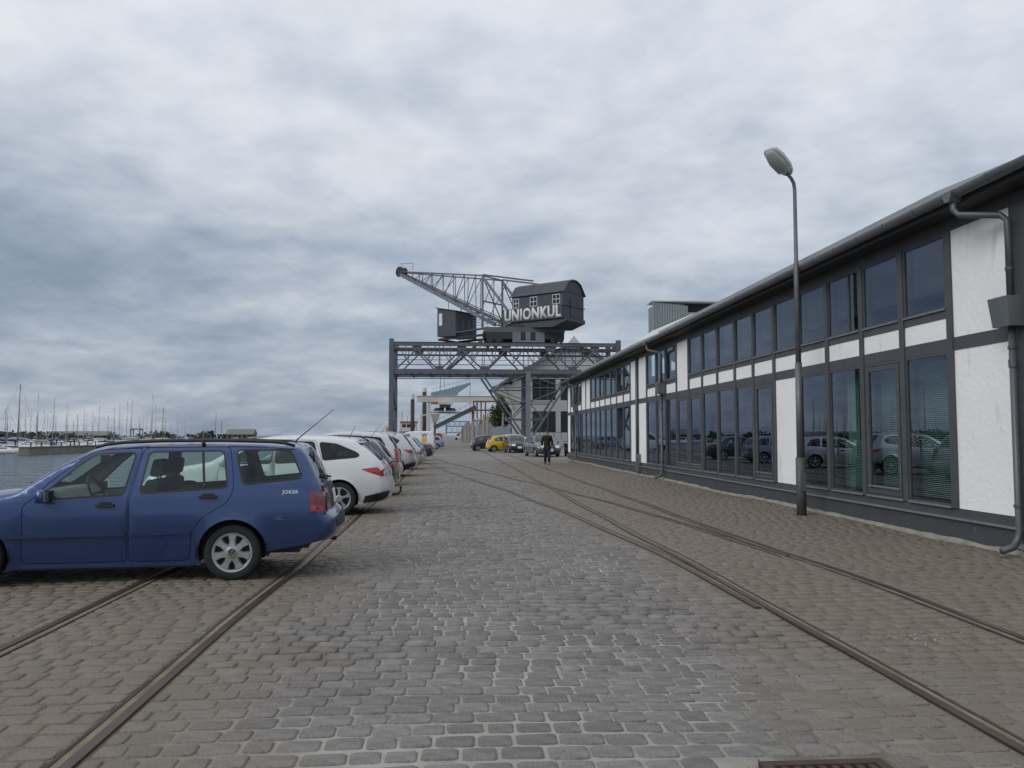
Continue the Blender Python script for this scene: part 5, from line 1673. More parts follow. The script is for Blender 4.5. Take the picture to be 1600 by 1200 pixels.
# compact crossover
sp, st = std_patches([(3.86, 0.99), (4.12, 0.98), (4.22, 0.93), (4.22, 0.83), (4.05, 0.86)], ('tailgate', 0.02, 0.38, 0.62), ('tailgate', 0.5, 0.8))
S['crossover'] = dict(L=4.32, W=1.80, outline=body_outline(4.32, 0.66, 0.96, 1.22, 1.08, 1.98, 1.52, [(2.25, 1.575), (2.8, 1.60), (3.4, 1.575), (3.78, 1.52)], 4.12, 1.10,
    [(4.22, 0.98), (4.25, 0.74)], [(4.31, 0.64), (4.32, 0.48), (4.26, 0.36), (4.05, 0.33)]),
    xf=0.90, xr=3.53, wr=0.345, arch=0.41, sill=0.27, belt=1.05, tumble=0.40, wheel='alloy5', grid=0.09, step=0.07, seat_x=2.1, dash_x=1.52, seat_z=0.12,
    windows=[[(1.52, 1.06), (2.0, 1.42), (2.36, 1.48), (2.34, 1.07)], [(2.43, 1.07), (2.45, 1.485), (3.05, 1.475), (3.12, 1.10)], [(3.22, 1.14), (3.15, 1.47), (3.48, 1.43), (3.72, 1.30), (3.62, 1.20)]],
    doors=[[(1.38, 0.36), (1.40, 0.92), (1.48, 1.03), (2.0, 1.46), (2.40, 1.52), (2.39, 0.36)], [(2.41, 0.36), (2.42, 1.52), (3.10, 1.51), (3.20, 1.08), (3.14, 0.80), (3.06, 0.70), (3.05, 0.36)]],
    handles=[(2.18, 0.92), (2.95, 0.96)], handle_mat=M_silv, trim=[[(3.93, 0.30), (3.96, 0.47), (4.40, 0.55), (4.40, 0.25), (3.95, 0.25)], [(3.10, 0.27), (3.10, 0.345), (1.34, 0.345), (1.34, 0.27)]],
    side_patches=sp, strip_patches=st, glass=M_carglassd, glass_mats={1: M_carglassd, 2: M_carglassd}, rear_glass=M_carglassd, flare=0.03, rad={'rear_bumper': 0.2, 'tailgate': 0.17, 'rear_window': 0.09})
# compact people carrier with upright tail lights
sp, st = std_patches([(4.00, 0.70), (4.13, 0.70), (4.06, 1.06), (3.96, 1.10)], ('tailgate', 0.05, 0.85, 0.78), ('tailgate', 0.55, 0.85))
S['mpv'] = dict(L=4.15, W=1.74, outline=body_outline(4.15, 0.62, 0.93, 1.0, 1.08, 1.85, 1.50, [(2.1, 1.56), (2.7, 1.59), (3.3, 1.57), (3.72, 1.51)], 3.99, 1.08,
    [(4.07, 0.9), (4.09, 0.66)], [(4.14, 0.60), (4.15, 0.42), (4.08, 0.30), (3.9, 0.26)]),
    xf=0.85, xr=3.40, wr=0.31, arch=0.36, sill=0.22, belt=1.0, tumble=0.34, wheel='steel', grid=0.10, step=0.08, seat_x=2.0, dash_x=1.35, seat_z=0.10,
    windows=[[(1.40, 1.02), (1.88, 1.40), (2.22, 1.46), (2.20, 1.03)], [(2.29, 1.03), (2.31, 1.465), (2.95, 1.465), (3.0, 1.05)], [(3.10, 1.06), (3.06, 1.46), (3.55, 1.42), (3.70, 1.20), (3.66, 1.09)]],
    doors=[[(1.28, 0.28), (1.30, 0.95), (1.86, 1.45), (2.26, 1.51), (2.25, 0.28)], [(2.27, 0.28), (2.28, 1.51), (3.0, 1.50), (3.06, 1.0), (2.98, 0.75), (2.93, 0.28)]],
    handles=[(2.05, 0.9), (2.8, 0.92)], side_patches=sp, strip_patches=st, glass_mats={2: M_carglassd}, rear_glass=M_carglassd)
# plain hatchback / small estate
sp, st = std_patches([(3.92, 0.80), (4.18, 0.82), (4.20, 0.66), (3.98, 0.67)], ('tailgate', 0.30, 0.95, 0.60), ('rear_bumper', 0.2, 0.45))
S['hatch'] = dict(L=4.25, W=1.74, outline=body_outline(4.25, 0.56, 0.82, 1.15, 0.93, 1.95, 1.36, [(2.2, 1.42), (2.7, 1.44), (3.3, 1.42), (3.72, 1.36)], 4.08, 0.95,
    [(4.17, 0.86), (4.20, 0.64)], [(4.25, 0.58), (4.26, 0.42), (4.18, 0.29), (4.0, 0.25)]),
    xf=0.88, xr=3.45, wr=0.30, arch=0.35, sill=0.21, belt=0.92, tumble=0.38, wheel='alloy5', grid=0.10, step=0.08, seat_x=2.05, dash_x=1.45, seat_z=0.0,
    windows=[[(1.48, 0.93), (1.97, 1.28), (2.32, 1.34), (2.30, 0.94)], [(2.39, 0.94), (2.41, 1.345), (3.02, 1.34), (3.10, 0.97)], [(3.20, 0.98), (3.13, 1.33), (3.55, 1.29), (3.80, 1.03)]],
    doors=[[(1.34, 0.26), (1.36, 0.82), (1.97, 1.32), (2.36, 1.38), (2.35, 0.26)], [(2.37, 0.26), (2.38, 1.38), (3.06, 1.375), (3.16, 0.92), (3.05, 0.68), (3.0, 0.26)]],
    handles=[(2.15, 0.80), (2.9, 0.83)], side_patches=sp, strip_patches=st, glass_mats={2: M_carglassd}, rear_glass=M_carglassd)
# saloon with a boot
sp, st = std_patches([(4.10, 0.82), (4.42, 0.84), (4.44, 0.68), (4.22, 0.69)], ('tailgate', 0.55, 0.97, 0.55), ('rear_bumper', 0.2, 0.45))
S['saloon'] = dict(L=4.50, W=1.75, outline=body_outline(4.5, 0.56, 0.80, 1.2, 0.92, 1.98, 1.34, [(2.25, 1.40), (2.7, 1.42), (3.1, 1.39)], 3.78, 1.0,
    [(4.0, 0.985), (4.32, 0.96), (4.42, 0.88), (4.45, 0.64)], [(4.50, 0.58), (4.51, 0.42), (4.42, 0.29), (4.2, 0.25)]),
    xf=0.90, xr=3.55, wr=0.31, arch=0.36, sill=0.21, belt=0.92, tumble=0.40, wheel='alloy5', grid=0.10, step=0.08, seat_x=2.05, dash_x=1.5, seat_z=0.0,
    windows=[[(1.50, 0.92), (1.99, 1.26), (2.32, 1.33), (2.30, 0.93)], [(2.39, 0.93), (2.41, 1.335), (2.95, 1.31), (3.30, 1.05), (3.22, 0.96)]],
    doors=[[(1.36, 0.26), (1.38, 0.82), (1.99, 1.31), (2.36, 1.37), (2.35, 0.26)], [(2.37, 0.26), (2.38, 1.37), (3.0, 1.35), (3.36, 1.02), (3.14, 0.68), (3.08, 0.26)]],
    handles=[(2.15, 0.79), (3.0, 0.82)], side_patches=sp, strip_patches=st)
# rounded tiny car
sp, st = std_patches([(3.36, 0.92), (3.45, 0.92), (3.48, 0.70), (3.42, 0.68)], ('tailgate', 0.1, 0.75, 0.74), ('tailgate', 0.65, 0.95))
S['tiny'] = dict(L=3.55, W=1.63, outline=body_outline(3.55, 0.58, 0.84, 0.95, 0.98, 1.55, 1.36, [(1.8, 1.45), (2.2, 1.48), (2.7, 1.43), (3.02, 1.34)], 3.36, 1.02,
    [(3.46, 0.86), (3.48, 0.62)], [(3.54, 0.56), (3.55, 0.40), (3.48, 0.28), (3.3, 0.25)]),
    xf=0.72, xr=3.02, wr=0.29, arch=0.345, sill=0.22, belt=0.95, tumble=0.36, wheel='alloy5', grid=0.10, step=0.07, seat_x=1.7, dash_x=1.2, seat_z=0.03,
    windows=[[(1.22, 0.97), (1.60, 1.29), (2.12, 1.38), (2.12, 0.97)], [(2.22, 0.98), (2.22, 1.375), (2.65, 1.33), (2.98, 1.10), (2.9, 1.0)]],
    doors=[[(1.08, 0.28), (1.10, 0.88), (1.60, 1.34), (2.18, 1.42), (2.17, 0.28)]], handles=[(2.0, 0.88)], side_patches=sp, strip_patches=st)
# panel van
sp, st = std_patches([(4.38, 0.75), (4.47, 0.75), (4.46, 1.15), (4.38, 1.15)], ('tailgate', 0.30, 0.8, 0.86), ('tailgate', 0.75, 0.92))
S['van'] = dict(L=4.50, W=1.80, outline=body_outline(4.5, 0.62, 0.95, 0.9, 1.10, 1.75, 1.68, [(2.0, 1.80), (2.6, 1.85), (3.4, 1.86), (4.30, 1.83)], 4.42, 1.30,
    [(4.46, 1.0), (4.48, 0.62)], [(4.50, 0.56), (4.50, 0.40), (4.44, 0.30), (4.3, 0.27)]),
    xf=0.88, xr=3.55, wr=0.32, arch=0.37, sill=0.25, belt=1.08, tumble=0.20, wheel='steel', grid=0.11, step=0.09, seat_x=1.95, dash_x=1.4, seat_z=0.12,
    windows=[[(1.35, 1.10), (1.78, 1.55), (2.15, 1.60), (2.15, 1.10)]],
    doors=[[(1.2, 0.30), (1.22, 1.0), (1.75, 1.62), (2.22, 1.68), (2.22, 0.30)]], handles=[(2.1, 0.98)], side_patches=sp, strip_patches=st)
PARKED = 'cars parked along the quay'
def rear_at(spec, X, Y, rz):
    """car whose near rear wheel face stands at world (X,Y); nose to -X."""
    s = S[spec]
    a, bq = s['xr'] - s['L'] / 2, -s['W'] / 2 + 0.04
    return (X - (a * math.cos(rz) - bq * math.sin(rz)), Y - (a * math.sin(rz) + bq * math.cos(rz)), 0)
def roof_rails(root, c, x0, x1, m, h=0.05):
    L = c.L
    for s_ in (-1, 1):
        pts = []
        for k in range(9):
            x = x0 + (x1 - x0) * k / 8
            zt = float(np.interp(x, [p[0] for p in c.out[[i for i, n in enumerate(c.names) if n == 'roof']]], [p[1] for p in c.out[[i for i, n in enumerate(c.names) if n == 'roof']]]))
            y = float(c.G(np.array([x]), np.array([zt - 0.05]))[0]) - 0.03
            pts.append((x - L / 2, s_ * y, zt + (h if 0 < k < 8 else -0.01)))
        MB().tube(pts, 0.016, 6).build('roof_rail', m, root, smooth=True)
def aerial(root, c, x, z, dx=0.3, dz=0.4):
    MB().tube([(x - c.L / 2, 0, z), (x + 0.03 - c.L / 2, 0, z + 0.05), (x + dx - c.L / 2, 0, z + dz)], [0.012, 0.007, 0.003], 6).build('aerial', M_black, root)
def mirrors(root, c, x, z, m):
    L = c.L
    y = float(c.G(np.array([x]), np.array([z]))[0])
    for s_ in (-1, 1):
        MB().loft([[(x - L / 2 + a, s_ * (y + t), z + bq) for a, bq in fillet([(-0.05 * k, -0.06 * k), (0.06 * k, -0.07 * k), (0.06 * k, 0.07 * k), (-0.03 * k, 0.06 * k)], 0.03, 2)] for t, k in ((0.0, 0.5), (0.06, 1.0), (0.16, 1.0), (0.2, 0.7))]).build('side_mirror', m, root, smooth=True)

r_, c_, *_ = make_car(S['estate'], M_wht, 'parked_car', 'white estate car with wedge shaped red tail lights and a tow bar', 'car', rear_at('estate', -2.12, 15.6, 0.03), 0.03, PARKED)
Lq = c_.L
mirrors(r_, c_, 1.5, 1.0, M_wht)
aerial(r_, c_, 3.70, 1.435, 0.14, 0.26)
MB().tube([(4.30 - Lq / 2, 0, 0.36), (4.60 - Lq / 2, 0, 0.335), (4.70 - Lq / 2, 0, 0.35), (4.735 - Lq / 2, 0, 0.40), (4.735 - Lq / 2, 0, 0.44)], 0.019, 8).lathe([(0.001, 0.03), (0.02, 0.025), (0.028, 0.0), (0.02, -0.025), (0.015, -0.03)], (4.735 - Lq / 2, 0, 0.465), 'z', 12).build('tow_bar', M_black, r_, smooth=True)
p = [c_.strip_pt(c_.index_at('rear_window', 0.98), 0.0, 0.03), c_.strip_pt(c_.index_at('rear_window', 0.80), 0.62, 0.03)]
MB().tube([(a[0] - Lq / 2, a[1], a[2]) for a in p], 0.016, 6).build('rear_wiper', M_black, r_)
MB().prism([(3.86 - Lq / 2, 1.395), (4.02 - Lq / 2, 1.375), (4.03 - Lq / 2, 1.345), (3.9 - Lq / 2, 1.36)], -0.55, 0.55, 'y').build('spoiler', M_wht, r_)

r_, c_, *_ = make_car(S['hatch'], M_dgrey, 'parked_car', 'grey estate car with roof rails squeezed behind the white estate car', 'car', rear_at('hatch', -2.20, 20.1, 0.0), 0.0, PARKED)
roof_rails(r_, c_, 2.1, 3.6, M_black); aerial(r_, c_, 3.55, 1.40); mirrors(r_, c_, 1.45, 0.95, M_dgrey)
r_, c_, *_ = make_car(S['mpv'], M_silv2, 'parked_car', 'pale people carrier with tall upright red tail lights', 'car', rear_at('mpv', -2.32, 24.6, 0.0), 0.0, PARKED)
aerial(r_, c_, 3.5, 1.54); mirrors(r_, c_, 1.35, 1.05, M_silv2)
r_, c_, *_ = make_car(S['crossover'], M_silv, 'parked_car', 'silver crossover car with black lower bumper and five spoke wheels', 'car', rear_at('crossover', -2.12, 29.7, 0.0), 0.0, PARKED)
roof_rails(r_, c_, 2.2, 3.6, M_silv, 0.045); mirrors(r_, c_, 1.48, 1.1, M_silv); aerial(r_, c_, 3.6, 1.55, 0.25, 0.3)
r_, c_, *_ = make_car(S['hatch'], M_silv, 'parked_car', 'silver hatchback beyond the silver crossover car', 'car', rear_at('hatch', -2.12, 36.2, 0.0), 0.0, PARKED)
mirrors(r_, c_, 1.45, 0.95, M_silv)
r_, c_, *_ = make_car(S['hatch'], M_bsilv, 'parked_car', 'blue grey hatchback between the silver hatchback and the dark saloon', 'car', rear_at('hatch', -2.25, 42.6, 0.0), 0.0, PARKED)
r_, c_, *_ = make_car(S['saloon'], M_dteal, 'parked_car', 'dark saloon car with its boot to the road', 'car', rear_at('saloon', -2.15, 49.0, 0.0), 0.0, PARKED)
r_, c_, *_ = make_car(S['van'], M_wht, 'parked_van', 'white panel van with a yellow round mark and black lettering', 'van', rear_at('van', -2.6, 76.0, 0.0), 0.0)
Lq = c_.L
def onside(me, x0, z0, m):
    for v in me.vertices:
        x = x0 + v.co.x; z = z0 + v.co.y
        v.co = (x - Lq / 2, -(float(c_.G(np.array([x]), np.array([z]))[0]) + 0.006), z)
    return me
link('lettering', onside(text_mesh('W', 0.5, 0, True), 3.25, 1.32, None), M_black, r_)
dm = MB().lathe([(0.26, 0), (0.001, 0)], (0, 0, 0), 'z', 24).mesh('round_mark')
link('round_mark', onside(dm, 3.5, 1.05, None), M_yel, r_)
r_, c_, *_ = make_car(S['hatch'], M_bsilv, 'parked_car', 'blue and silver car beyond the white van', 'car', rear_at('hatch', -1.75, 88.0, 0.0), 0.0, PARKED)

ACROSS = 'cars parked by the crane leg'
def centre_at(x, y): return (x, y, 0)
r_, c_, *_ = make_car(S['estate'], M_dgrey, 'parked_car', 'dark grey estate car facing the road behind the walking person', 'car', (6.35, 58.6, 0), R(90 + 9), ACROSS)
mirrors(r_, c_, 1.5, 1.0, M_dgrey)
r_, c_, *_ = make_car(S['hatch'], M_navy, 'parked_car', 'navy blue hatchback facing the road beside the crane leg', 'car', (5.45, 71.0, 0), R(90 + 4), ACROSS)
mirrors(r_, c_, 1.45, 0.95, M_navy)
r_, c_, *_ = make_car(S['tiny'], M_yel, 'parked_car', 'small rounded yellow car', 'car', (4.75, 74.0, 0), R(180 + 9), ACROSS)
mirrors(r_, c_, 1.2, 1.0, M_yel)
r_, c_, *_ = make_car(S['tiny'], M_char, 'parked_car', 'small black car beside the yellow car', 'car', (3.45, 78.8, 0), R(180 + 10), ACROSS)
r_, c_, *_ = make_car(S['mpv'], M_silv2, 'parked_car', 'pale people carrier hidden behind the yellow and black cars', 'car', (6.6, 84.0, 0), R(180 + 12), ACROSS)
# ------------------------------------------------------------------ white gabled building behind the crane
M_wb = mat('pale_render', (0.58, 0.575, 0.57), 0.85, var=0.06, vscale=0.5)
M_wbglass = mat('dark_glazing', (0.012, 0.018, 0.022), 0.08, var=0.3, vscale=0.4)
M_slate = mat('slate_dark', (0.24, 0.265, 0.285), 0.6, var=0.1)
M_trans = mat('pale_gable_sheet', (0.52, 0.56, 0.58), 0.5, var=0.06)
wb = thing('gabled_building', 'pale gabled building with large dark windows behind the crane', 'building', (17.1, 128, 0))
def wbx(name, x0, x1, y0, y1, z0, z1, m, parent=None):
    return MB().box(x0 - 17.1, x1 - 17.1, y0 - 128, y1 - 128, z0, z1).build(name, m, parent or wb, fix=False)
wbx('wall', 8.4, 25.8, 116, 140, 0, 6.2, M_wb)
wbx('upper_wall', 8.4, 25.8, 116.0, 140, 6.2, 10.0, M_wb)
MB().prism([(8.4 - 17.1, 10.0), (25.8 - 17.1, 10.0), (17.1 - 17.1, 14.6)], 116.05 - 128, 140 - 128, 'y').build('gable', M_trans, wb)
for s_ in (-1, 1):
    MB().prism([(s_ * 10.5, 8.6), (s_ * 10.5, 8.9), (s_ * 0.0, 15.15), (0.0, 14.8)], 115.3 - 128, 141 - 128, 'y').build('roof', M_slate, wb)
MB().prism([(-0.9, 14.5), (0.9, 14.5), (0.0, 15.6)], 114.9 - 128, 116 - 128, 'y').build('ridge_cap', M_trans, wb)
for x0, x1 in ((11.26, 14.56), (15.3, 18.6), (19.4, 22.6)):
    for z0, z1 in ((6.5, 9.5), (1.95, 4.9)):
        w = wbx('window', x0, x1, 115.97, 115.995, z0, z1, M_wbglass)
        for t in (0.33, 0.66):
            wbx('mullion', x0 + (x1 - x0) * t - 0.03, x0 + (x1 - x0) * t + 0.03, 115.92, 115.965, z0, z1, M_slate, w)
for k in range(9):
    y = 117.2 + k * 2.4
    w = wbx('side_window', 8.36, 8.395, y, y + 1.5, 1.2, 5.2, M_wbglass)
# flared side bays with ribs
MB().prism([(8.4 - 17.1, 5.6), (6.9 - 17.1, 8.7), (8.4 - 17.1, 8.7)], 116.0 - 128, 140 - 128, 'y').build('flared_bay', M_wb, wb)
for k in range(8):
    y = 115.7 + k * 2.2
    MB().prism([(8.3 - 17.1, 5.2), (6.7 - 17.1, 8.6), (6.95 - 17.1, 8.6), (8.42 - 17.1, 5.6)], y - 128, y + 0.25 - 128, 'y').build('rib', M_wb, wb)
wbx('plinth_wall', 9.5, 22, 113.2, 113.5, 0, 1.0, M_wb)
for k in range(9):
    MB().tube([(10 + k * 1.0 - 17.1, 113.35 - 128, 1.0), (10 + k * 1.0 - 17.1, 113.35 - 128, 1.9)], 0.04, 6).build('railing_post', M_cr, wb)
MB().tube([(10 - 17.1, 113.35 - 128, 1.9), (18 - 17.1, 113.35 - 128, 1.9)], 0.04, 6).build('railing', M_cr, wb)

# ------------------------------------------------------------------ trees
M_leaf = mat('leaf_green', (0.055, 0.085, 0.018), 0.7, var=0.5, vscale=3, island=0.35)
M_bark = mat('bark', (0.07, 0.055, 0.04), 0.9, var=0.3, bump=0.4)
def leafy_tree(name, label, x, y, h, w, nleaf, seed, zc=None, lsz=0.3, group=None, m=None):
    rr = random.Random(seed)
    t = thing(name, label, 'tree', (x, y, 0), 0, group)
    zc = zc or h * 0.62
    MB().tube([(0, 0, -0.1), (0.08, 0.02, h * 0.3), (-0.05, 0.05, h * 0.6), (0, 0, h * 0.85)], [w * 0.07, w * 0.055, w * 0.035, 0.03], 8).build('trunk', M_bark, t, smooth=True)
    mb = MB()
    clumps = []
    for k in range(16):
        a = rr.uniform(0, 6.28); r_ = (w / 2) * math.sqrt(rr.random()) * 0.75; z = zc + (h - zc) * rr.uniform(-1.0, 0.85)
        clumps.append((r_ * math.cos(a), r_ * math.sin(a), z, rr.uniform(0.16, 0.3) * w))
    lm = MB()
    for cx, cy, cz, cr0 in clumps:
        lm.tube([(0, 0, min(cz - 0.5, h * 0.55)), (cx * 0.6, cy * 0.6, cz - 0.2), (cx, cy, cz)], [0.05, 0.035, 0.015], 5)
    lm.build('limb', M_bark, t)
    for k in range(nleaf):
        cx, cy, cz, cr0 = rr.choice(clumps)
        while True:
            d = Vector((rr.uniform(-1, 1), rr.uniform(-1, 1), rr.uniform(-1, 1)))
            if 0.2 < d.length < 1: break
        p = Vector((cx, cy, cz)) + d.normalized() * cr0 * rr.uniform(0.4, 1.05)
        n = Vector((rr.uniform(-1, 1), rr.uniform(-1, 1), rr.uniform(-0.4, 1))).normalized()
        s_ = n.orthogonal().normalized(); q = n.cross(s_)
        l = lsz * rr.uniform(0.6, 1.3)
        mb.add([p - s_ * l * 0.35, p + q * l * 0.6, p + s_ * l * 0.35, p - q * l * 0.6], [(0, 1, 2, 3)])
    cw = mb.build('crown', m or M_leaf, t, fix=False)
    return t
leafy_tree('tree', 'small leafy green tree beside the pale gabled building', 7.3, 121.5, 7.3, 3.6, 2600, 3, zc=4.4, lsz=0.32)

# ------------------------------------------------------------------ weathered sheet pile screen along the road
M_pl = [mat('weathered_plank_%d' % i, c, 0.85, var=0.3, vscale=0.8) for i, c in enumerate([(0.24, 0.235, 0.225), (0.17, 0.175, 0.18), (0.22, 0.27, 0.30), (0.26, 0.20, 0.15), (0.12, 0.125, 0.13), (0.30, 0.30, 0.29)])]
fe = thing('plank_screen', 'tall screen of weathered grey and rusty planks along the road', 'fence', (4.6, 155, 0))
n = 64
rr = random.Random(5)
for k in range(n):
    t = k / (n - 1)
    x = 7.2 + (2.0 - 7.2) * t; y = 119.5 + (192 - 119.5) * t
    h = 5.0 + (3.4 - 5.0) * t + rr.uniform(-1.0, 0.8)
    dx, dy = (2.0 - 7.2) / n * 0.46, (192 - 119.5) / n * 0.46
    off = rr.uniform(-0.12, 0.12)
    MB().beam((x - dx - 4.6 + off, y - dy - 155, h / 2), (x + dx - 4.6 + off, y + dy - 155, h / 2), 0.14, h).build('plank', rr.choice(M_pl), fe, fix=False)
pc = thing('blue_screen', 'pale blue painted hoarding beneath the tree', 'fence', (6.9, 117.2, 0))
for k in range(6):
    MB().box(-1.2 + k * 0.4, -0.815 + k * 0.4, -0.06 + 0.02 * (k % 2), 0.0 + 0.02 * (k % 2), 0, 2.6 + 0.1 * (k % 3)).build('panel', mat('pale_blue_board', (0.26, 0.38, 0.40), 0.8, var=0.15), pc)
rt = thing('rusty_frame', 'rusty steel support frame at the top of the conveyor', 'steel frame', (6.0, 188, 0))
M_ru = mat('rust_brown', (0.15, 0.085, 0.055), 0.85, var=0.35, vscale=0.6)
for x in (-1.3, -0.5, 0.4, 1.4):
    MB().beam((x, 0, 0), (x, 0, 9.3), 0.32, 0.32).build('post', M_ru, rt, fix=False)
for z in (4.8, 7.2, 9.2):
    MB().beam((-1.4, -0.2, z), (9.0, -0.2, z), 0.25, 0.35).build('beam', M_ru if z > 5 else M_cr, rt, fix=False)
for x in (4.5, 7.5):
    MB().beam((x, -0.1, 0), (x, -0.1, 7.3), 0.25, 0.25).build('post', M_ru, rt, fix=False)

# ------------------------------------------------------------------ conveyor and white gantry
M_wg = mat('faded_white_steel', (0.50, 0.49, 0.45), 0.7, var=0.15, vscale=0.4)
M_jib = mat('jib_blue', (0.19, 0.27, 0.33), 0.6, var=0.12, vscale=0.4)
M_conv = mat('conveyor_grey', (0.085, 0.09, 0.09), 0.8, var=0.2)
g2 = thing('white_gantry', 'faded white bridge gantry spanning the road beyond the crane', 'gantry', (2.0, 200, 0))
MB().box(-10.8, 14.0, -0.6, 0.6, 9.55, 10.95).build('bridge_beam', M_wg, g2)
MB().box(-10.8, 14.0, -0.75, 0.75, 10.95, 11.05).build('bridge_flange', M_wg, g2)
for x in (-7.9, 13.0):
    MB().beam((x, 0, 0), (x, 0, 9.55), 0.7, 0.8, (0, 1, 0)).build('leg', M_wg, g2, fix=False)
for x in (-9.7,):
    MB().beam((x, 0, 0), (x, 0, 6.3), 0.5, 0.5, (0, 1, 0)).build('leg', M_wg, g2, fix=False)
    MB().beam((x - 0.3, 0.02, 6.4), (-7.6, 0.02, 6.4), 0.4, 0.3).build('bracket', M_wg, g2, fix=False)
MB().beam((-7.6, 0, 5.6 + 1.4), (3.5, 0, 7.0), 0.5, 0.5).build('lower_beam', M_wg, g2, fix=False)
m = MB().loft([[(-7.4 - 0.1, -1, 6.6), (-5.2, -1, 6.6), (-5.2, 1, 6.6), (-7.5, 1, 6.6)], [(-6.9, -0.5, 4.6), (-5.9, -0.5, 4.6), (-5.9, 0.5, 4.6), (-6.9, 0.5, 4.6)]])
m.build('hopper', mat('hopper_beige', (0.42, 0.40, 0.33), 0.8, var=0.15), g2)
MB().beam((-6.4, 0, 0), (-6.4, 0, 4.6), 0.5, 0.5, (0, 1, 0)).build('hopper_leg', M_ru, g2, fix=False)
jb = thing('blue_jib_crane', 'blue wedge shaped jib crane on top of the white gantry', 'crane', (-2.5, 200, 11.06))
MB().prism([(-2.9, 0.0), (2.6, 0.0), (6.8, 2.9), (6.5, 3.25), (0.5, 1.5), (-2.9, 0.75)], -0.7, 0.7, 'y').build('jib', M_jib, jb)
for k in range(12):
    x = -2.4 + k * 0.8
    z = 0.75 + (x + 2.9) * 0.26
    MB().beam((x, -0.65, z - 0.1), (x, -0.65, z + 0.85), 0.05, 0.05).build('rail_post', M_cr, jb, fix=False)
MB().beam((-2.9, -0.65, 1.6), (6.6, -0.65, 4.1), 0.06, 0.06).build('hand_rail', M_cr, jb, fix=False)
MB().tube([(6.6, 0, 2.9), (6.6, 0, -5.5)], 0.05, 5).build('hoist_rope', M_dark, jb)
MB().box(2.9, 3.7, -0.5, 0.5, 0.0, 0.7).build('winch', M_wg, jb)
MB().beam((-0.6, 0, 0.9), (-0.6, 0, 7.8), 0.15, 0.15).beam((0.5, 0, 1.2), (-0.1, 0, 7.8), 0.1, 0.1).build('mast', M_crl, jb, fix=False)
gb = thing('grab_bucket', 'black clamshell grab hanging under the white gantry', 'grab bucket', (-2.0, 199, 7.26))
m = MB()
rr = random.Random(9)
for s_ in (-1, 1):
    m.loft([[(s_ * 0.2 + s_ * a, b2, c2) for a, b2, c2 in ((0, -0.8, 0.0), (2.6 * k, -0.8, 0.1), (2.2 * k, 0.8, 0.5 * k + 0.3), (0, 0.8, 0.9 * k + 0.2))] for k in (1.0, 0.6)])
m.build('jaws', M_dark, gb)
MB().prism([(-1.2, 0.9), (1.2, 0.9), (1.6, 1.6), (-1.4, 1.7)], -0.6, 0.6, 'y').build('head', M_dark, gb)
MB().box(-1.6, 1.9, -0.6, 0.6, 1.7, 2.28).build('trolley', M_wg, gb)
MB().box(-3.4, -1.6, -0.6, 0.6, 1.7, 2.28).build('trolley_box', mat('trolley_red', (0.30, 0.10, 0.06), 0.8, var=0.2), gb)
cv_ = thing('conveyor', 'dark inclined conveyor rising across the road end', 'conveyor', (0.5, 190, 0))
a, c = Vector((-4.9, 0, 3.2)), Vector((4.8, 0, 8.0))
MB().beam(a, c, 1.2, 0.95).build('trough', M_conv, cv_, fix=False)
MB().beam(a + Vector((0, -0.65, 0.5)), c + Vector((0, -0.65, 0.5)), 0.12, 0.1).build('belt_edge', M_crl, cv_, fix=False)
for k in range(9):
    p = a + (c - a) * (k / 8)
    MB().beam(p + Vector((0, -0.6, 0.4)), p + Vector((0, -0.6, 1.5)), 0.05, 0.05).build('rail_post', M_cr, cv_, fix=False)
MB().beam(a + Vector((0, -0.6, 1.5)), c + Vector((0, -0.6, 1.5)), 0.06, 0.06).build('hand_rail', M_cr, cv_, fix=False)
MB().beam((-4.7, 0, 0), (-4.7, 0, 2.9), 0.4, 0.4, (0, 1, 0)).build('foot', M_ru, cv_, fix=False)
MB().beam((4.0, 0, 0), (4.0, 0, 7.4), 0.4, 0.4, (0, 1, 0)).build('leg', M_ru, cv_, fix=False)
# far blue frame, hut, drum, vehicles, container at the end of the road
ff = thing('blue_steel_frame', 'slender blue steel lattice frame far down the road', 'steel frame', (1.6, 330, 0))
M_fb = mat('frame_blue', (0.10, 0.145, 0.20), 0.7, var=0.1)
for x in (-4.3, 4.4):
    MB().beam((x, 0, 0), (x, 0, 7.2), 0.5, 0.5, (0, 1, 0)).build('post', M_fb, ff, fix=False)
for z in (2.6, 5.1, 7.0):
    MB().beam((-4.5, 0.1, z), (4.6, 0.1, z), 0.3, 0.35).build('beam', M_fb, ff, fix=False)
for k in range(4):
    MB().beam((-4.3 + 2.2 * k, 0.2, 2.6), (-3.2 + 2.2 * k, 0.2, 7.0), 0.12, 0.12).build('brace', M_fb, ff, fix=False)
    MB().beam((-3.2 + 2.2 * k, 0.2, 7.0), (-2.1 + 2.2 * k, 0.2, 2.6), 0.12, 0.12).build('brace', M_fb, ff, fix=False)
hu = thing('site_hut', 'small dark hut with a pale roof at the end of the road', 'hut', (5.4, 290, 0))
MB().box(-3.3, 3.3, 0, 4, 0, 2.3).build('wall', M_cr, hu)
MB().prism([(-3.8, 2.3), (3.8, 2.3), (2.0, 3.9), (-1.2, 3.9)], -0.3, 4.3, 'y').build('roof', mat('hut_roof', (0.30, 0.28, 0.25), 0.8, var=0.1), hu)
for x in (-2.2, 0.6):
    MB().box(x, x + 1.2, -0.05, -0.001, 0.7, 1.9).build('window', M_wbglass, hu)
dr = thing('cable_drum', 'rust red cable drum standing by the roadside', 'cable drum', (-3.9, 226, 0))
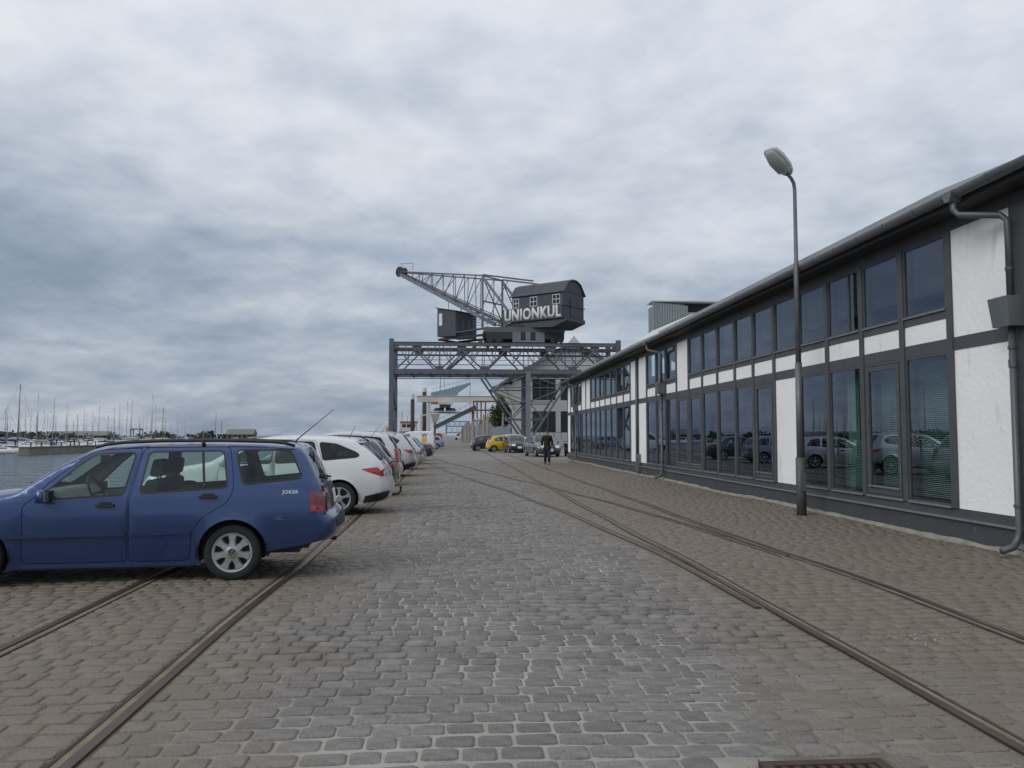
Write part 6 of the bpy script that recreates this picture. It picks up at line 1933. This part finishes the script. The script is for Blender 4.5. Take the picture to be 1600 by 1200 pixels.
MB().lathe([(0.001, -0.55), (1.05, -0.55), (1.05, -0.42), (0.6, -0.42), (0.6, 0.42), (1.05, 0.42), (1.05, 0.55), (0.001, 0.55)], (0, 0, 1.05), 'y', 24).build('drum', mat('drum_red', (0.26, 0.075, 0.045), 0.8, var=0.25), dr)
MB().lathe([(0.001, -0.6), (0.25, -0.6), (0.25, -0.545)], (0, 0, 1.05), 'y', 12).build('hub', M_dark, dr)
ct = thing('white_container', 'white container box far beyond the cable drum', 'container', (-4.2, 300, 0))
MB().box(-2.0, 2.0, 0, 2.4, 0.1, 2.3).build('box', M_wg, ct)
for k in range(8):
    MB().box(-1.9 + 0.5 * k, -1.8 + 0.5 * k, -0.05, -0.001, 0.2, 2.2).build('rib', M_wg, ct)
tk = thing('white_truck', 'small white truck parked at the end of the road', 'truck', (2.3, 250, 0))
MB().prism([(-2.0, 0.5), (1.6, 0.5), (1.6, 2.0), (-0.8, 2.1), (-1.4, 1.4), (-2.0, 1.25)], -0.9, 0.9, 'y').build('body', M_wg, tk)
MB().prism([(-1.32, 1.4), (-0.85, 1.95), (-0.4, 1.95), (-0.4, 1.4)], -0.92, -0.905, 'y').build('window', M_wbglass, tk)
for x in (-1.3, 1.0):
    MB().lathe([(0.001, -0.15), (0.4, -0.15), (0.4, 0.15), (0.001, 0.15)], (x, -0.85, 0.4), 'y', 14).build('wheel', M_tyre, tk)

# ------------------------------------------------------------------ jack-up work barge with tall piles
M_pile = mat('pile_dark', (0.045, 0.04, 0.042), 0.8, var=0.25, vscale=0.5)
M_cap = mat('pile_cap', (0.55, 0.55, 0.53), 0.7, var=0.1)
for x, y, h, r_, lb in ((-12.55, 180, 12.6, 0.42, 'dark steel pile with pale cap beside the crane quay leg'), (-11.3, 230, 13.4, 0.55, 'dark steel pile with pale cap behind the work barge wheelhouse'), (-10.1, 290, 18.6, 0.75, 'thick dark steel pile with pale cap behind the white gantry leg')):
    t = thing('mooring_pile', lb, 'pile', (x, y, WZ - 1.5))
    MB().tube([(0, 0, 0), (0, 0, h - WZ - 0.4)], r_, 16).build('shaft', M_pile, t, smooth=True)
    MB().lathe([(r_ * 1.02, 0), (r_ * 1.02, 1.4), (r_ * 0.3, 1.9), (0.001, 1.9)], (0, 0, h - WZ - 0.4), 'z', 16).build('cap', M_cap, t)
wbg = thing('work_barge', 'work barge with white wheelhouse and orange roof moored at the quay', 'barge', (-13.2, 245, WZ))
M_bh = mat('barge_hull', (0.09, 0.10, 0.11), 0.7, var=0.2)
M_or = mat('barge_orange', (0.42, 0.13, 0.03), 0.7, var=0.15)
M_yl = mat('barge_yellow', (0.45, 0.27, 0.02), 0.7, var=0.15)
MB().loft([[(-5.5, -20, -0.8), (3.6, -20, -0.8), (4.2, -22, 2.1), (-6.2, -22, 2.1)], [(-5.5, 20, -0.8), (3.6, 20, -0.8), (4.2, 22, 2.1), (-6.2, 22, 2.1)]]).build('hull', M_bh, wbg)
MB().box(-2.4, 2.6, -4, 4, 2.1, 4.6).build('deckhouse', mat('barge_grey', (0.24, 0.27, 0.29), 0.7, var=0.1), wbg)
wh = MB().box(-2.2, 2.5, -3.6, 3, 4.6, 7.1).build('wheelhouse', M_wg, wbg)
for k in range(3):
    MB().box(-1.6 + k * 1.35, -0.6 + k * 1.35, -3.66, -3.605, 5.7, 6.6).build('window', M_wbglass, wh)
MB().box(-2.4, 2.7, -3.9, 3.2, 7.1, 7.5).build('roof', M_or, wbg)
for x, h in ((-1.8, 3.0), (-0.2, 1.6), (1.4, 2.2)):
    MB().tube([(x, -1, 7.5), (x, -1, 7.5 + h)], 0.06, 6).build('aerial', M_dark, wbg)
MB().box(-5.3, -4.0, -16, -14, 2.1, 5.6).build('winch_house', M_yl, wbg)
MB().box(-5.5, -2.6, -13, -9, 2.1, 3.6).build('deck_box', M_wg, wbg)
MB().tube([(-3.2, -18, 2.1), (-3.2, -18, 4.4)], [0.6, 0.25], 10).build('buoy', mat('buoy_red', (0.5, 0.05, 0.03), 0.6, var=0.1), wbg)
MB().tube([(-4.2, -12, 2.1), (-4.2, -12, 12.4)], 0.10, 6).build('deck_mast', M_dark, wbg)
MB().beam((-5.0, -12, 11.2), (-3.4, -12, 11.2), 0.08, 0.08).build('mast_spreader', M_dark, wbg, fix=False)

# ------------------------------------------------------------------ marina
M_hull = mat('boat_white', (0.74, 0.75, 0.76), 0.4, var=0.06)
M_hullb = mat('boat_navy', (0.03, 0.05, 0.12), 0.4, var=0.1)
M_mast = mat('mast_alloy', (0.42, 0.43, 0.44), 0.5, metal=0.4, var=0.1)
M_mastd = mat('mast_wood', (0.13, 0.085, 0.065), 0.7, var=0.1)
M_cov = [mat('sail_cover_blue', (0.03, 0.07, 0.25), 0.8, var=0.1), mat('sail_cover_white', (0.55, 0.55, 0.55), 0.8, var=0.1), mat('sail_cover_dark', (0.04, 0.045, 0.06), 0.8, var=0.1)]
M_win = mat('boat_window', (0.015, 0.018, 0.022), 0.15)
def hull_mesh(Lb, Bb, fb, sheer=0.25):
    rings = []
    for t, w, k in ((0.0, 0.72, 0.0), (0.15, 0.88, 0.0), (0.4, 1.0, 0.0), (0.65, 0.86, 0.1), (0.85, 0.5, 0.3), (0.97, 0.16, 0.7), (1.0, 0.03, 1.0)):
        x = -Lb / 2 + Lb * t
        hb = Bb / 2 * w
        zt = fb + sheer * (2 * t - 0.8) ** 2
        rings.append([(x - 0.0, -hb, zt), (x - 0.1 * k, -hb * 0.9, fb * 0.3), (x - 0.4 * k, -hb * 0.45, -0.25), (x - 0.4 * k, hb * 0.45, -0.25), (x - 0.1 * k, hb * 0.9, fb * 0.3), (x, hb, zt)])
    return MB().loft(rings)
def sail_boat(Lb, mast_h, mm, cov, hm, label, group):
    t = thing('sailing_boat', label, 'sailing boat', (0, 0, 0), 0, group)
    Bb = Lb * 0.31
    hull_mesh(Lb, Bb, 0.95).build('hull', hm, t, smooth=True)
    cb_ = MB().loft([[(-Lb * 0.18, -Bb * 0.3, 0.9), (Lb * 0.22, -Bb * 0.2, 0.95), (Lb * 0.22, Bb * 0.2, 0.95), (-Lb * 0.18, Bb * 0.3, 0.9)], [(-Lb * 0.17, -Bb * 0.25, 1.45), (Lb * 0.16, -Bb * 0.15, 1.32), (Lb * 0.16, Bb * 0.15, 1.32), (-Lb * 0.17, Bb * 0.25, 1.45)]]).build('cabin', M_hull, t)
    for s_ in (-1, 1):
        MB().beam((-Lb * 0.12, s_ * Bb * 0.283, 1.2), (Lb * 0.1, s_ * Bb * 0.225, 1.18), 0.03, 0.2).build('cabin_window', M_win, cb_, fix=False)
    ms = MB().tube([(Lb * 0.08, 0, 0.9), (Lb * 0.08, 0, 0.9 + mast_h)], [0.085, 0.06], 8).build('mast', mm, t, smooth=True)
    for f in (0.42, 0.70):
        MB().beam((Lb * 0.08, -0.7, 0.9 + mast_h * f), (Lb * 0.08, 0.7, 0.9 + mast_h * f), 0.05, 0.04).build('spreader', mm, ms, fix=False)
    bo_ = MB().tube([(Lb * 0.07, 0, 2.1), (-Lb * 0.32, 0, 2.2)], 0.06, 6).build('boom', mm, t)
    MB().tube([(Lb * 0.06, 0, 2.3), (-Lb * 0.1, 0, 2.38), (-Lb * 0.31, 0, 2.3)], [0.2, 0.17, 0.09], 8).build('sail_cover', cov, bo_, smooth=True)
    for a, q in (((Lb * 0.49, 0, 1.15), 0.98), ((-Lb * 0.49, 0, 1.0), 0.98), ((Lb * 0.08, -Bb * 0.48, 1.0), 0.70), ((Lb * 0.08, Bb * 0.48, 1.0), 0.70)):
        MB().tube([a, (Lb * 0.08, 0, 0.9 + mast_h * q)], 0.014, 4).build('stay', mm, t)
    m_ = MB()
    for s_ in (-1, 1):
        m_.tube([(-Lb * 0.46, s_ * Bb * 0.36, 1.6), (Lb * 0.3, s_ * Bb * 0.42, 1.6), (Lb * 0.48, 0, 1.75)], 0.015, 4)
    m_.build('guard_rail', M_mast, t)
    return t
SB = 'sailing boats moored in the marina'
kinds = [sail_boat(8.6, 11.0, M_mast, M_cov[0], M_hull, 'white sailing boat with blue sail cover', SB),
         sail_boat(9.6, 12.6, M_mast, M_cov[1], M_hull, 'white sailing boat with white sail cover', SB),
         sail_boat(7.4, 9.4, M_mast, M_cov[2], M_hull, 'white sailing boat with dark sail cover', SB),
         sail_boat(9.0, 11.6, M_mastd, M_cov[0], M_hullb, 'navy hulled sailing boat', SB),
         sail_boat(8.0, 10.4, M_mastd, M_cov[1], M_hull, 'white sailing boat with dark wooden mast', SB)]
used = set()
LBL = [k_['label'] for k_ in kinds]
rr = random.Random(21)
spots = []
def at_px(px, D):
    """direction read from the photograph's plan; D metres along the view axis."""
    u = (px - 800) / 1280
    lat = u * D
    return (lat * ca + D * sa, D * ca - lat * sa)
# front row alongside the jetty, then rows of berths further out
rows_ = [(154, [6, 22, 60, 82]), (190, [112, 160, 205]), (205, [40, 75, 130, 178, 236]), (235, [20, 58, 96, 140, 186, 222, 262]), (262, [10, 48, 120, 165, 200, 246, 283]),
         (295, [30, 70, 104, 150, 212, 250, 296, 318]), (330, [15, 85, 125, 190, 230, 270, 305, 336]), (365, [55, 110, 172, 218, 258, 290, 325, 364, 380]), (392, [35, 140, 240, 280, 342])]
for D, pxs in rows_:
    for px in pxs:
        spots.append((D + rr.uniform(-5, 5), px + rr.uniform(-5, 5)))
for D, px in spots:
    k = rr.choices(range(5), [4, 5, 4, 1, 2])[0]
    x, y = at_px(px, D)
    o = kinds[k] if k not in used else copy_tree(kinds[k])
    o['label'] = LBL[k]
    used.add(k)
    base_label = o['label'].replace(' in the marina', '')
    o['label'] = base_label + (' berthed close behind the jetty' if D < 215 else ' out in the middle berths' if D < 310 else ' in the far berths near the shore')
    o.location = (x, y, WZ)
    o.rotation_euler = (R(rr.uniform(-1, 1)), R(rr.uniform(-1, 1)), rr.choice([R(65), R(245), R(100), R(20)]) + rr.uniform(-0.2, 0.2))
    s_ = rr.uniform(0.82, 1.08)
    o.scale = (s_, s_, s_)
def motor_boat(label, loc, rz, sc, cover=None):
    t = thing('motor_boat', label, 'motor boat', loc, rz, 'motor boats moored in the marina')
    hull_mesh(8.0, 2.9, 1.2, 0.4).build('hull', M_hull, t, smooth=True)
    c0 = MB().loft([[(-2.4, -1.1, 1.2), (1.6, -0.9, 1.3), (1.6, 0.9, 1.3), (-2.4, 1.1, 1.2)], [(-2.2, -0.95, 2.6), (0.4, -0.8, 2.6), (0.4, 0.8, 2.6), (-2.2, 0.95, 2.6)]]).build('cabin', M_hull, t)
    MB().box(-2.6, 0.7, -1.05, 1.05, 2.6, 2.72).build('roof', M_hull, t)
    for s_ in (-1, 1):
        MB().beam((-1.9, s_ * 1.03, 2.05), (0.55, s_ * 0.93, 2.05), 0.05, 0.6).build('window', M_win, c0, fix=False)
    MB().add([(1.33, -0.85, 1.7), (1.33, 0.85, 1.7), (0.75, 0.8, 2.4), (0.75, -0.8, 2.4)], [(0, 1, 2, 3)]).build('windscreen', M_win, c0, fix=False)
    if cover: MB().prism([(-4, 1.1), (-2.3, 1.2), (-2.3, 2.3), (-3.2, 2.2)], -1.2, 1.2, 'y').build('canopy', cover, t)
    t.scale = (sc, sc, sc)
for px, D, rz, sc, lb, cvr in ((160, 196, R(100), 1.0, 'white motor boat with tall cabin at the end of the jetty', None), (175, 203, R(60), 0.8, 'small white motor boat beside the tall cabin boat', None), (400, 300, R(10), 1.0, 'white motor cruiser moored right of the clubhouse', None), (62, 168, R(200), 0.9, 'white motor boat with bright blue canopy behind the jetty', M_cov[0]), (300, 350, R(40), 0.9, 'white motor boat among the far berths', None)):
    x, y = at_px(px, D)
    motor_boat(lb, (x, y, WZ), rz, sc, cvr)
# jetty
jt = thing('concrete_jetty', 'low weathered concrete jetty wall in front of the moored boats', 'jetty', (-73.6, 161, WZ))
MB().box(-0.9, 0.9, -14, 14, -1.0, 1.25).build('wall', mat('jetty_concrete', (0.20, 0.19, 0.165), 0.9, var=0.3, vscale=0.6), jt)
MB().box(-1.05, 1.05, -14.1, 14.1, 1.25, 1.40).build('coping', mat('jetty_top', (0.19, 0.18, 0.16), 0.9, var=0.2), jt)
for k in range(8):
    MB().tube([(0.6, -13 + k * 3.7, 1.4), (0.6, -13 + k * 3.7, 2.2)], 0.12, 8).build('mooring_post', M_pile, jt)
# berth posts in front of rows
for px, D in ((26, 158), (90, 176), (118, 186), (190, 215), (228, 240), (262, 252), (300, 280), (348, 300)):
    x, y = at_px(px, D)
    p_ = thing('berth_post', 'dark wooden berth post standing in the marina water', 'post', (x, y, WZ - 1), 0, 'berth posts in the marina')
    MB().tube([(0, 0, 0), (0, 0, 3.6)], 0.16, 8).build('shaft', M_pile, p_)
    MB().lathe([(0.17, 0), (0.17, 0.15), (0.001, 0.22)], (0, 0, 3.6), 'z', 8).build('cap', M_cap, p_)
# shore: low land with trees, clubhouse, boat hoist
M_grass = mat('shore_grass', (0.05, 0.065, 0.03), 0.95, var=0.3, vscale=0.05)
sh_ = structure(MB().prism([(-430, WZ - 1), (-52, WZ - 1), (-56, -1.0), (-430, -0.8)], 408, 470, 'y').build('far_shore', M_grass))
shore_leaf = mat('shore_leaf', (0.035, 0.055, 0.03), 0.8, var=0.45, vscale=0.15, island=0.3)
mb = MB()
rr = random.Random(31)
for k in range(230):
    x = rr.uniform(-420, -110); y = rr.uniform(420, 455)
    if x > -190 and rr.random() < 0.75: continue
    h = rr.uniform(2.0, 4.3) if x > -230 else rr.uniform(3.0, 5.6)
    w = rr.uniform(3, 7)
    for q in range(80):
        d = Vector((rr.gauss(0, 0.4), rr.gauss(0, 0.4), rr.gauss(0, 0.35)))
        p = Vector((x + d.x * w, y + d.y * w, -0.9 + h * 0.55 + d.z * h * 0.62))
        if p.z < -1.0: p.z = -1.0 + rr.random()
        n_ = Vector((rr.uniform(-1, 1), rr.uniform(-1, 1), rr.uniform(-0.3, 1))).normalized()
        s_ = n_.orthogonal().normalized(); q_ = n_.cross(s_)
        l = rr.uniform(0.5, 1.1)
        mb.add([p - s_ * l, p + q_ * l * 0.8, p + s_ * l, p - q_ * l * 0.8], [(0, 1, 2, 3)])
wd = mb.build('shore_trees', shore_leaf, None, fix=False)
wd['kind'] = 'stuff'; wd['label'] = 'low dark belt of trees along the far shore'; wd['category'] = 'trees'
for px, D, w, h, lb, m_ in ((375, 400, 12.6, 5.4, 'long low clubhouse with grey pitched roof beyond the masts', M_slate), (120, 412, 30, 4.4, 'dark red shed on the far shore behind the boats', mat('shed_red', (0.20, 0.05, 0.035), 0.8, var=0.15))):
    x, y = at_px(px, D)
    t = thing('shore_building', lb, 'building', (x, y, -0.85))
    MB().box(-w / 2, w / 2, 0, 8, 0, h * 0.5).build('wall', m_ if w > 20 else mat('club_wall', (0.16, 0.13, 0.10), 0.8, var=0.2), t)
    MB().prism([(-0.8, h * 0.5), (8.8, h * 0.5), (4, h)], -w / 2 - 0.4, w / 2 + 0.4, 'x').build('roof', mat('club_roof', (0.15, 0.16, 0.17), 0.7, var=0.1), t)
    for k in range(5):
        MB().box(-w * 0.42 + k * w * 0.19, -w * 0.42 + k * w * 0.19 + w * 0.09, -0.06, -0.001, 0.6, h * 0.4).build('window', M_wbglass, t)
x, y = at_px(212, 398)
bh = thing('boat_hoist', 'tall dark boat hoist frame standing on the far shore', 'hoist', (x, y, -0.85))
for dx in (-2.2, 2.2):
    for dy in (0, 4):
        MB().beam((dx, dy, 0), (dx, dy, 5.2), 0.35, 0.35).build('leg', M_cr, bh, fix=False)
MB().beam((-2.4, 0, 5.35), (2.4, 0, 5.35), 0.4, 0.5).build('beam', M_cr, bh, fix=False)
MB().beam((-2.4, 4, 5.35), (2.4, 4, 5.35), 0.4, 0.5).build('beam', M_cr, bh, fix=False)
for dx in (-2.2, 2.2):
    MB().beam((dx, 0.2, 4.9), (dx, 3.8, 4.9), 0.3, 0.4).build('side_beam', M_cr, bh, fix=False)
# ------------------------------------------------------------------ walking person
M_skin = mat('skin', (0.38, 0.22, 0.155), 0.55, var=0.08)
M_jack = mat('black_jacket', (0.012, 0.012, 0.014), 0.8, var=0.25, vscale=8, bump=0.3, bscale=25)
M_jean = mat('dark_blue_jeans', (0.018, 0.022, 0.055), 0.9, var=0.25, vscale=8, bump=0.3, bscale=30)
M_hair = mat('dark_hair', (0.025, 0.017, 0.012), 0.8, var=0.2)
M_shoe = mat('black_shoe', (0.012, 0.012, 0.012), 0.5, var=0.1)
def skin_mesh(name, verts, edges, radii, m, parent, root=0, sub=2):
    me = bpy.data.meshes.new(name)
    me.from_pydata(verts, edges, [])
    o = bpy.data.objects.new(name, me)
    COL.objects.link(o)
    md = o.modifiers.new('skin', 'SKIN')
    md.use_smooth_shade = True
    for i, r_ in enumerate(radii):
        sv = me.skin_vertices[0].data[i]
        sv.radius = r_ if isinstance(r_, tuple) else (r_, r_)
        sv.use_root = (i == root)
    s2 = o.modifiers.new('sub', 'SUBSURF'); s2.levels = sub; s2.render_levels = sub
    dg = bpy.context.evaluated_depsgraph_get()
    me2 = bpy.data.meshes.new_from_object(o.evaluated_get(dg))
    bpy.data.objects.remove(o)
    me2.materials.clear()
    me2.shade_smooth()
    return link(name, me2, m, parent)
pe = thing('person', 'person in black jacket and dark blue jeans walking along the quay', 'person', (4.8, 41.8, 0), R(180 - 6))
# facing +y in local space (turned towards the viewer); mid stride, right foot forward
hip = (0, 0, 0.93)
V_ = [hip, (0, 0.01, 1.10), (0, 0.02, 1.30), (0, 0.01, 1.46), (0, 0.03, 1.55), (0, 0.045, 1.63), (0, 0.05, 1.72),
      (-0.17, 0.01, 1.42), (-0.245, -0.03, 1.16), (-0.25, 0.06, 0.92), (0.17, 0.01, 1.42), (0.25, 0.03, 1.16), (0.26, 0.13, 0.93),
      (-0.09, 0.02, 0.86), (-0.10, 0.12, 0.50), (-0.10, 0.14, 0.10), (-0.10, 0.27, 0.05), (0.09, 0.0, 0.86), (0.09, -0.02, 0.49), (0.09, -0.22, 0.13), (0.09, -0.13, 0.05)]
E_ = [(0, 1), (1, 2), (2, 3), (3, 4), (4, 5), (5, 6), (3, 7), (7, 8), (8, 9), (3, 10), (10, 11), (11, 12), (0, 13), (13, 14), (14, 15), (15, 16), (0, 17), (17, 18), (18, 19), (19, 20)]
Rr = [(0.13, 0.10), (0.125, 0.095), (0.15, 0.10), (0.10, 0.075), 0.052, 0.085, 0.082, 0.065, 0.043, 0.032, 0.065, 0.043, 0.032, 0.085, 0.058, 0.042, 0.035, 0.085, 0.058, 0.042, 0.035]
skin_mesh('body', V_, E_, Rr, M_skin, pe)
# jacket and trousers follow the same skeleton, a little wider
jv = [(0, 0, 0.86), (0, 0.01, 1.10), (0, 0.02, 1.31), (0, 0.015, 1.46), (0, 0.025, 1.525), (-0.18, 0.01, 1.42), (-0.255, -0.03, 1.16), (-0.255, 0.05, 0.945), (0.18, 0.01, 1.42), (0.26, 0.03, 1.16), (0.265, 0.12, 0.955)]
skin_mesh('jacket', jv, [(0, 1), (1, 2), (2, 3), (3, 4), (3, 5), (5, 6), (6, 7), (3, 8), (8, 9), (9, 10)], [(0.185, 0.15), (0.175, 0.14), (0.195, 0.14), (0.125, 0.10), 0.07, 0.095, 0.075, 0.06, 0.095, 0.075, 0.06], M_jack, pe, root=1)
tv = [(0, 0, 0.90), (-0.095, 0.02, 0.84), (-0.10, 0.12, 0.50), (-0.10, 0.135, 0.09), (0.095, 0.0, 0.84), (0.09, -0.02, 0.49), (0.09, -0.215, 0.13)]
skin_mesh('trousers', tv, [(0, 1), (1, 2), (2, 3), (0, 4), (4, 5), (5, 6)], [(0.15, 0.12), 0.112, 0.085, 0.075, 0.112, 0.085, 0.075], M_jean, pe)
for sx_, fy, fz, tilt in ((-0.10, 0.14, 0.0, 0.0), (0.09, -0.22, 0.03, 0.25)):
    rings = []
    for t, w, h in ((-0.09, 0.035, 0.06), (-0.03, 0.045, 0.10), (0.06, 0.05, 0.085), (0.14, 0.048, 0.055), (0.19, 0.03, 0.035)):
        zb = fz - t * tilt * 0.6 + (0.03 if tilt else 0)
        rings.append([(sx_ - w, fy + t, zb), (sx_ + w, fy + t, zb), (sx_ + w * 0.8, fy + t, zb + h), (sx_ - w * 0.8, fy + t, zb + h)])
    MB().loft(rings).build('shoe', M_shoe, pe, smooth=False)
# head details
hc = Vector((0, 0.055, 1.675))
hr = []
for k in range(7):
    ph = math.pi / 2 * (1 - k / 6 * 1.15)
    rad = 0.098 * math.cos(ph) + 0.004
    hr.append([(hc.x + rad * math.cos(t), hc.y - 0.018 + rad * 1.12 * math.sin(t), hc.z + 0.035 + 0.092 * math.sin(ph)) for t in np.linspace(0, 2 * math.pi, 15)[:-1]])
MB().loft(hr).build('hair', M_hair, pe, smooth=True)
MB().loft([[(-0.012, 0.135, 1.695), (0.012, 0.135, 1.695), (0.006, 0.13, 1.70), (-0.006, 0.13, 1.70)], [(-0.018, 0.15, 1.655), (0.018, 0.15, 1.655), (0.01, 0.163, 1.66), (-0.01, 0.163, 1.66)]]).build('nose', M_skin, pe)
for s_ in (-1, 1):
    MB().lathe([(0.001, 0.0), (0.011, 0.002), (0.001, 0.006)], (s_ * 0.033, 0.128, 1.70), 'y', 8).build('eye', M_hair, pe)
    MB().lathe([(0.012, -0.012), (0.03, 0.0), (0.012, 0.01)], (s_ * 0.088, 0.05, 1.68), 'x', 8).build('ear', M_skin, pe)
MB().box(-0.025, 0.025, 0.128, 0.136, 1.622, 1.630).build('mouth', mat('lips', (0.25, 0.09, 0.08), 0.6), pe)
for s_, wrist in ((-1, Vector((-0.252, 0.06, 0.925))), (1, Vector((0.263, 0.135, 0.935)))):
    hv = [wrist, wrist + Vector((0, 0.012, -0.05)), wrist + Vector((0, 0.02, -0.085))]
    he = [(0, 1), (1, 2)]
    hrad = [0.026, (0.022, 0.038), (0.02, 0.036)]
    for q, l in ((-0.027, 0.062), (-0.009, 0.074), (0.009, 0.07), (0.026, 0.055)):
        i0 = len(hv)
        hv += [wrist + Vector((-s_ * 0.004, 0.02 + q, -0.095)), wrist + Vector((-s_ * 0.01, 0.022 + q, -0.095 - l * 0.5)), wrist + Vector((-s_ * 0.03, 0.026 + q, -0.095 - l))]
        he += [(2, i0), (i0, i0 + 1), (i0 + 1, i0 + 2)]
        hrad += [0.0095, 0.009, 0.0075]
    i0 = len(hv)
    hv += [wrist + Vector((-s_ * 0.012, 0.055, -0.055)), wrist + Vector((-s_ * 0.02, 0.068, -0.09))]
    he += [(1, i0), (i0, i0 + 1)]
    hrad += [0.0105, 0.009]
    skin_mesh('hand', [tuple(p) for p in hv], he, hrad, M_skin, pe, sub=1)

# motorcycle by the far corner of the timber building
mc = thing('motorcycle', 'dark motorcycle parked beyond the corner of the timber building', 'motorcycle', (8.15, 58.5, 0), R(75))
for x in (-0.7, 0.7):
    MB().lathe([(0.20, -0.05), (0.29, -0.06), (0.31, 0.0), (0.29, 0.06), (0.20, 0.05)], (x, 0, 0.31), 'y', 20).build('wheel', M_tyre, mc, smooth=True)
MB().prism(fillet([(-0.45, 0.35), (0.35, 0.35), (0.45, 0.75), (0.1, 0.95), (-0.3, 0.75)], 0.08, 3), -0.14, 0.14, 'y').build('engine', M_dark, mc)
MB().prism(fillet([(-0.8, 0.74), (-0.1, 0.76), (-0.1, 0.84), (-0.85, 0.92)], 0.03, 2), -0.13, 0.13, 'y').build('saddle', M_black, mc)
MB().tube([(0.72, 0, 0.31), (0.45, 0, 1.0)], 0.03, 6).build('fork', M_chrome, mc)
MB().tube([(0.35, -0.36, 1.05), (0.45, 0, 1.0), (0.35, 0.36, 1.05)], 0.02, 6).build('handlebar', M_black, mc)
MB().lathe([(0.001, 0.1), (0.1, 0.08), (0.09, -0.05), (0.001, -0.08)], (0.55, 0, 0.88), 'x', 12).build('headlight', M_clear, mc)

# flakes of old white paint lying between the tracks and grit in the joints
def scatter(name, label, cat, cx, cy, sx_, sy_, n, smin, smax, m, seed):
    rr = random.Random(seed)
    mb = MB()
    for k in range(n):
        x = rr.gauss(cx, sx_); y = rr.gauss(cy, sy_)
        z = float(undul(x, y)) + 0.006
        s = rr.uniform(smin, smax); a = rr.uniform(0, 3.14)
        pts = [(x + s * math.cos(a + q) * rr.uniform(0.6, 1.2), y + s * math.sin(a + q) * rr.uniform(0.5, 1.1), z + rr.uniform(0, 0.003)) for q in (0, 1.3, 2.5, 3.7, 5.0)]
        mb.add(pts + [(x, y, z - 0.012)], [(0, 1, 2, 3, 4), (0, 5, 1), (1, 5, 2), (2, 5, 3), (3, 5, 4), (4, 5, 0)])
    o = mb.build(name, m, None)
    o['kind'] = 'stuff'; o['label'] = label; o['category'] = cat
scatter('paint_flecks', 'small flakes of white paint scattered on the setts between the rails', 'paint flakes', 3.45, 5.95, 0.17, 0.12, 45, 0.004, 0.012, mat('old_paint_flake', (0.42, 0.41, 0.39), 0.9, var=0.3), 3)
scatter('grit', 'pale grit and small stones lying loose on the paving', 'grit', 1.5, 8.0, 3.2, 4.0, 900, 0.003, 0.009, M_bed, 4)
scatter('dry_leaves', 'small dry leaf scraps lying along the wall foot', 'leaf scraps', 6.85, 14.0, 0.14, 6.0, 160, 0.010, 0.024, mat('dry_leaf', (0.16, 0.11, 0.05), 0.9, var=0.4), 5)
